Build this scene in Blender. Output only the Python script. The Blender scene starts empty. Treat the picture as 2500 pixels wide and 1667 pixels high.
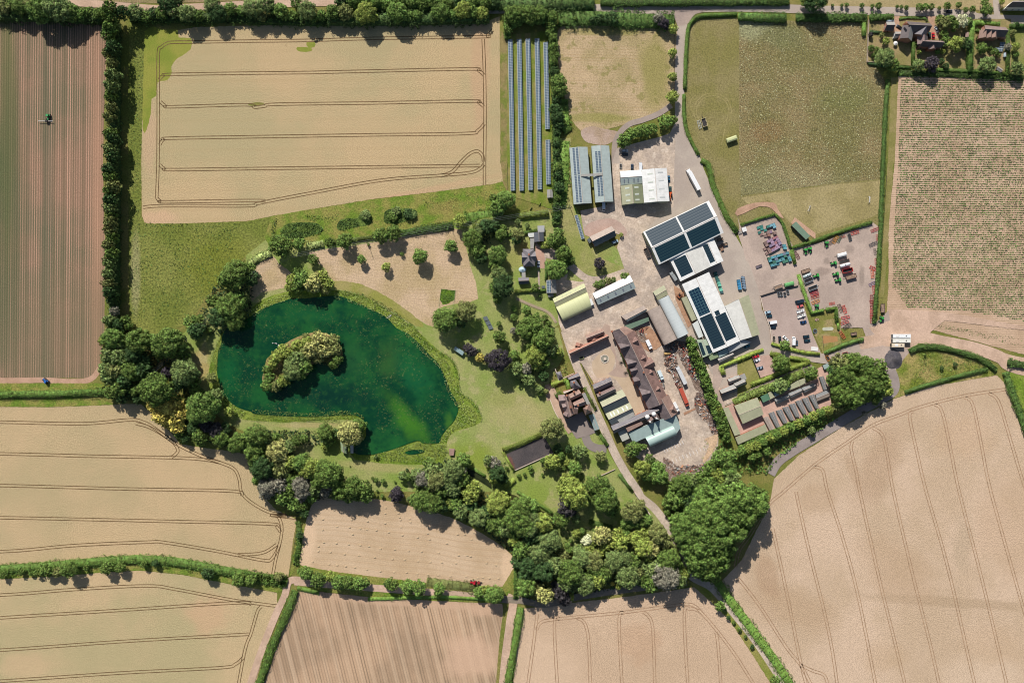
import bpy, bmesh, math, random
import numpy as np
from mathutils import Vector, Matrix
random.seed(7); rng = np.random.default_rng(11)
C = bpy.context.scene.collection
scn = bpy.context.scene
# ------------------------------------------------------------ camera, sky, sun, exposure
S = 0.27                                  # metres of ground per photograph pixel
LENS = 29.0
H = 2500 * S * LENS / 36.0                # flying height of the camera
cd = bpy.data.cameras.new('camera'); cam = bpy.data.objects.new('camera', cd); C.objects.link(cam)
cd.lens = LENS; cd.sensor_width = 36; cd.clip_start = 1; cd.clip_end = 20000
cam.location = (0, 0, H); cam.rotation_euler = (0, 0, 0); scn.camera = cam
ELEV, AZ = math.radians(40), math.radians(20)      # sun height; AZ = turn from the picture's top towards its left
w = bpy.data.worlds.new('World'); scn.world = w; w.use_nodes = True
sk = w.node_tree.nodes.new('ShaderNodeTexSky'); sk.sky_type = 'NISHITA'; sk.sun_disc = False
sk.sun_elevation = ELEV; sk.sun_rotation = -AZ
bg = w.node_tree.nodes['Background']; bg.inputs[1].default_value = 0.07
w.node_tree.links.new(sk.outputs[0], bg.inputs[0])
sl = bpy.data.lights.new('sun', 'SUN'); sl.energy = 4.75; sl.angle = math.radians(0.5); sl.color = (1, .975, .935)
so = bpy.data.objects.new('sun', sl); C.objects.link(so); so.location = (0, 0, 300)
sd = Vector((math.sin(AZ) * math.cos(ELEV), -math.cos(AZ) * math.cos(ELEV), -math.sin(ELEV)))
so.rotation_euler = sd.to_track_quat('-Z', 'Y').to_euler()
scn.view_settings.view_transform = 'Standard'; scn.view_settings.look = 'None'
scn.view_settings.exposure = 0.36; scn.view_settings.gamma = 1
scn.cycles.filter_width = 1.05; scn.cycles.max_bounces = 4; scn.cycles.diffuse_bounces = 2; scn.cycles.glossy_bounces = 2

# ------------------------------------------------------------ survey: photograph readings to metres
REG = dict(P=(0, 0, 1), F=(0, 0, 1.063), A1=(0, 0, .2551), A2=(600, 0, .2551), A3=(1200, 0, .2551), A4=(1800, 0, .2976),
           B1=(0, 400, .2551), B2=(600, 400, .2551), B3=(1200, 400, .2551), B4=(1800, 400, .2976),
           C1=(0, 800, .2551), C2=(600, 800, .2551), C3=(1200, 800, .2551), C4=(1800, 800, .2976),
           D1=(0, 1200, .2979), D2=(600, 1200, .2979), D3=(1200, 1200, .2979), D4=(1800, 1200, .2979),
           N1=(2100, 0, .17007), N2=(1560, 480, .10204), N3=(1750, 1020, .13605), N4=(1640, 600, .10204), N5=(1640, 740, .10204),
           K1=(1330, 900, .10204), K2=(1480, 770, .10204), K3=(1480, 910, .12115), K4=(1600, 800, .10204), K5=(1640, 960, .1275),
           K6=(1220, 540, .12754), M1=(1800, 520, .12755), M2=(1860, 660, .12755), M3=(1740, 860, .12755), M4=(1380, 340, .2232))
def L(s):
    out = []; reg = REG['P']
    for t in s.split():
        if ',' not in t: reg = REG[t]; continue
        v = [float(a) for a in t.split(',')]
        out.append((reg[0] + v[0] * reg[2], reg[1] + v[1] * reg[2]) + tuple(x for x in v[2:]))
    return out
def LS(s):   # as L, third value is a size in the same reading units -> pixels
    out = []; reg = REG['P']
    for t in s.split():
        if ',' not in t: reg = REG[t]; continue
        a = t.split(',')
        out.append((reg[0] + float(a[0]) * reg[2], reg[1] + float(a[1]) * reg[2], float(a[2]) * reg[2]) + tuple(a[3:]))
    return out
def W(p, h=0.0):
    k = S * (1 - h / H)
    return Vector(((p[0] - 1250) * k, (833.5 - p[1]) * k, h))
def smooth(pts, n=5, closed=False):
    pts = [p for i, p in enumerate(pts) if i == 0 or math.hypot(p[0] - pts[i - 1][0], p[1] - pts[i - 1][1]) > 2.5]
    m = len(pts); out = []
    rngi = range(m) if closed else range(m - 1)
    for i in rngi:
        g = (lambda j: pts[j % m]) if closed else (lambda j: pts[min(max(j, 0), m - 1)])
        p0, p1, p2, p3 = g(i - 1), g(i), g(i + 1), g(i + 2)
        for k in range(n):
            t = k / n
            out.append(tuple(.5 * (2 * p1[a] + (p2[a] - p0[a]) * t + (2 * p0[a] - 5 * p1[a] + 4 * p2[a] - p3[a]) * t * t
                                   + (3 * p1[a] - p0[a] - 3 * p2[a] + p3[a]) * t ** 3) for a in (0, 1)))
    if not closed: out.append(tuple(pts[-1][:2]))
    return out
# ------------------------------------------------------------ objects
def tag(o, label=None, cat=None, group=None, kind=None):
    if label: o['label'] = label
    if cat: o['category'] = cat
    if group: o['group'] = group
    if kind: o['kind'] = kind
    return o
def empty(name, loc=(0, 0, 0), rz=0, label=None, cat=None, group=None, kind=None):
    o = bpy.data.objects.new(name, None); C.objects.link(o); o.location = loc; o.rotation_euler.z = rz
    o.empty_display_size = .5
    return tag(o, label, cat, group, kind)
def kids(o): return KIDS.get(o.name, [])
KIDS = {}
def link(o, parent=None):
    C.objects.link(o)
    if parent is not None:
        o.parent = parent; KIDS.setdefault(parent.name, []).append(o)
    return o
def mesh(name, vs, fs, mats, parent=None, mi=None, uv=None, smooth_=False):
    me = bpy.data.meshes.new(name); me.from_pydata([tuple(v) for v in vs], [], fs)
    for m in (mats if isinstance(mats, (list, tuple)) else [mats]): me.materials.append(m)
    if mi is not None: me.polygons.foreach_set('material_index', mi)
    if uv is not None:
        l = me.uv_layers.new(name='UVMap'); l.data.foreach_set('uv', np.asarray(uv, dtype=np.float32).ravel())
    if smooth_: me.polygons.foreach_set('use_smooth', [True] * len(me.polygons))
    me.update()
    o = bpy.data.objects.new(name, me)
    return link(o, parent)
def copy_tree(o, parent=None, loc=None, rz=None, color=None, scale=None):
    c = o.copy(); C.objects.link(c)
    if parent is not None: c.parent = parent; KIDS.setdefault(parent.name, []).append(c)
    if loc is not None: c.location = loc
    if rz is not None: c.rotation_euler = (0, 0, rz)
    if scale is not None: c.scale = scale
    if color is not None: c.color = color
    for ch in kids(o): copy_tree(ch, c, color=color)
    return c
class MB:
    def __init__(s): s.v = []; s.f = []; s.m = []
    def add(s, vs, fs, m=0):
        n = len(s.v); s.v += [Vector(v) for v in vs]; s.f += [tuple(i + n for i in f) for f in fs]; s.m += [m] * len(fs); return s
    def box(s, c, d, rz=0, m=0, taper=1.0, tapery=None):
        x, y, z = d[0] / 2, d[1] / 2, d[2] / 2; ty = taper if tapery is None else tapery
        R = Matrix.Rotation(rz, 3, 'Z'); c = Vector(c)
        vs = [R @ Vector((a * x * (taper if k > 0 else 1), b * y * (ty if k > 0 else 1), k * z)) + c for k in (-1, 1) for a, b in ((-1, -1), (1, -1), (1, 1), (-1, 1))]
        return s.add(vs, [(3, 2, 1, 0), (4, 5, 6, 7), (0, 1, 5, 4), (1, 2, 6, 5), (2, 3, 7, 6), (3, 0, 4, 7)], m)
    def cyl(s, a, b, r, r2=None, n=8, m=0):
        a = Vector(a); b = Vector(b); r2 = r if r2 is None else r2
        q = (b - a).to_track_quat('Z', 'Y')
        vs = [a + q @ Vector((r * math.cos(2 * math.pi * i / n), r * math.sin(2 * math.pi * i / n), 0)) for i in range(n)]
        vs += [b + q @ Vector((r2 * math.cos(2 * math.pi * i / n), r2 * math.sin(2 * math.pi * i / n), 0)) for i in range(n)]
        fs = [(i, (i + 1) % n, n + (i + 1) % n, n + i) for i in range(n)] + [tuple(range(n - 1, -1, -1)), tuple(range(n, 2 * n))]
        return s.add(vs, fs, m)
    def ball(s, c, r, n=8, m=0, sq=1.0):
        c = Vector(c); vs = []; fs = []; k = n // 2
        for j in range(k + 1):
            t = math.pi * j / k
            for i in range(n): vs.append(c + Vector((r * math.sin(t) * math.cos(2 * math.pi * i / n), r * math.sin(t) * math.sin(2 * math.pi * i / n), r * sq * math.cos(t))))
        for j in range(k):
            for i in range(n): fs.append((j * n + i, (j + 1) * n + i, (j + 1) * n + (i + 1) % n, j * n + (i + 1) % n))
        return s.add(vs, fs, m)
    def build(s, name, mats, parent=None, sm=False): return mesh(name, s.v, s.f, mats, parent, s.m, smooth_=sm)

# ------------------------------------------------------------ materials
def lin(c): return tuple(((x / 255) / 12.92 if x / 255 <= .04045 else ((x / 255 + .055) / 1.055) ** 2.4) for x in c)
E = 1.32
def col(c): return tuple(min(x / E, .85) for x in lin(c)) + (1,)
class N:
    def __init__(s, name, rough=.9):
        s.m = bpy.data.materials.new(name); s.m.use_nodes = True; s.t = s.m.node_tree; s.b = s.t.nodes['Principled BSDF']
        s.b.inputs['Roughness'].default_value = rough; s.b.inputs['Specular IOR Level'].default_value = .25
    def n(s, ty, **k):
        x = s.t.nodes.new('ShaderNode' + ty)
        for a, b in k.items():
            if a.startswith('_'): setattr(x, a[1:], b)
            else: x.inputs[int(a[1:]) if a[1:].isdigit() else a].default_value = b
        return x
    def l(s, a, b): s.t.links.new(a, b)
    def noise(s, vec, sc, detail=2, rough=.5):
        x = s.n('TexNoise'); x.inputs['Scale'].default_value = sc; x.inputs['Detail'].default_value = detail; x.inputs['Roughness'].default_value = rough
        if vec is not None: s.l(vec, x.inputs['Vector'])
        return x
    def math(s, op, a, b=None, clamp=False):
        x = s.t.nodes.new('ShaderNodeMath'); x.operation = op; x.use_clamp = clamp
        for i, v in enumerate((a, b)):
            if v is None: continue
            if isinstance(v, (int, float)): x.inputs[i].default_value = v
            else: s.l(v, x.inputs[i])
        return x.outputs[0]
    def ramp(s, v, a, b, c=0.0, d=1.0):
        x = s.t.nodes.new('ShaderNodeMapRange'); s.l(v, x.inputs[0]); x.interpolation_type = 'SMOOTHSTEP'
        for i, q in enumerate((a, b, c, d)): x.inputs[i + 1].default_value = q
        return x.outputs[0]
    def mix(s, f, a, b, mode='MIX'):
        x = s.t.nodes.new('ShaderNodeMix'); x.data_type = 'RGBA'; x.blend_type = mode
        if isinstance(f, (int, float)): x.inputs[0].default_value = f
        else: s.l(f, x.inputs[0])
        for i, v in ((6, a), (7, b)):
            if isinstance(v, tuple): x.inputs[i].default_value = v
            else: s.l(v, x.inputs[i])
        return x.outputs[2]
    def gray(s, v):
        x = s.t.nodes.new('ShaderNodeCombineColor')
        for i in range(3): s.l(v, x.inputs[i])
        return x.outputs[0]
    def rotx(s, vec, ang):
        m = s.n('Mapping'); m.inputs['Rotation'].default_value = (0, 0, ang); s.l(vec, m.inputs[0])
        x = s.n('SeparateXYZ'); s.l(m.outputs[0], x.inputs[0]); return x.outputs
def gm(name, cA, cB, s=.03, f=.3, fs=1.2, blobs=(), stripes=(), spots=None, bump=.25, rough=.95, warp=0, sharp=.12, spec=.15):
    """a ground surface: two soil or plant colours in soft patches, grain, optional rows, stains and tufts"""
    k = N(name, rough); k.b.inputs['Specular IOR Level'].default_value = spec
    tc = k.n('TexCoord'); v = tc.outputs['Object']
    n1 = k.noise(v, s, 5, .62); c = k.mix(k.ramp(n1.outputs[0], .5 - sharp, .5 + sharp), col(cA), col(cB))
    n2 = k.noise(v, fs, 3, .7)
    for (ang, per, amp, cc) in stripes:
        vv = v
        if warp:
            nw = k.noise(v, .02, 1); a = k.n('VectorMath', _operation='MULTIPLY_ADD'); a.inputs[1].default_value = (warp,) * 3
            k.l(nw.outputs[1], a.inputs[0]); k.l(v, a.inputs[2]); vv = a.outputs[0]
        x = k.rotx(vv, math.radians(ang))[0]
        sn = k.math('SINE', k.math('MULTIPLY', x, 2 * math.pi / per))
        # rows are uneven: some stronger, some weaker
        xn = k.n('TexNoise', _noise_dimensions='1D'); xn.inputs['Scale'].default_value = .35 / per; xn.inputs['Detail'].default_value = 2; k.l(x, xn.inputs['W'])
        fac = k.math('MULTIPLY', k.ramp(sn, -.1, .9), k.ramp(xn.outputs[0], .3, .7, .3, 1.0))
        c = k.mix(k.math('MULTIPLY', fac, amp), c, col(cc))
    for (p, rx, ry, rot, cc, st) in blobs:
        nw = k.noise(v, 1.6 / max(rx, ry) / S, 3)
        a = k.n('VectorMath', _operation='MULTIPLY_ADD'); a.inputs[1].default_value = (1.1 * min(rx, ry) * S,) * 3; k.l(nw.outputs[1], a.inputs[0]); k.l(v, a.inputs[2])
        wp = W(p); o = .55 * min(rx, ry) * S
        sub = k.n('VectorMath', _operation='SUBTRACT'); k.l(a.outputs[0], sub.inputs[0]); sub.inputs[1].default_value = (wp.x + o, wp.y + o, 0)
        m = k.n('Mapping', _vector_type='TEXTURE'); m.inputs['Rotation'].default_value = (0, 0, math.radians(-rot)); m.inputs['Scale'].default_value = (rx * S, ry * S, 1000)
        k.l(sub.outputs[0], m.inputs[0]); le = k.n('VectorMath', _operation='LENGTH'); k.l(m.outputs[0], le.inputs[0])
        c = k.mix(k.math('MULTIPLY', k.ramp(le.outputs['Value'], 1.15, .45), st), c, col(cc))
    if spots:
        sc, th, cc, am = spots
        n3 = k.noise(v, sc, 2, .7); c = k.mix(k.ramp(n3.outputs[0], th, th + .1, 0, am), c, col(cc))
    if f: c = k.mix(1.0, c, k.gray(k.ramp(n2.outputs[0], .25, .75, 1 - f, 1 + f)), 'MULTIPLY')
    k.l(c, k.b.inputs['Base Color'])
    if bump:
        bp = k.n('Bump'); bp.inputs['Strength'].default_value = bump; bp.inputs['Distance'].default_value = .5; k.l(n2.outputs[0], bp.inputs['Height']); k.l(bp.outputs[0], k.b.inputs['Normal'])
    return k.m
MATS = {}
def pm(name, c, rough=.7, var=.15, sc=.6, metal=0, bump=0, ribs=0, streak=0):
    """plain surface of one colour with wear"""
    if name in MATS: return MATS[name]
    k = N(name, rough); v = k.n('TexCoord').outputs['Object']; k.b.inputs['Metallic'].default_value = metal
    n1 = k.noise(v, sc, 4, .6)
    cc = k.mix(1.0, col(c), k.gray(k.ramp(n1.outputs[0], .25, .75, 1 - var, 1 + var)), 'MULTIPLY')
    if streak:
        n2 = k.noise(v, .12, 3, .7); cc = k.mix(k.ramp(n2.outputs[0], .5, .7, 0, streak), cc, col(tuple(x * .75 for x in c)))
    k.l(cc, k.b.inputs['Base Color']); MATS[name] = k.m
    return k.m
def opm(name, rough=.5, var=.12, sc=2.0, metal=0):
    """paint whose colour is set per object"""
    k = N(name, rough); v = k.n('TexCoord').outputs['Object']; n1 = k.noise(v, sc, 3); oi = k.n('ObjectInfo')
    k.b.inputs['Metallic'].default_value = metal; k.b.inputs['Specular IOR Level'].default_value = .5
    k.l(k.mix(1.0, oi.outputs['Color'], k.gray(k.ramp(n1.outputs[0], .25, .75, 1 - var, 1 + var)), 'MULTIPLY'), k.b.inputs['Base Color'])
    return k.m
PAINT = opm('vehicle_paint', .35); WORN = opm('worn_paint', .8, .45, 1.2)
GLASS = pm('dark_glass', (28, 38, 46), .12, .1); TYRE = pm('tyre_rubber', (38, 36, 36), .9); STEEL = pm('galvanised_steel', (150, 152, 150), .5, .2)
WHITE = pm('white_paint', (232, 228, 222), .6, .06); DARKM = pm('dark_metal', (60, 56, 54), .7, .2); LAMP = pm('lamp_lens', (240, 235, 215), .2)
def foliage_mat(name, gain=1.0, attr=None):
    k = N(name, .75); k.b.inputs['Specular IOR Level'].default_value = .2
    oi = k.n('Attribute', _attribute_name=attr) if attr else k.n('ObjectInfo'); g = k.n('NewGeometry'); v = k.n('TexCoord').outputs['Object']
    n1 = k.noise(g.outputs['Position'], .45, 2)
    c = k.mix(1.0, oi.outputs['Color'], k.gray(k.ramp(g.outputs['Random Per Island'], 0, 1, .4, 1.6)), 'MULTIPLY')
    hs = k.n('HueSaturation'); k.l(c, hs.inputs['Color']); k.l(k.ramp(n1.outputs[0], .3, .7, .487, .513), hs.inputs['Hue'])
    k.l(k.ramp(n1.outputs[0], .3, .7, .75 * gain, 1.25 * gain), hs.inputs['Value'])
    k.l(hs.outputs[0], k.b.inputs['Base Color'])
    return k.m
LEAF = foliage_mat('foliage'); BARK = pm('bark', (95, 80, 66), .95, .3)
# ============================================================ the ground
LAYER = [0.02]
ROUGH = {'ploughed_field', 'wheat_field', 'green_crop', 'meadow', 'stubble_field', 'ridged_potato_field', 'hay_field', 'bare_patch', 'pasture', 'root_crop_field', 'potato_field', 'lawn', 'mown_meadow', 'mown_strip', 'long_grass_bank', 'ditch_meadow', 'grass_strip', 'rough_grass', 'farm_verge', 'grass_verge', 'stained_ground', 'dirt_patch', 'field_track', 'machinery_yard', 'garden', 'littered_ground'}
def roughen(pts, step=5, amp=.7):
    out = []; n = len(pts)
    for i in range(n):
        a, b = pts[i], pts[(i + 1) % n]; l = math.hypot(b[0] - a[0], b[1] - a[1]); k = max(1, min(120, int(l / step)))
        out += [(a[0] + (b[0] - a[0]) * j / k + (random.uniform(-amp, amp) if j else 0), a[1] + (b[1] - a[1]) * j / k + (random.uniform(-amp, amp) if j else 0)) for j in range(k)]
    return out
def sheet(name, pts, mat_, sm=0, z=None, label=None, cat=None, kind='structure', parent=None, thick=0):
    if sm: pts = smooth(pts, sm, True)
    if name in ROUGH: pts = roughen(pts)
    if z is None: LAYER[0] += .004; z = LAYER[0]
    ws = [W(p) for p in pts]
    a = sum(ws[i].x * ws[(i + 1) % len(ws)].y - ws[(i + 1) % len(ws)].x * ws[i].y for i in range(len(ws)))
    if a < 0: ws.reverse()
    n = len(ws)
    if thick:
        vs = [(p.x, p.y, z) for p in ws] + [(p.x * 1.0, p.y * 1.0, z - thick) for p in ws]
        fs = [tuple(range(n))] + [(i, n + i, n + (i + 1) % n, (i + 1) % n) for i in range(n)]
    else: vs = [(p.x, p.y, z) for p in ws]; fs = [tuple(range(n))]
    o = mesh(name, vs, fs, mat_, parent)
    if parent is None: tag(o, label, cat, None, kind)
    return o
def ribbon(mb, pts, w, z, sm=5, m=0):
    """strip of constant width along a line of photograph points, added to mb"""
    if sm: pts = smooth(pts, sm)
    ws = [W(p) for p in pts]; n = len(ws); vs = []; ww = w if isinstance(w, (list, tuple)) else (w, w)
    for i in range(n):
        t = (ws[min(i + 1, n - 1)] - ws[max(i - 1, 0)]); t.normalize(); nn = Vector((-t.y, t.x, 0))
        vs += [ws[i] + nn * ww[0] / 2 + Vector((0, 0, z)), ws[i] - nn * ww[1] / 2 + Vector((0, 0, z))]
    mb.add(vs, [(2 * i, 2 * i + 1, 2 * i + 3, 2 * i + 2) for i in range(n - 1)], m)
def offset(pts, d):
    out = []; n = len(pts)
    for i in range(n):
        a = pts[max(i - 1, 0)]; b = pts[min(i + 1, n - 1)]; dx, dy = b[0] - a[0], b[1] - a[1]; l = math.hypot(dx, dy) or 1
        out.append((pts[i][0] - dy / l * d, pts[i][1] + dx / l * d))
    return out
def road(name, pts, w, mat_, sm=5, label=None, cat=None):
    LAYER[0] += .004; mb = MB(); ribbon(mb, pts, w, LAYER[0], sm); return tag(mb.build(name, mat_), label, cat, None, 'structure')
def trams(field, lines, mat_, gap=3.2, w=.52):
    """wheel ruts: two narrow strips of flattened crop for every pass of the sprayer"""
    LAYER[0] += .004; mb = MB()
    for l in lines:
        q = L(l); q = smooth([p for i, p in enumerate(q) if i == 0 or math.hypot(p[0] - q[i - 1][0], p[1] - q[i - 1][1]) > 9], 6)
        for s in (-1, 1): ribbon(mb, offset(q, s * gap), w, LAYER[0] + (.004 if s > 0 else 0), 0)
    return mb.build('tramline', mat_, field)

GRASS = gm('rough_grass', (112, 118, 52), (138, 128, 72), .05, .35, 1.3, bump=.5)
mesh('ground', [(-3000, -3000, 0), (3000, -3000, 0), (3000, 3000, 0), (-3000, 3000, 0)], [(0, 1, 2, 3)], GRASS)['kind'] = 'structure'
RUT = gm('rut_soil', (98, 76, 50), (124, 98, 68), .2, .5, 2.5, bump=.3)
RUT2 = gm('rut_soil_pale', (156, 126, 98), (176, 144, 114), .2, .5, 2.5, bump=.3)
B = lambda s, rx, ry, rot, c, st: (L(s)[0], rx, ry, rot, c, st)

# ---- fields, left side
m = gm('ridged_soil', (140, 112, 90), (110, 102, 78), .014, .3, 1.6, stripes=[(0.4, 1.54, .95, (200, 156, 130)), (0.4, 6.2, .35, (82, 84, 56))],
       blobs=[B('A1 70,1100', 26, 420, 0, (86, 100, 52), .55), B('B1 60,500', 55, 420, 0, (84, 92, 60), .5), B('B1 930,900', 18, 600, 0, (186, 142, 114), .5),
              B('B1 450,900', 16, 700, 0, (96, 96, 74), .5), B('C1 600,150', 240, 190, 0, (112, 106, 78), .35)], bump=.3)
sheet('ploughed_field', L('P -900,40 A1 0,205 400,205 850,240 1030,235 1015,600 1000,1000 B1 985,0 1005,800 1000,1568 C1 990,100 960,300 945,430 860,480 P -900,925'), m)
EARTH = gm('bare_earth', (196, 158, 132), (178, 142, 116), .08, .2, 1.5)
road('headland_track', L('P -600,928 C1 0,505 400,500 700,515 870,490 960,380'), 3.6, EARTH)
WHEAT = lambda nm, a, b, **k: gm(nm, a, b, k.pop('s', .012), .3, 1.5, bump=.5, sharp=.13, **k)
m = WHEAT('wheat_north', (196, 169, 128), (180, 163, 122), spots=(.3, .68, (146, 122, 84), .5), stripes=[(90, .5, .10, (150, 128, 84)), (89.3, 6.5, .12, (170, 140, 96))],
          blobs=[B('A2 2240,700', 26, 200, 0, (196, 160, 124), .7), B('B2 1000,430', 420, 12, -13, (200, 162, 126), .6), B('B1 1500,520', 60, 22, 0, (208, 170, 136), .7), B('A1 1430,1300', 20, 110, 0, (196, 164, 130), .7)])
uw = sheet('wheat_field', L('A1 1385,300 1700,290 1880,262 2352,250 A2 0,250 750,235 1250,225 1900,208 2330,200 A3 78,160 85,1568 B3 100,0 110,170 B2 2352,195 1800,270 1200,340 600,440 0,550 B1 1700,572 1430,575 1385,560 1360,500 1352,0 A1 1365,1000'), m)
OVER = gm('green_regrowth', (128, 138, 54), (148, 146, 66), .06, .2, 1.5, bump=.4)
sheet('green_crop', L('A1 1385,300 1560,285 1700,292 1710,360 1830,372 1820,480 1700,560 1640,640 1645,700 1600,770 1510,790 1495,920 1450,950 1445,1080 1405,1240 1367,1250 1365,900'), OVER, 2)
sheet('green_crop', L('A2 580,410 660,405 660,450 600,460'), OVER, 2); sheet('green_crop', L('A2 490,455 620,460 630,490 560,500 500,490'), OVER, 2)
sheet('green_crop', L('A2 20,1000 100,980 180,990 140,1010 60,1015'), GRASS, 2)
trams(uw, ['B1 1500,330 A1 1512,1560 1515,1000 1515,520 1545,455 1600,418 1660,408 1900,405 A2 0,397 580,390 1250,370 2250,355 2310,343 2365,290',
           'A2 2272,375 2285,720 2290,1150 2285,1568 B2 2285,210', 'A1 1525,765 1560,728 1640,715 2352,703 A2 0,703 580,697 1200,683 2150,663 2230,680 2283,725',
           'A1 1535,975 1580,1012 1650,1024 2352,1005 A2 0,1012 80,1028 180,1018 300,1000 1200,988 2150,970 2230,985 2278,1022',
           'A1 1530,1385 1560,1342 1630,1325 2352,1312 A2 0,1310 1200,1293 2100,1280 2220,1250 2283,1185', 'B1 1528,8 1570,45 1640,57 2352,48 B2 0,48 1200,32 2240,18',
           'B2 1880,112 1970,80 2030,20 A2 2060,1550 2140,1475 2215,1448 2265,1490 2275,1550', 'B1 1500,325 1530,355 1600,365 2352,353 B2 190,355',
           'B1 1370,417 1580,402 2352,403 B2 100,385 200,362 600,285 1300,158 1900,110 2150,85 2240,48 2280,5'], RUT)
MEADOW = gm('tussocky_meadow', (112, 120, 52), (130, 132, 66), .03, .5, .8, blobs=[B('B1 1300,1050', 14, 120, 0, (160, 152, 110), .6), B('B1 2100,1000', 120, 90, 20, (112, 118, 32), .5)], bump=.9)
sheet('meadow', L('A1 1240,200 1385,300 1365,1000 1350,1568 B1 1352,500 1385,572 1700,574 2352,555 B2 250,500 240,700 0,880 B1 2150,1100 1950,1300 1850,1500 C1 1500,100 1240,80 1235,0 B1 1230,900 1230,300 A1 1225,900'), MEADOW)
m = WHEAT('wheat_west', (198, 170, 130), (182, 162, 122), stripes=[(86, .9, .08, (160, 136, 96))])
w2 = sheet('wheat_field', L('P -900,990 C1 0,755 500,758 1100,735 1200,728 1350,728 1480,850 1650,1020 1720,1110 1900,1140 2200,1180 2352,1210 C2 70,1400 120,1560 D2 250,150 420,225 D2 385,420 350,690 D1 2330,710 2000,650 1700,600 1400,560 1100,543 700,560 0,620 P -900,1480'), m)
trams(w2, ['P -300,1027 C1 0,902 400,912 850,915 1250,880 1380,905 1480,960 1680,1105 1900,1215 2110,1290 2240,1350 2290,1450 2310,1568 D1 1985,0 2050,80 2200,165 2350,195 D2 200,190 420,215',
           'P -300,1105 C1 0,1205 900,1228 1650,1242 1950,1260 2110,1290', 'C1 1300,915 1450,960 1640,1080 1700,1160 1690,1200 1640,1240', 'P -300,1180 C1 0,1508 1200,1540 2200,1560 D1 1900,5 1985,30',
           'P -300,1260 D1 0,212 800,228 1400,242 2200,262 2270,290 2300,330', 'P -300,1350 D1 0,490 600,440 1200,412 1350,415 1800,490 2150,560 2230,545 2290,430 2310,300 2290,220 2260,195', 'D1 2235,685 2260,550 2290,440', 'D1 1950,515 2150,500 2270,430'], RUT)
m = WHEAT('wheat_southwest', (200, 172, 132), (180, 164, 122), stripes=[(94, .9, .08, (160, 136, 96))], blobs=[B('D1 200,1430', 70, 40, 0, (208, 174, 136), .5), B('D1 1700,1000', 60, 60, 0, (204, 164, 128), .5)])
w3 = sheet('wheat_field', L('P -900,1490 D1 0,715 500,690 800,665 1150,645 1500,680 1800,740 2270,825 2270,940 2200,1200 2000,1900 P -900,1900'), m)
trams(w3, ['P -300,1460 D1 0,845 600,800 1200,770 1450,800 1900,885 2270,935', 'P -300,1530 D1 0,1032 900,975 1900,910 2060,920', 'P -300,1600 D1 0,1296 1000,1225 2040,1165',
           'D1 1900,1900 2000,1330 2060,1150 2110,980 2140,940', 'P -300,1680 D1 0,1550 1000,1482 1800,1440 1930,1410 1990,1360'], RUT)
# ---- centre south
m = gm('stubble', (204, 176, 144), (190, 162, 128), .03, .2, 1.6, stripes=[(-84, 3.6, .35, (180, 148, 112)), (-84, 1.2, .25, (224, 196, 160))], warp=10, blobs=[B('D2 500,400', 25, 90, 0, (220, 188, 154), .8), B('D2 2150,620', 20, 50, 0, (220, 188, 154), .8)])
sheet('stubble_field', L('D2 540,110 620,50 760,60 1070,60 1400,130 1700,220 2000,380 2180,520 2200,620 2160,740 2080,775 1500,745 1100,700 700,650 480,610 440,550 480,300'), m, 3)
m = gm('potato_soil', (196, 162, 130), (168, 140, 112), .016, .14, 1.6, stripes=[(-14, 1.8, .85, (136, 116, 94)), (-14, 7.2, .5, (214, 184, 152))], blobs=[B('D2 1850,1350', 80, 70, 0, (208, 172, 142), .8), B('D2 2000,950', 60, 25, 0, (204, 168, 138), .7), B('D2 1300,900', 240, 14, 4, (200, 166, 136), .8)])
sheet('ridged_potato_field', L('D2 440,780 600,820 1000,860 1500,890 2100,915 2115,1000 2070,1568 2040,1900 50,1900 150,1568 350,1000'), m)
m = WHEAT('wheat_south', (210, 180, 150), (196, 167, 137), spots=(.3, .66, (160, 134, 106), .35), blobs=[B('D3 1200,1250', 60, 60, 0, (190, 154, 122), .5)])
w4 = sheet('wheat_field', L('D3 240,960 700,905 1100,860 1600,790 1660,780 1800,900 1950,1050 2150,1350 2290,1568 2480,1900 140,1900 190,1450'), m)
trams(w4, ['D3 250,1900 330,1350 375,1000', 'D3 370,1130 400,1075 470,1050 700,1025 1100,985 1500,930 1640,925 1720,990 1850,1140 2000,1340 2140,1560 2300,1800',
           'D3 560,1900 515,1100 560,1045', 'D3 700,1030 770,1090 800,1300 815,1900', 'D3 1090,1900 1045,1080 1090,995', 'D3 1240,980 1310,1060 1330,1300 1345,1900', 'D3 1630,1900 1580,1040 1630,960 1700,975', 'D3 1840,1150 1860,1300 1900,1900'], RUT2)
# ---- big field south east
m = WHEAT('wheat_southeast', (208, 180, 152), (195, 168, 138), s=.02, spots=(.3, .66, (160, 134, 106), .35),
          blobs=[B('D4 2000,1500', 120, 60, 0, (214, 188, 160), .5), B('C4 1150,1150', 55, 130, 28, (180, 150, 120), .6), B('C4 950,1180', 14, 60, -20, (184, 154, 124), .6), B('D4 450,950', 130, 60, 20, (184, 154, 122), .55), B('D4 1750,900', 260, 16, 4, (176, 150, 120), .6),
                 B('D4 1300,650', 130, 70, 40, (186, 156, 124), .55), B('D4 650,60', 60, 40, 0, (184, 154, 122), .5), B('D4 1850,450', 30, 80, 0, (172, 150, 120), .45), B('D4 250,700', 30, 70, -20, (180, 148, 118), .6), B('C4 1850,900', 80, 60, 0, (194, 162, 128), .5),
                 B('D4 2300,300', 120, 160, 0, (192, 160, 128), .4), B('D4 2100,1250', 90, 60, 0, (190, 160, 126), .4), B('D4 1200,1350', 70, 40, 0, (190, 160, 126), .4)])
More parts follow.
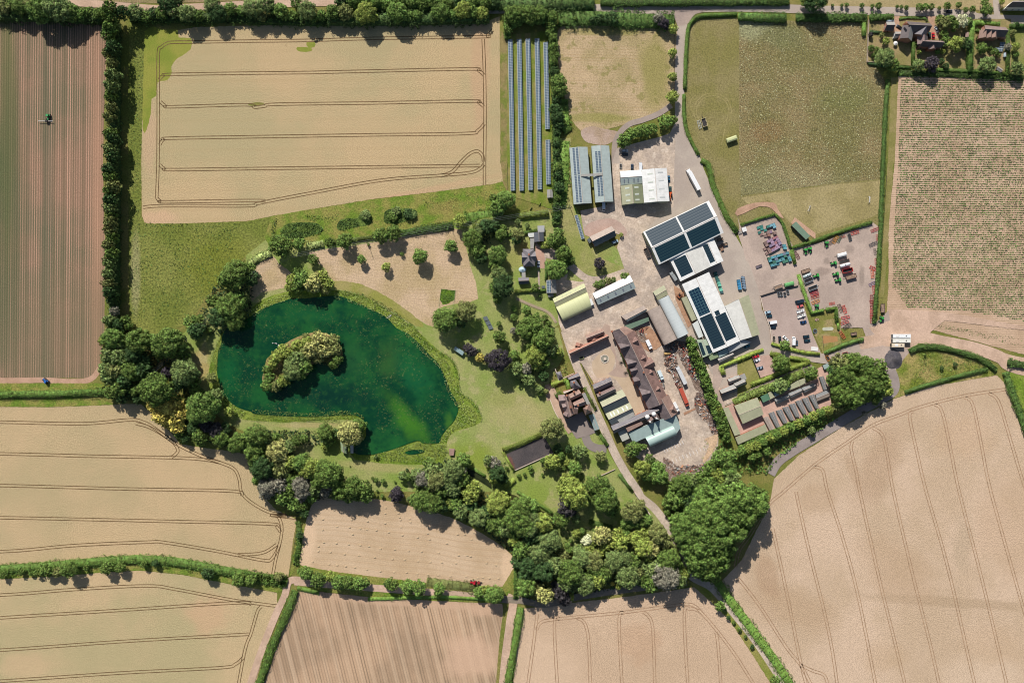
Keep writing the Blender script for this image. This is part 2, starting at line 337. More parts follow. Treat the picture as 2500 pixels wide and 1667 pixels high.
w5 = sheet('wheat_field', L('C4 300,1240 500,1050 850,820 1290,580 1600,480 2000,410 2130,390 2190,450 2250,580 2350,860 2450,1200 P 3400,1900 P 2150,1900 D4 440,1568 150,1130 0,920 P 1757,1440 D3 1880,740 2050,560 2280,100'), m)
trams(w5, ['C4 2205,505 1850,560 1500,650 1330,715 1110,800 900,940 640,1120 380,1344 D3 2270,110 2120,350 2030,480 2000,620',
           'C4 630,1140 700,1170 740,1340 D4 755,0 870,400 1000,900 1200,1900 P 2200,1900', 'C4 945,930 935,1000 980,1200 1005,1344 D4 1020,0 1160,700 1320,1350 1450,1900',
           'C4 1110,820 1190,880 1230,1050 1280,1344 D4 1290,0 1430,650 1600,1330 1720,1900', 'C4 1440,685 1415,740 1480,1050 1550,1344 D4 1565,0 1720,600 1900,1380 2020,1900',
           'C4 1620,628 1680,690 1750,1000 1820,1344 D4 1830,0 2000,700 2190,1500 2280,1900', 'C4 1860,570 1930,630 2000,950 2080,1344 D4 2100,0 2300,800 2500,1500', 'C4 2060,535 2140,600 2220,850 2340,1250 2500,1700',
           'D4 480,0 580,450 760,1200 860,1900', 'D4 290,300 420,900 520,1400 600,1700', 'D4 0,700 180,930 400,1270 520,1420 600,1568 700,1750', 'D4 520,1420 620,1465 710,1500 740,1570'], RUT2)
# ---- north east
m = gm('dry_hay', (192, 166, 130), (166, 148, 106), .035, .3, 1.2, stripes=[(91, 1.9, .3, (160, 130, 86))], spots=(.12, .56, (134, 128, 70), .6), blobs=[B('A3 1560,700', 45, 120, 0, (148, 138, 82), .85), B('A3 1100,300', 110, 14, 0, (140, 136, 72), .7), B('A3 1000,1130', 110, 14, 0, (142, 138, 72), .7)])
sheet('hay_field', L('A3 640,290 720,240 850,215 1200,260 1760,270 1770,500 1755,880 1700,1030 1500,1110 1250,1200 1000,1260 850,1250 720,1060 690,840 650,650 625,450'), m, 3)
m = gm('arena_dust', (186, 162, 146), (170, 146, 122), .1, .25, 1.4)
sheet('bare_patch', L('A3 860,1250 960,1210 1100,1240 1220,1270 1180,1340 1080,1390 930,1370 870,1320'), m, 3)
m = gm('grazed_pasture', (142, 130, 86), (132, 124, 72), .05, .35, 1.0, blobs=[B('B4 700,330', 130, 16, 4, (172, 150, 108), .7), B('B4 500,260', 90, 30, 0, (140, 132, 80), .5)], bump=.6)
sheet('pasture', L('A3 1890,260 1980,190 2352,170 A4 0,160 1060,190 1060,520 1220,680 1190,1344 B4 1180,0 1170,530 1110,480 700,640 450,690 400,560 310,415 30,500 B3 2330,660 2030,0 A3 1990,1490 1850,1150 1870,700'), m)
LOOP = gm('worn_grass', (160, 146, 98), (148, 136, 86), .2, .3, 2)
mb = MB(); LAYER[0] += .004
for rr in (1, .86): ribbon(mb, [(1740 + 46 * rr * math.cos(a / 12 * 6.283), 272 + 44 * rr * math.sin(a / 12 * 6.283)) for a in range(13)], .5, LAYER[0], 5)
ribbon(mb, L('A3 2020,1270 1950,1130 1900,1000 1930,930'), .5, LAYER[0] + .004); ribbon(mb, L('A3 2010,1270 2080,1390'), .5, LAYER[0] + .004); ribbon(mb, L('A3 2200,1390 2250,1150'), .5, LAYER[0] + .004)
tag(mb.build('worn_track', LOOP), kind='structure')
m = gm('beet_crop', (122, 114, 70), (142, 124, 86), .025, .6, 1.1, spots=(1.3, .57, (172, 168, 128), .7), blobs=[B('A4 250,250', 110, 40, 15, (108, 118, 78), .4), B('A4 900,780', 90, 50, -10, (104, 114, 58), .4), B('B4 300,150', 200, 45, 0, (152, 146, 108), .35), B('A4 250,1080', 50, 40, 0, (140, 106, 72), .5), B('A4 90,200', 60, 40, 0, (160, 160, 120), .6)], bump=1.0)
sheet('pasture', L('B4 30,280 300,235 850,165 1180,140 1170,400 1100,440 700,560 560,600 420,470 340,380 250,300 100,340'), gm('dry_pasture', (166, 150, 106), (150, 136, 90), .05, .3, 1.0))
sheet('root_crop_field', L('A4 15,170 1060,190 1060,520 1140,560 1220,680 1190,1344 B4 1180,125 850,155 300,225 30,265 A4 15,1344'), m)
m = gm('potato_rows_soil', (208, 176, 148), (194, 162, 134), .04, .18, 1.4, stripes=[(90.35, 1.45, .75, (150, 128, 96))], bump=.3)
sheet('potato_field', L('A4 1320,625 2352,655 P 3400,200 P 3400,950 C4 2352,220 1500,-10 B4 1215,1344 1240,1000 1240,500 1290,0 A4 1300,1000'), m)
sheet('farm_verge', L('A4 1262,640 1320,640 1290,1344 B4 1280,0 1210,1000 1200,1100 1170,1100 1230,0 A4 1235,1344'), gm('mown_verge', (150, 136, 88), (132, 126, 70), .08, .25, 1.5))
m = gm('pale_pasture', (178, 156, 116), (158, 142, 98), .04, .22, 1.0)
sheet('pasture', L('P 1960,-400 P 3400,-400 A4 2100,100 1950,85 1600,70 1000,55 740,55 735,-10'), m)
sheet('pasture', L('A4 2240,230 2352,230 P 3400,80 P 3400,195 A4 2352,640 2240,610'), gm('mottled_pasture', (150, 140, 90), (126, 130, 66), .08, .3, 1.2))
sheet('ploughed_field', L('P -500,-300 P 630,-300 A2 640,-10 200,5 A1 2352,10 1900,25 1500,35 1100,25 700,10 400,-5'), gm('upland_crop', (134, 124, 80), (160, 136, 104), .04, .3, 1.2, stripes=[(0, 1.6, .4, (104, 104, 58))]))
# ---- house grounds
m = gm('lawn', (160, 158, 100), (128, 148, 66), .035, .25, 1.2, sharp=.2, spots=(.1, .54, (172, 162, 114), .55), stripes=(), blobs=[B('C3 250,800', 90, 60, 20, (176, 162, 112), .6), B('C3 100,650', 50, 40, 0, (140, 146, 76), .6), B('C3 400,1450', 60, 50, 0, (130, 148, 60), .6), B('C2 2200,1250', 70, 40, 20, (126, 144, 42), .7),
       B('C2 1300,1330', 120, 14, 6, (170, 156, 106), .6), B('C2 600,930', 100, 8, 0, (172, 156, 106), .8), B('B3 900,800', 60, 50, 0, (150, 142, 80), .6), B('B3 240,900', 40, 40, 0, (152, 144, 84), .6), B('D3 400,60', 60, 40, 30, (130, 148, 62), .7), B('C1 1920,350', 30, 50, 0, (182, 154, 104), .7)])
sheet('lawn', L('B2 0,880 230,700 800,760 2352,500 B3 0,500 550,440 600,560 740,400 790,380 850,500 1280,880 1270,1030 600,1568 C3 640,0 700,250 540,560 700,900 1000,980 1230,1380 1440,1568 D3 1480,380 1600,500 500,500 100,150 C2 2352,1568 900,1568 C2 500,1400 0,1000 C1 2150,900 1700,500 1600,250 1750,60 B2 0,1000'), m)
HAY = gm('mown_hay', (202, 174, 142), (184, 160, 120), .04, .28, 1.3, stripes=[(-84, 1.8, .28, (164, 136, 96))], warp=20)
sheet('mown_meadow', L('B2 600,850 1000,790 1500,700 2000,620 2080,700 2150,980 2225,1290 2000,1340 1820,1400 1800,1560 1640,1480 1400,1300 1150,1180 850,1130 760,1000'), HAY, 2)
sheet('mown_meadow', L('B2 100,980 250,880 320,960 440,1050 400,1180 150,1230 60,1320 40,1180'), HAY, 2)
sheet('mown_strip', L('B2 850,1120 1100,1150 1400,1300 1700,1530 1620,1550 1300,1350 1000,1220 860,1200'), gm('mown_bank', (160, 148, 92), (144, 142, 70), .06, .2, 1.2), 2)
PLOT = gm('plot_grass', (96, 124, 38), (74, 100, 40), .3, .5, 1.0, bump=.8)
sheet('green_crop', L('B2 1872,1198 2006,1212 1998,1300 1930,1340 1885,1350 1858,1300'), PLOT)
sheet('grass_strip', L('M1 760,190 880,280 960,480 1020,680 1090,1000 1010,1000 960,800 880,560 800,300'), gm('yard_grass', (138, 124, 84), (116, 116, 58), .2, .4, 1.2))
sheet('paddock', L('D2 540,110 480,-20 700,-60'), GRASS)
# rough strips of weeds and long grass
BANK = gm('long_grass', (110, 134, 44), (136, 148, 64), .09, .4, 1.1, bump=.9)
sheet('long_grass_bank', L('B2 60,1380 180,1290 420,1220 B2 850,1210 1000,1230 1200,1300 1400,1430 1600,1560 C2 1850,220 1990,320 2040,480 2050,620 2180,710 2260,870 2180,940 1990,1000 1930,1080 1920,1150 1880,1290 1600,1310 1050,1260 1000,1100 1050,880 400,905 0,880 C1 2340,880 2180,800 2010,600 2000,400 2110,80 2140,40 B2 0,1500'), BANK, 2)
DITCH = gm('ditch_grass', (108, 130, 46), (144, 138, 72), .1, .4, 1.1, blobs=[B('B2 1900,420', 60, 20, -12, (146, 132, 74), .7)], bump=.8)
sheet('ditch_meadow', L('B2 250,500 600,440 1200,345 1800,275 2352,200 B3 100,170 150,280 0,420 B2 2150,540 2000,600 1500,660 1000,740 500,790 230,800 180,700'), DITCH)
sheet('grass_strip', L('P -900,935 C1 0,530 950,530 1020,560 1000,700 1100,735 500,758 0,756 P -900,990'), DITCH)
sheet('grass_strip', L('P -900,1482 D1 0,622 700,562 1100,545 1400,560 1700,605 2340,712 2340,800 2270,825 1800,738 1500,678 1150,643 800,663 500,688 0,713 P -900,1488'), DITCH)
sheet('grass_strip', L('D2 430,230 495,260 440,450 440,560 370,690 350,690 400,430'), DITCH)
sheet('grass_strip', L('D2 440,600 700,650 1100,700 1500,745 2100,780 2200,620 2230,740 2120,870 2110,915 1500,890 1000,860 440,790 400,730'), DITCH)
sheet('grass_verge', L('D3 1620,740 1760,720 1900,880 2080,1060 2350,1440 2460,1660 2300,1660 2280,1560 2150,1350 1950,1050 1800,900 1660,780'), gm('cut_verge', (128, 134, 58), (148, 140, 76), .08, .3, 1.5))
sheet('grass_verge', L('D2 2120,900 2150,960 2090,1568 2050,1568 2080,1200'), GRASS); sheet('grass_strip', L('D3 195,540 215,560 200,900 180,880'), BANK)
sheet('rough_grass', L('C4 1290,580 1270,470 1300,330 1400,190 1500,170 1900,240 2060,310 2130,390 2000,410 1600,480'), gm('weedy_ground', (112, 124, 46), (166, 148, 92), .07, .4, .9, bump=.9))
sheet('rough_grass', L('C4 2190,390 2260,330 P 2600,960 P 2600,1220 C4 2350,860 2250,600'), BANK)
HOL = gm('damp_hollow', (58, 78, 38), (104, 124, 56), .25, .6, 1.2, bump=.8)
for q in ('B2 330,650 400,575 560,560 680,570 740,620 720,660 620,690 520,720 400,720', 'B2 870,600 920,530 1060,520 1100,480 1200,500 1190,580 1040,610 910,640', 'B2 1320,520 1340,450 1440,430 1620,440 1640,510 1560,540 1460,570 1340,570'): sheet('damp_hollow', L(q), HOL, 3)
# solar park and orchard strips
m = gm('solar_park_grass', (118, 130, 52), (150, 136, 84), .07, .25, 1.4, stripes=[(0, 5.9, .55, (104, 128, 36))])
sheet('grass_strip', L('A3 150,340 540,300 560,700 590,1568 B3 590,440 160,300 150,0'), m)
sheet('grass_strip', L('A3 80,180 150,160 150,1568 B3 155,280 110,180 90,0'), gm('track_edge', (146, 128, 84), (118, 124, 56), .1, .3, 1.4))
m = gm('farm_lawn', (136, 142, 72), (166, 156, 104), .06, .25, 1.2, sharp=.2)
sheet('lawn', L('A3 560,1340 760,1320 B3 760,300 790,440 850,640 990,880 1280,1000 1080,1090 880,1050 700,900 640,700 600,560 590,0'), m)
# ---- yards, roads
CONC = gm('concrete_yard', (208, 186, 164), (180, 162, 146), .06, .2, .9, stripes=[(27, 5, .2, (160, 142, 124)), (-63, 5, .2, (160, 142, 124))], spots=(.22, .56, (222, 204, 184), .5), bump=.1)
YARD = gm('gravel_yard', (192, 170, 154), (174, 154, 140), .05, .12, 1.2, blobs=[B('B4 700,880', 25, 12, 0, (140, 122, 110), .6), B('B4 1020,920', 8, 30, 0, (140, 124, 112), .6), B('B4 920,700', 14, 12, 0, (148, 130, 118), .6), B('B4 730,800', 10, 10, 0, (140, 124, 112), .6)], bump=.1)
TAR = gm('worn_tarmac', (188, 172, 156), (176, 160, 146), .05, .08, 1.5, bump=.05)
DUST = gm('dusty_track', (208, 176, 152), (190, 160, 136), .08, .16, 1.2, bump=.1)
road('road', L('P -600,18 A1 300,0 700,25 1200,65 1500,90 1750,80 2352,48 A2 300,40 620,30 900,25'), 4.9, DUST)
road('road', L('A2 900,40 1500,50 2100,75 2352,95 A3 0,95 600,75 1000,85 1500,95 2352,75 A4 0,65 700,85 1200,95 1600,105 1900,125 2352,165 P 3400,56'), 5.6, TAR)
road('road', L('A3 1870,80 1830,220 1810,450 1800,750 1800,1000 1800,1250'), 6.2, TAR)
sheet('road_junction', L('A3 1640,120 1900,70 2100,95 1950,140 1880,230 1780,250 1750,170'), gm('patched_tarmac', (176, 156, 142), (164, 146, 134), .1, .1, 1.5), 2)
road('side_road', L('A4 2115,-60 2125,60 2130,130'), 4.2, TAR)
road('farm_lane', L('A3 1720,1010 1600,1090 1450,1150 1320,1190 1230,1270 1180,1380 1175,1568 B3 1180,80'), 3.6, gm('grey_tarmac', (168, 152, 140), (158, 142, 130), .08, .1, 1.5, bump=.05))
sheet('yard', L('A3 1770,1150 1830,1150 1900,1320 2000,1520 B3 2030,50 2200,450 2352,720 B4 60,720 145,970 200,1230 290,1500 C4 290,140 700,230 B3 2352,1568 C3 2352,700 2200,760 2130,560 2050,280 1900,60 1600,0 B3 1250,800 1200,400 1150,0 A3 1200,1420 1500,1340 1700,1290'), TAR)
sheet('yard', L('A3 1215,1430 1450,1370 1700,1280 1760,1350 1750,1568 B3 1740,420 1700,420 1300,500 1240,400 1230,0'), CONC)
sheet('yard', L('B3 1160,0 1240,0 1260,400 1380,500 1700,430 1450,650 1600,960 1850,1180 2000,1568 C3 1900,80 2200,600 2150,1400 1700,1450 1330,1200 700,0 B3 640,1500 620,1280 620,1100 720,1110 850,1130 1280,1030 1200,800 1240,680 1000,620 880,640 850,450 1100,400'), CONC)
sheet('gravel_apron', L('B3 880,640 950,560 1130,520 1240,570 1300,660 1240,700 1150,600 940,700'), gm('pink_gravel', (194, 166, 150), (182, 154, 138), .1, .12, 1.4), 2)
road('drive', L('B3 1280,1035 1100,1095 980,1110 880,1080 760,980 660,900 560,840 480,830'), 4.6, CONC)
sheet('drive', L('B3 420,750 500,800 620,870 680,930 740,1000 720,1100 600,1130 620,1100 740,1040 700,980 640,930 520,900 510,1000 460,1000 420,900'), CONC)
sheet('drive', L('B3 415,790 500,830 520,1000 440,1000'), gm('pink_brick_paving', (198, 160, 140), (186, 150, 130), .1, .1, 2))
road('lane', L('C3 700,30 800,330 900,560 1000,800 1100,1020 1180,1200 1280,1380 1400,1560 D3 1230,50 1330,130 1430,260 1510,400 1590,560 1640,690 1800,780 1950,950 2150,1200 2350,1500 2480,1720'), 5.2, gm('lane_concrete', (204, 184, 164), (186, 168, 150), .1, .2, 1.0, bump=.1))
sheet('yard', L('C3 640,-60 1120,-120 1200,380 1000,560 860,340 760,300'), CONC)
sheet('courtyard', L('C3 960,330 1100,200 1170,230 1180,330 1160,420 1300,380 1480,760 1360,830 1250,580 1150,470 1010,480'), gm('resin_gravel', (202, 178, 150), (194, 170, 142), .1, .07, 2), 2)
sheet('courtyard_road', L('C3 1060,0 1130,-20 1200,300 1330,420 1300,470 1200,470 1110,440 1190,380 1175,260 1120,170'), gm('court_tarmac', (186, 162, 144), (176, 152, 136), .1, .08, 2), 2)
sheet('machinery_yard', L('B4 440,700 700,640 1110,480 1170,530 1130,1310 1240,1200 C4 1500,80 1420,190 1300,330 1280,470 1240,420 1180,330 940,220 1050,70 P 2105,800 B4 830,1344 820,1170 650,1210 610,1230 500,900 260,960 150,960 80,700'), YARD)
sheet('car_park', L('B4 185,1085 490,1000 540,1150 600,1344 C4 620,60 690,220 280,140 265,0'), gm('car_park_gravel', (186, 164, 152), (176, 154, 142), .06, .1, 1.4))
sheet('yard', L('B4 0,430 40,560 320,430 470,700 700,660 560,900 640,1200 500,1100 185,1090 60,760'), YARD)
sheet('yard', L('N5 600,780 1000,600 2100,700 2260,1090 1170,1540 980,1500 800,1420'), TAR)
sheet('yard', L('B4 60,700 190,1085 200,1190 280,1344 C4 285,130 230,180 150,60 B4 120,1000'), TAR)
sheet('crate_yard', L('B4 0,560 30,500 310,420 380,560 430,800 400,880 150,950 60,740'), YARD)
road('field_track', L('C4 1000,130 1400,70 1700,120 1950,170 2150,240 2300,330 P 2700,940'), 8, DUST); road('field_track', L('C4 1900,140 2100,200 2350,270 P 2700,900'), 4, DUST)
sheet('field_track', L('C4 1080,0 1250,-60 B4 1240,1190 1700,1215 2352,1330 P 3000,830 P 3000,850 C4 2352,20 1700,-60 1500,100 1450,180 1200,150'), DUST)
road('back_lane', L('C4 1250,340 1285,430 1275,520 1150,600 1000,680 800,800 600,920 450,1010 330,1100 270,1200'), 6.6, gm('back_lane_gravel', (160, 146, 138), (148, 134, 126), .1, .12, 1.6))
road('field_track', L('D2 520,750 420,720 350,740 320,850 250,1000 130,1300 40,1568 0,1700'), 4.6, DUST); road('field_track', L('D2 400,735 700,760 1100,790 1500,820 1900,855 2130,880 2250,880'), 4.6, DUST)
road('field_track', L('D2 2140,860 2190,900 2170,1050 2130,1350 2110,1568 2100,1700'), 5.5, DUST); road('field_track', L('D3 60,880 250,890 450,920 700,860 1100,800 1600,740'), 4.4, gm('dull_lane', (150, 136, 120), (134, 122, 104), .1, .2, 1.4))  # last track is duller than the dusty ones
sheet('dirt_patch', L('B4 0,370 150,320 300,320 330,370 380,450 330,420 280,370 180,350 0,430'), EARTH, 2); sheet('shed_apron', L('B4 470,440 640,570 640,620 600,590 440,490'), EARTH)
road('garden_path', L('C3 560,690 540,560 600,640 690,880 760,1000'), 4.2, gm('terrace_paving', (196, 164, 138), (184, 154, 130), .15, .12, 1.5))
sheet('terrace', L('C3 525,560 590,545 640,660 700,900 660,880 590,780 560,690'), gm('stone_terrace', (200, 170, 146), (190, 160, 136), .15, .12, 1.5))
sheet('car_park', L('C3 700,880 870,800 970,960 1000,1000 900,1040 810,1060'), gm('court_asphalt', (152, 138, 128), (144, 130, 122), .1, .06, 2))
road('drive', L('C3 900,1040 930,1110 1000,1150 1100,1160'), 5.5, gm('drive_asphalt', (146, 134, 126), (140, 128, 120), .1, .06, 2))
sheet('tennis_court', L('C3 140,1210 500,1030 590,1190 215,1360'), gm('old_hard_court', (92, 84, 82), (80, 74, 74), .1, .2, 1.5, blobs=[B('C3 190,1290', 8, 24, -20, (120, 82, 70), .8)]))
sheet('garden', L('C4 0,300 110,260 185,410 110,480 0,570'), gm('back_lawn', (150, 142, 84), (136, 132, 72), .1, .2, 1.4)); sheet('parking_court', L('C4 120,240 220,180 285,250 310,370 190,410'), gm('pinkish_gravel', (202, 168, 152), (188, 156, 140), .1, .1, 1.4))
sheet('lane', L('C4 110,500 590,290 600,300 650,340 110,520 60,560 0,600 0,570'), gm('alley_tarmac', (160, 142, 130), (148, 132, 120), .1, .1, 1.5))
road('drive', L('C4 170,190 300,182 450,210 640,243 760,250 880,195 1000,150'), 6.5, TAR)
sheet('kennel_yard', L('M3 200,1060 420,950 700,1000 1000,900 2000,500 2000,310 2130,240 2240,450 2250,900 2300,1050 1200,1568 500,1568'), gm('pink_concrete', (206, 168, 150), (190, 154, 138), .1, .1, 1.4))
sheet('yard', L('M3 0,150 120,230 200,470 100,700 240,1050 160,1060 0,700'), YARD); sheet('yard', L('M3 120,700 430,620 480,900 230,1000'), CONC)
GARD = gm('garden_lawn', (158, 138, 98), (140, 130, 80), .1, .2, 1.4)
sheet('garden', L('N1 120,280 2160,280 2160,1060 100,900'), GARD); sheet('drive', L('N1 490,240 560,240 560,440 600,460 470,480'), EARTH); sheet('drive', L('N1 930,230 1080,240 1060,330 1130,480 1120,560 990,560 1000,340'), EARTH)
sheet('garden', L('C4 630,60 690,-60 850,-80 850,180 740,215 700,210'), gm('sparse_lawn', (160, 140, 98), (132, 130, 66), .15, .25, 1.4)); sheet('pond', L('M2 1165,1250 1440,1260 1450,1360 1170,1400'), gm('silt', (178, 134, 88), (170, 128, 84), .2, .05, 1))
sheet('yard_edge', L('K5 1000,250 760,100'), GRASS) if 0 else None
SLUDGE = gm('stained_concrete', (186, 146, 116), (164, 124, 98), .15, .25, 1.2)
sheet('stained_ground', L('K2 700,350 1030,260 1330,700 1000,860 850,700 720,500'), SLUDGE, 2); sheet('stained_ground', L('B3 1740,1160 1850,1230 1960,1500 1880,1568 1760,1300'), SLUDGE)
sheet('stained_ground', L('K5 220,370 450,270 700,200 720,260 450,310 240,420'), SLUDGE); sheet('stained_ground', L('K5 620,880 760,820 900,760 800,1100 620,1320 600,1250 720,980'), gm('pale_rubble', (214, 182, 148), (200, 168, 136), .2, .3, 1.2), 2)
road('garden_path', L('B3 240,1290 400,1360 540,1420 620,1520'), 1.8, gm('path_soil', (176, 156, 130), (164, 146, 120), .2, .2, 2)); road('garden_path', L('K6 740,950 750,1150 760,1300'), 1.2, CONC)
LIT = gm('littered_ground', (150, 128, 112), (118, 98, 86), .3, .6, 1.4, spots=(.8, .56, (214, 200, 186), .8), bump=1.0)
for q in ('K4 190,560 480,620 520,900 500,1100 300,1080 230,850', 'K4 540,350 740,350 800,560 960,900 1000,1200 1150,1500 960,1480 840,1200 700,950 540,620', 'K4 360,1090 480,1060 660,1420 560,1470', 'K5 470,-20 650,-20 760,250 800,480 900,600 920,760 760,760 680,560 560,480 430,240', 'K5 300,1390 560,1350 650,1380 420,1510 60,1530 0,1380', 'C3 1640,1230 1790,1330 1920,1400 1710,1480', 'K2 1340,700 1770,600 1750,900 1540,880', 'K2 700,380 800,330 1000,600 830,640'): sheet('littered_ground', L(q), LIT, 2)
mb = MB(); LAYER[0] += .004
for i in range(10):
    x0, y0 = 1640 + (5 + i * 65.5) * .1275, 960 + (1262 - i * 27.5) * .1275; ribbon(mb, [(x0, y0), (x0 + 4.2, y0 + 9.6)], .25, LAYER[0], 0)
tag(mb.build('parking_line', WHITE), kind='structure')
mb = MB()
for i in range(8): ribbon(mb, [(1640 - 20 + i * 6.4 - .5, 1095 - i * 2.9), (1640 - 16 + i * 6.4, 1104 - i * 2.9)], .25, LAYER[0] + .003, 0)
tag(mb.build('parking_line', WHITE), kind='structure')
# ---- the lake
k = N('lake_water', .15); k.b.inputs['Specular IOR Level'].default_value = .2
v = k.n('TexCoord').outputs['Object']; n1 = k.noise(v, .035, 5, .65)
c = k.mix(k.ramp(n1.outputs[0], .4, .68), col((13, 60, 38)), col((34, 92, 44)))
for (p, rx, ry, rot, cc, st) in [B('C2 1560,890', 30, 105, -40, (70, 122, 34), .8), B('C2 1380,300', 40, 60, 0, (58, 92, 44), .55), B('C2 1600,450', 90, 45, 60, (26, 96, 56), .6), B('C2 1000,300', 60, 60, 0, (46, 92, 50), .4), B('C1 2200,450', 30, 50, 0, (26, 96, 50), .6),
                                 B('C2 850,650', 140, 45, 0, (10, 42, 38), .8), B('B2 600,1450', 90, 20, 0, (30, 96, 52), .4), B('C2 1950,900', 14, 30, 0, (74, 120, 40), .6)]:
    nw = k.noise(v, 2.2 / max(rx, ry) / S, 4, .65); a = k.n('VectorMath', _operation='MULTIPLY_ADD'); am = 1.6 * min(rx, ry) * S; a.inputs[1].default_value = (am,) * 3; k.l(nw.outputs[1], a.inputs[0]); k.l(v, a.inputs[2])
    wp = W(p); sub = k.n('VectorMath', _operation='SUBTRACT'); k.l(a.outputs[0], sub.inputs[0]); sub.inputs[1].default_value = (wp.x + am / 2, wp.y + am / 2, 0)
    mm = k.n('Mapping', _vector_type='TEXTURE'); mm.inputs['Rotation'].default_value = (0, 0, math.radians(-rot)); mm.inputs['Scale'].default_value = (rx * S, ry * S, 1000); k.l(sub.outputs[0], mm.inputs[0])
    le = k.n('VectorMath', _operation='LENGTH'); k.l(mm.outputs[0], le.inputs[0]); c = k.mix(k.math('MULTIPLY', k.ramp(le.outputs['Value'], 1.2, .1), st), c, col(cc))
n5 = k.noise(v, .22, 5, .75); c = k.mix(k.ramp(n5.outputs[0], .5, .66, 0, .5), c, col((44, 92, 44))); c = k.mix(k.ramp(n5.outputs[0], .44, .3, 0, .5), c, col((8, 40, 34)))
n3 = k.noise(v, .9, 3, .8); n4 = k.noise(v, .05, 2); c = k.mix(k.math('MULTIPLY', k.ramp(n3.outputs[0], .58, .68, 0, .8), k.ramp(n4.outputs[0], .42, .58)), c, col((120, 128, 74)))
k.l(c, k.b.inputs['Base Color']); WATER = k.m
LAKE = L('P 545,815 560,795 B2 0,1490 80,1440 200,1370 430,1290 560,1290 850,1262 1000,1300 1200,1390 1350,1470 1440,1568 C2 1560,60 1680,170 1760,260 1850,350 1920,500 1960,600 2010,690 2035,770 2000,880 1930,960 1870,1040 1850,1100 1700,1105 1640,1080 1440,1150 1250,1205 1150,1215 1060,1205 1030,1150 1140,1060 1150,960 1120,880 1060,842 950,832 700,850 400,845 100,825 50,800 C1 2300,770 2230,730 2130,640 2110,560 2082,450 2080,350 2090,230 2120,150')
sheet('lake', LAKE, WATER, 3)
sheet('pond', L('C2 1520,1190 1600,1165 1690,1165 1710,1185 1640,1205 1560,1210'), WATER, 2); sheet('stream', L('D3 60,-10 200,30 330,120 450,170 520,200 510,215 420,185 300,150 180,70 40,10'), gm('stream_water', (60, 64, 36), (78, 76, 42), .2, .1, 1, bump=0, rough=.2)); sheet('stream', L('C2 2130,1340 2250,1400 2352,1480 2352,1540 2230,1460 2120,1400'), gm('dark_stream', (42, 50, 30), (54, 60, 36), .2, .1, 1, bump=0, rough=.2))
ISL = L('C2 230,590 170,540 160,470 190,390 200,300 330,190 430,120 560,65 700,40 830,80 900,150 930,250 890,370 820,380 760,330 640,350 600,450 500,490 400,480 340,560')
sheet('island', ISL, gm('island_grass', (132, 130, 66), (170, 144, 100), .12, .3, 1.2), 2, z=.55, thick=.5)
# ============================================================ buildings
def roofm(name, c, rough=.6, var=.1, ribs=0, sc=.35):
    if name in MATS: return MATS[name]
    k = N(name, rough); v = k.n('TexCoord').outputs['Object']; k.b.inputs['Specular IOR Level'].default_value = .3
    n1 = k.noise(v, sc, 4, .65); n2 = k.noise(v, 3.5, 2)
    cc = k.mix(1.0, col(c), k.gray(k.ramp(n1.outputs[0], .25, .75, 1 - var, 1 + var)), 'MULTIPLY')
    cc = k.mix(1.0, cc, k.gray(k.ramp(n2.outputs[0], .3, .7, 1 - var * .7, 1 + var * .7)), 'MULTIPLY')
    if ribs:
        uv = k.n('UVMap'); sx = k.n('SeparateXYZ'); k.l(uv.outputs[0], sx.inputs[0])
        f = k.math('FRACT', k.math('DIVIDE', sx.outputs[0], ribs)); cc = k.mix(k.math('MULTIPLY', k.ramp(f, .0, .12, 1, 0), .22), cc, col(tuple(x * .6 for x in c)))
    k.l(cc, k.b.inputs['Base Color']); MATS[name] = k.m; return k.m
def panelm(name, c, line, px=1.0, py=1.65, w=.1, rough=.25):
    k = N(name, rough); uv = k.n('UVMap'); sx = k.n('SeparateXYZ'); k.l(uv.outputs[0], sx.inputs[0]); k.b.inputs['Specular IOR Level'].default_value = .4
    f = [k.ramp(k.math('FRACT', k.math('DIVIDE', sx.outputs[i], p)), w, w * .6, 0, 1) for i, p in ((0, px), (1, py)) if p < 20]; m = f[0] if len(f) == 1 else k.math('MAXIMUM', f[0], f[1])
    k.l(k.mix(m, col(c), col(line)), k.b.inputs['Base Color']); return k.m
R_GREY = roofm('grey_green_sheeting', (172, 182, 176), ribs=1.0); R_WHITE = roofm('white_sheeting', (232, 229, 222), var=.11, ribs=3.0); R_OLIVE = roofm('olive_sheeting', (134, 138, 106), ribs=2.5)
R_OLIVE2 = roofm('dull_green_sheeting', (170, 168, 136), ribs=2.0); R_SLATE = roofm('blue_slate', (128, 122, 124), var=.14); R_TILE = roofm('brown_tile', (158, 128, 114), var=.18); R_TILE2 = roofm('mauve_tile', (140, 118, 112), var=.2)
R_RNG = roofm('weathered_range_tile', (120, 106, 104), var=.28); R_RNG2 = roofm('ruddy_range_tile', (140, 110, 100), var=.28); R_BRICK = roofm('orange_tile', (178, 128, 108), var=.18); R_TEAL = roofm('weathered_teal_sheeting', (154, 170, 164), var=.08); R_DULL = roofm('dull_fibre_cement', (176, 158, 144), var=.16, ribs=1.5); R_DARK = roofm('charcoal_and_shaded_roof', (96, 104, 106), var=.15, ribs=2)  # R_DARK: charcoal roofs, and slopes with shade painted into the colour
R_YEL = roofm('pale_yellow_sheeting', (200, 200, 150), var=.04, ribs=3); R_BARREL = roofm('pale_curved_sheeting', (204, 208, 204), var=.04, ribs=2, rough=.4); R_GREEN = roofm('mid_green_sheeting', (112, 134, 112), var=.08, ribs=2)
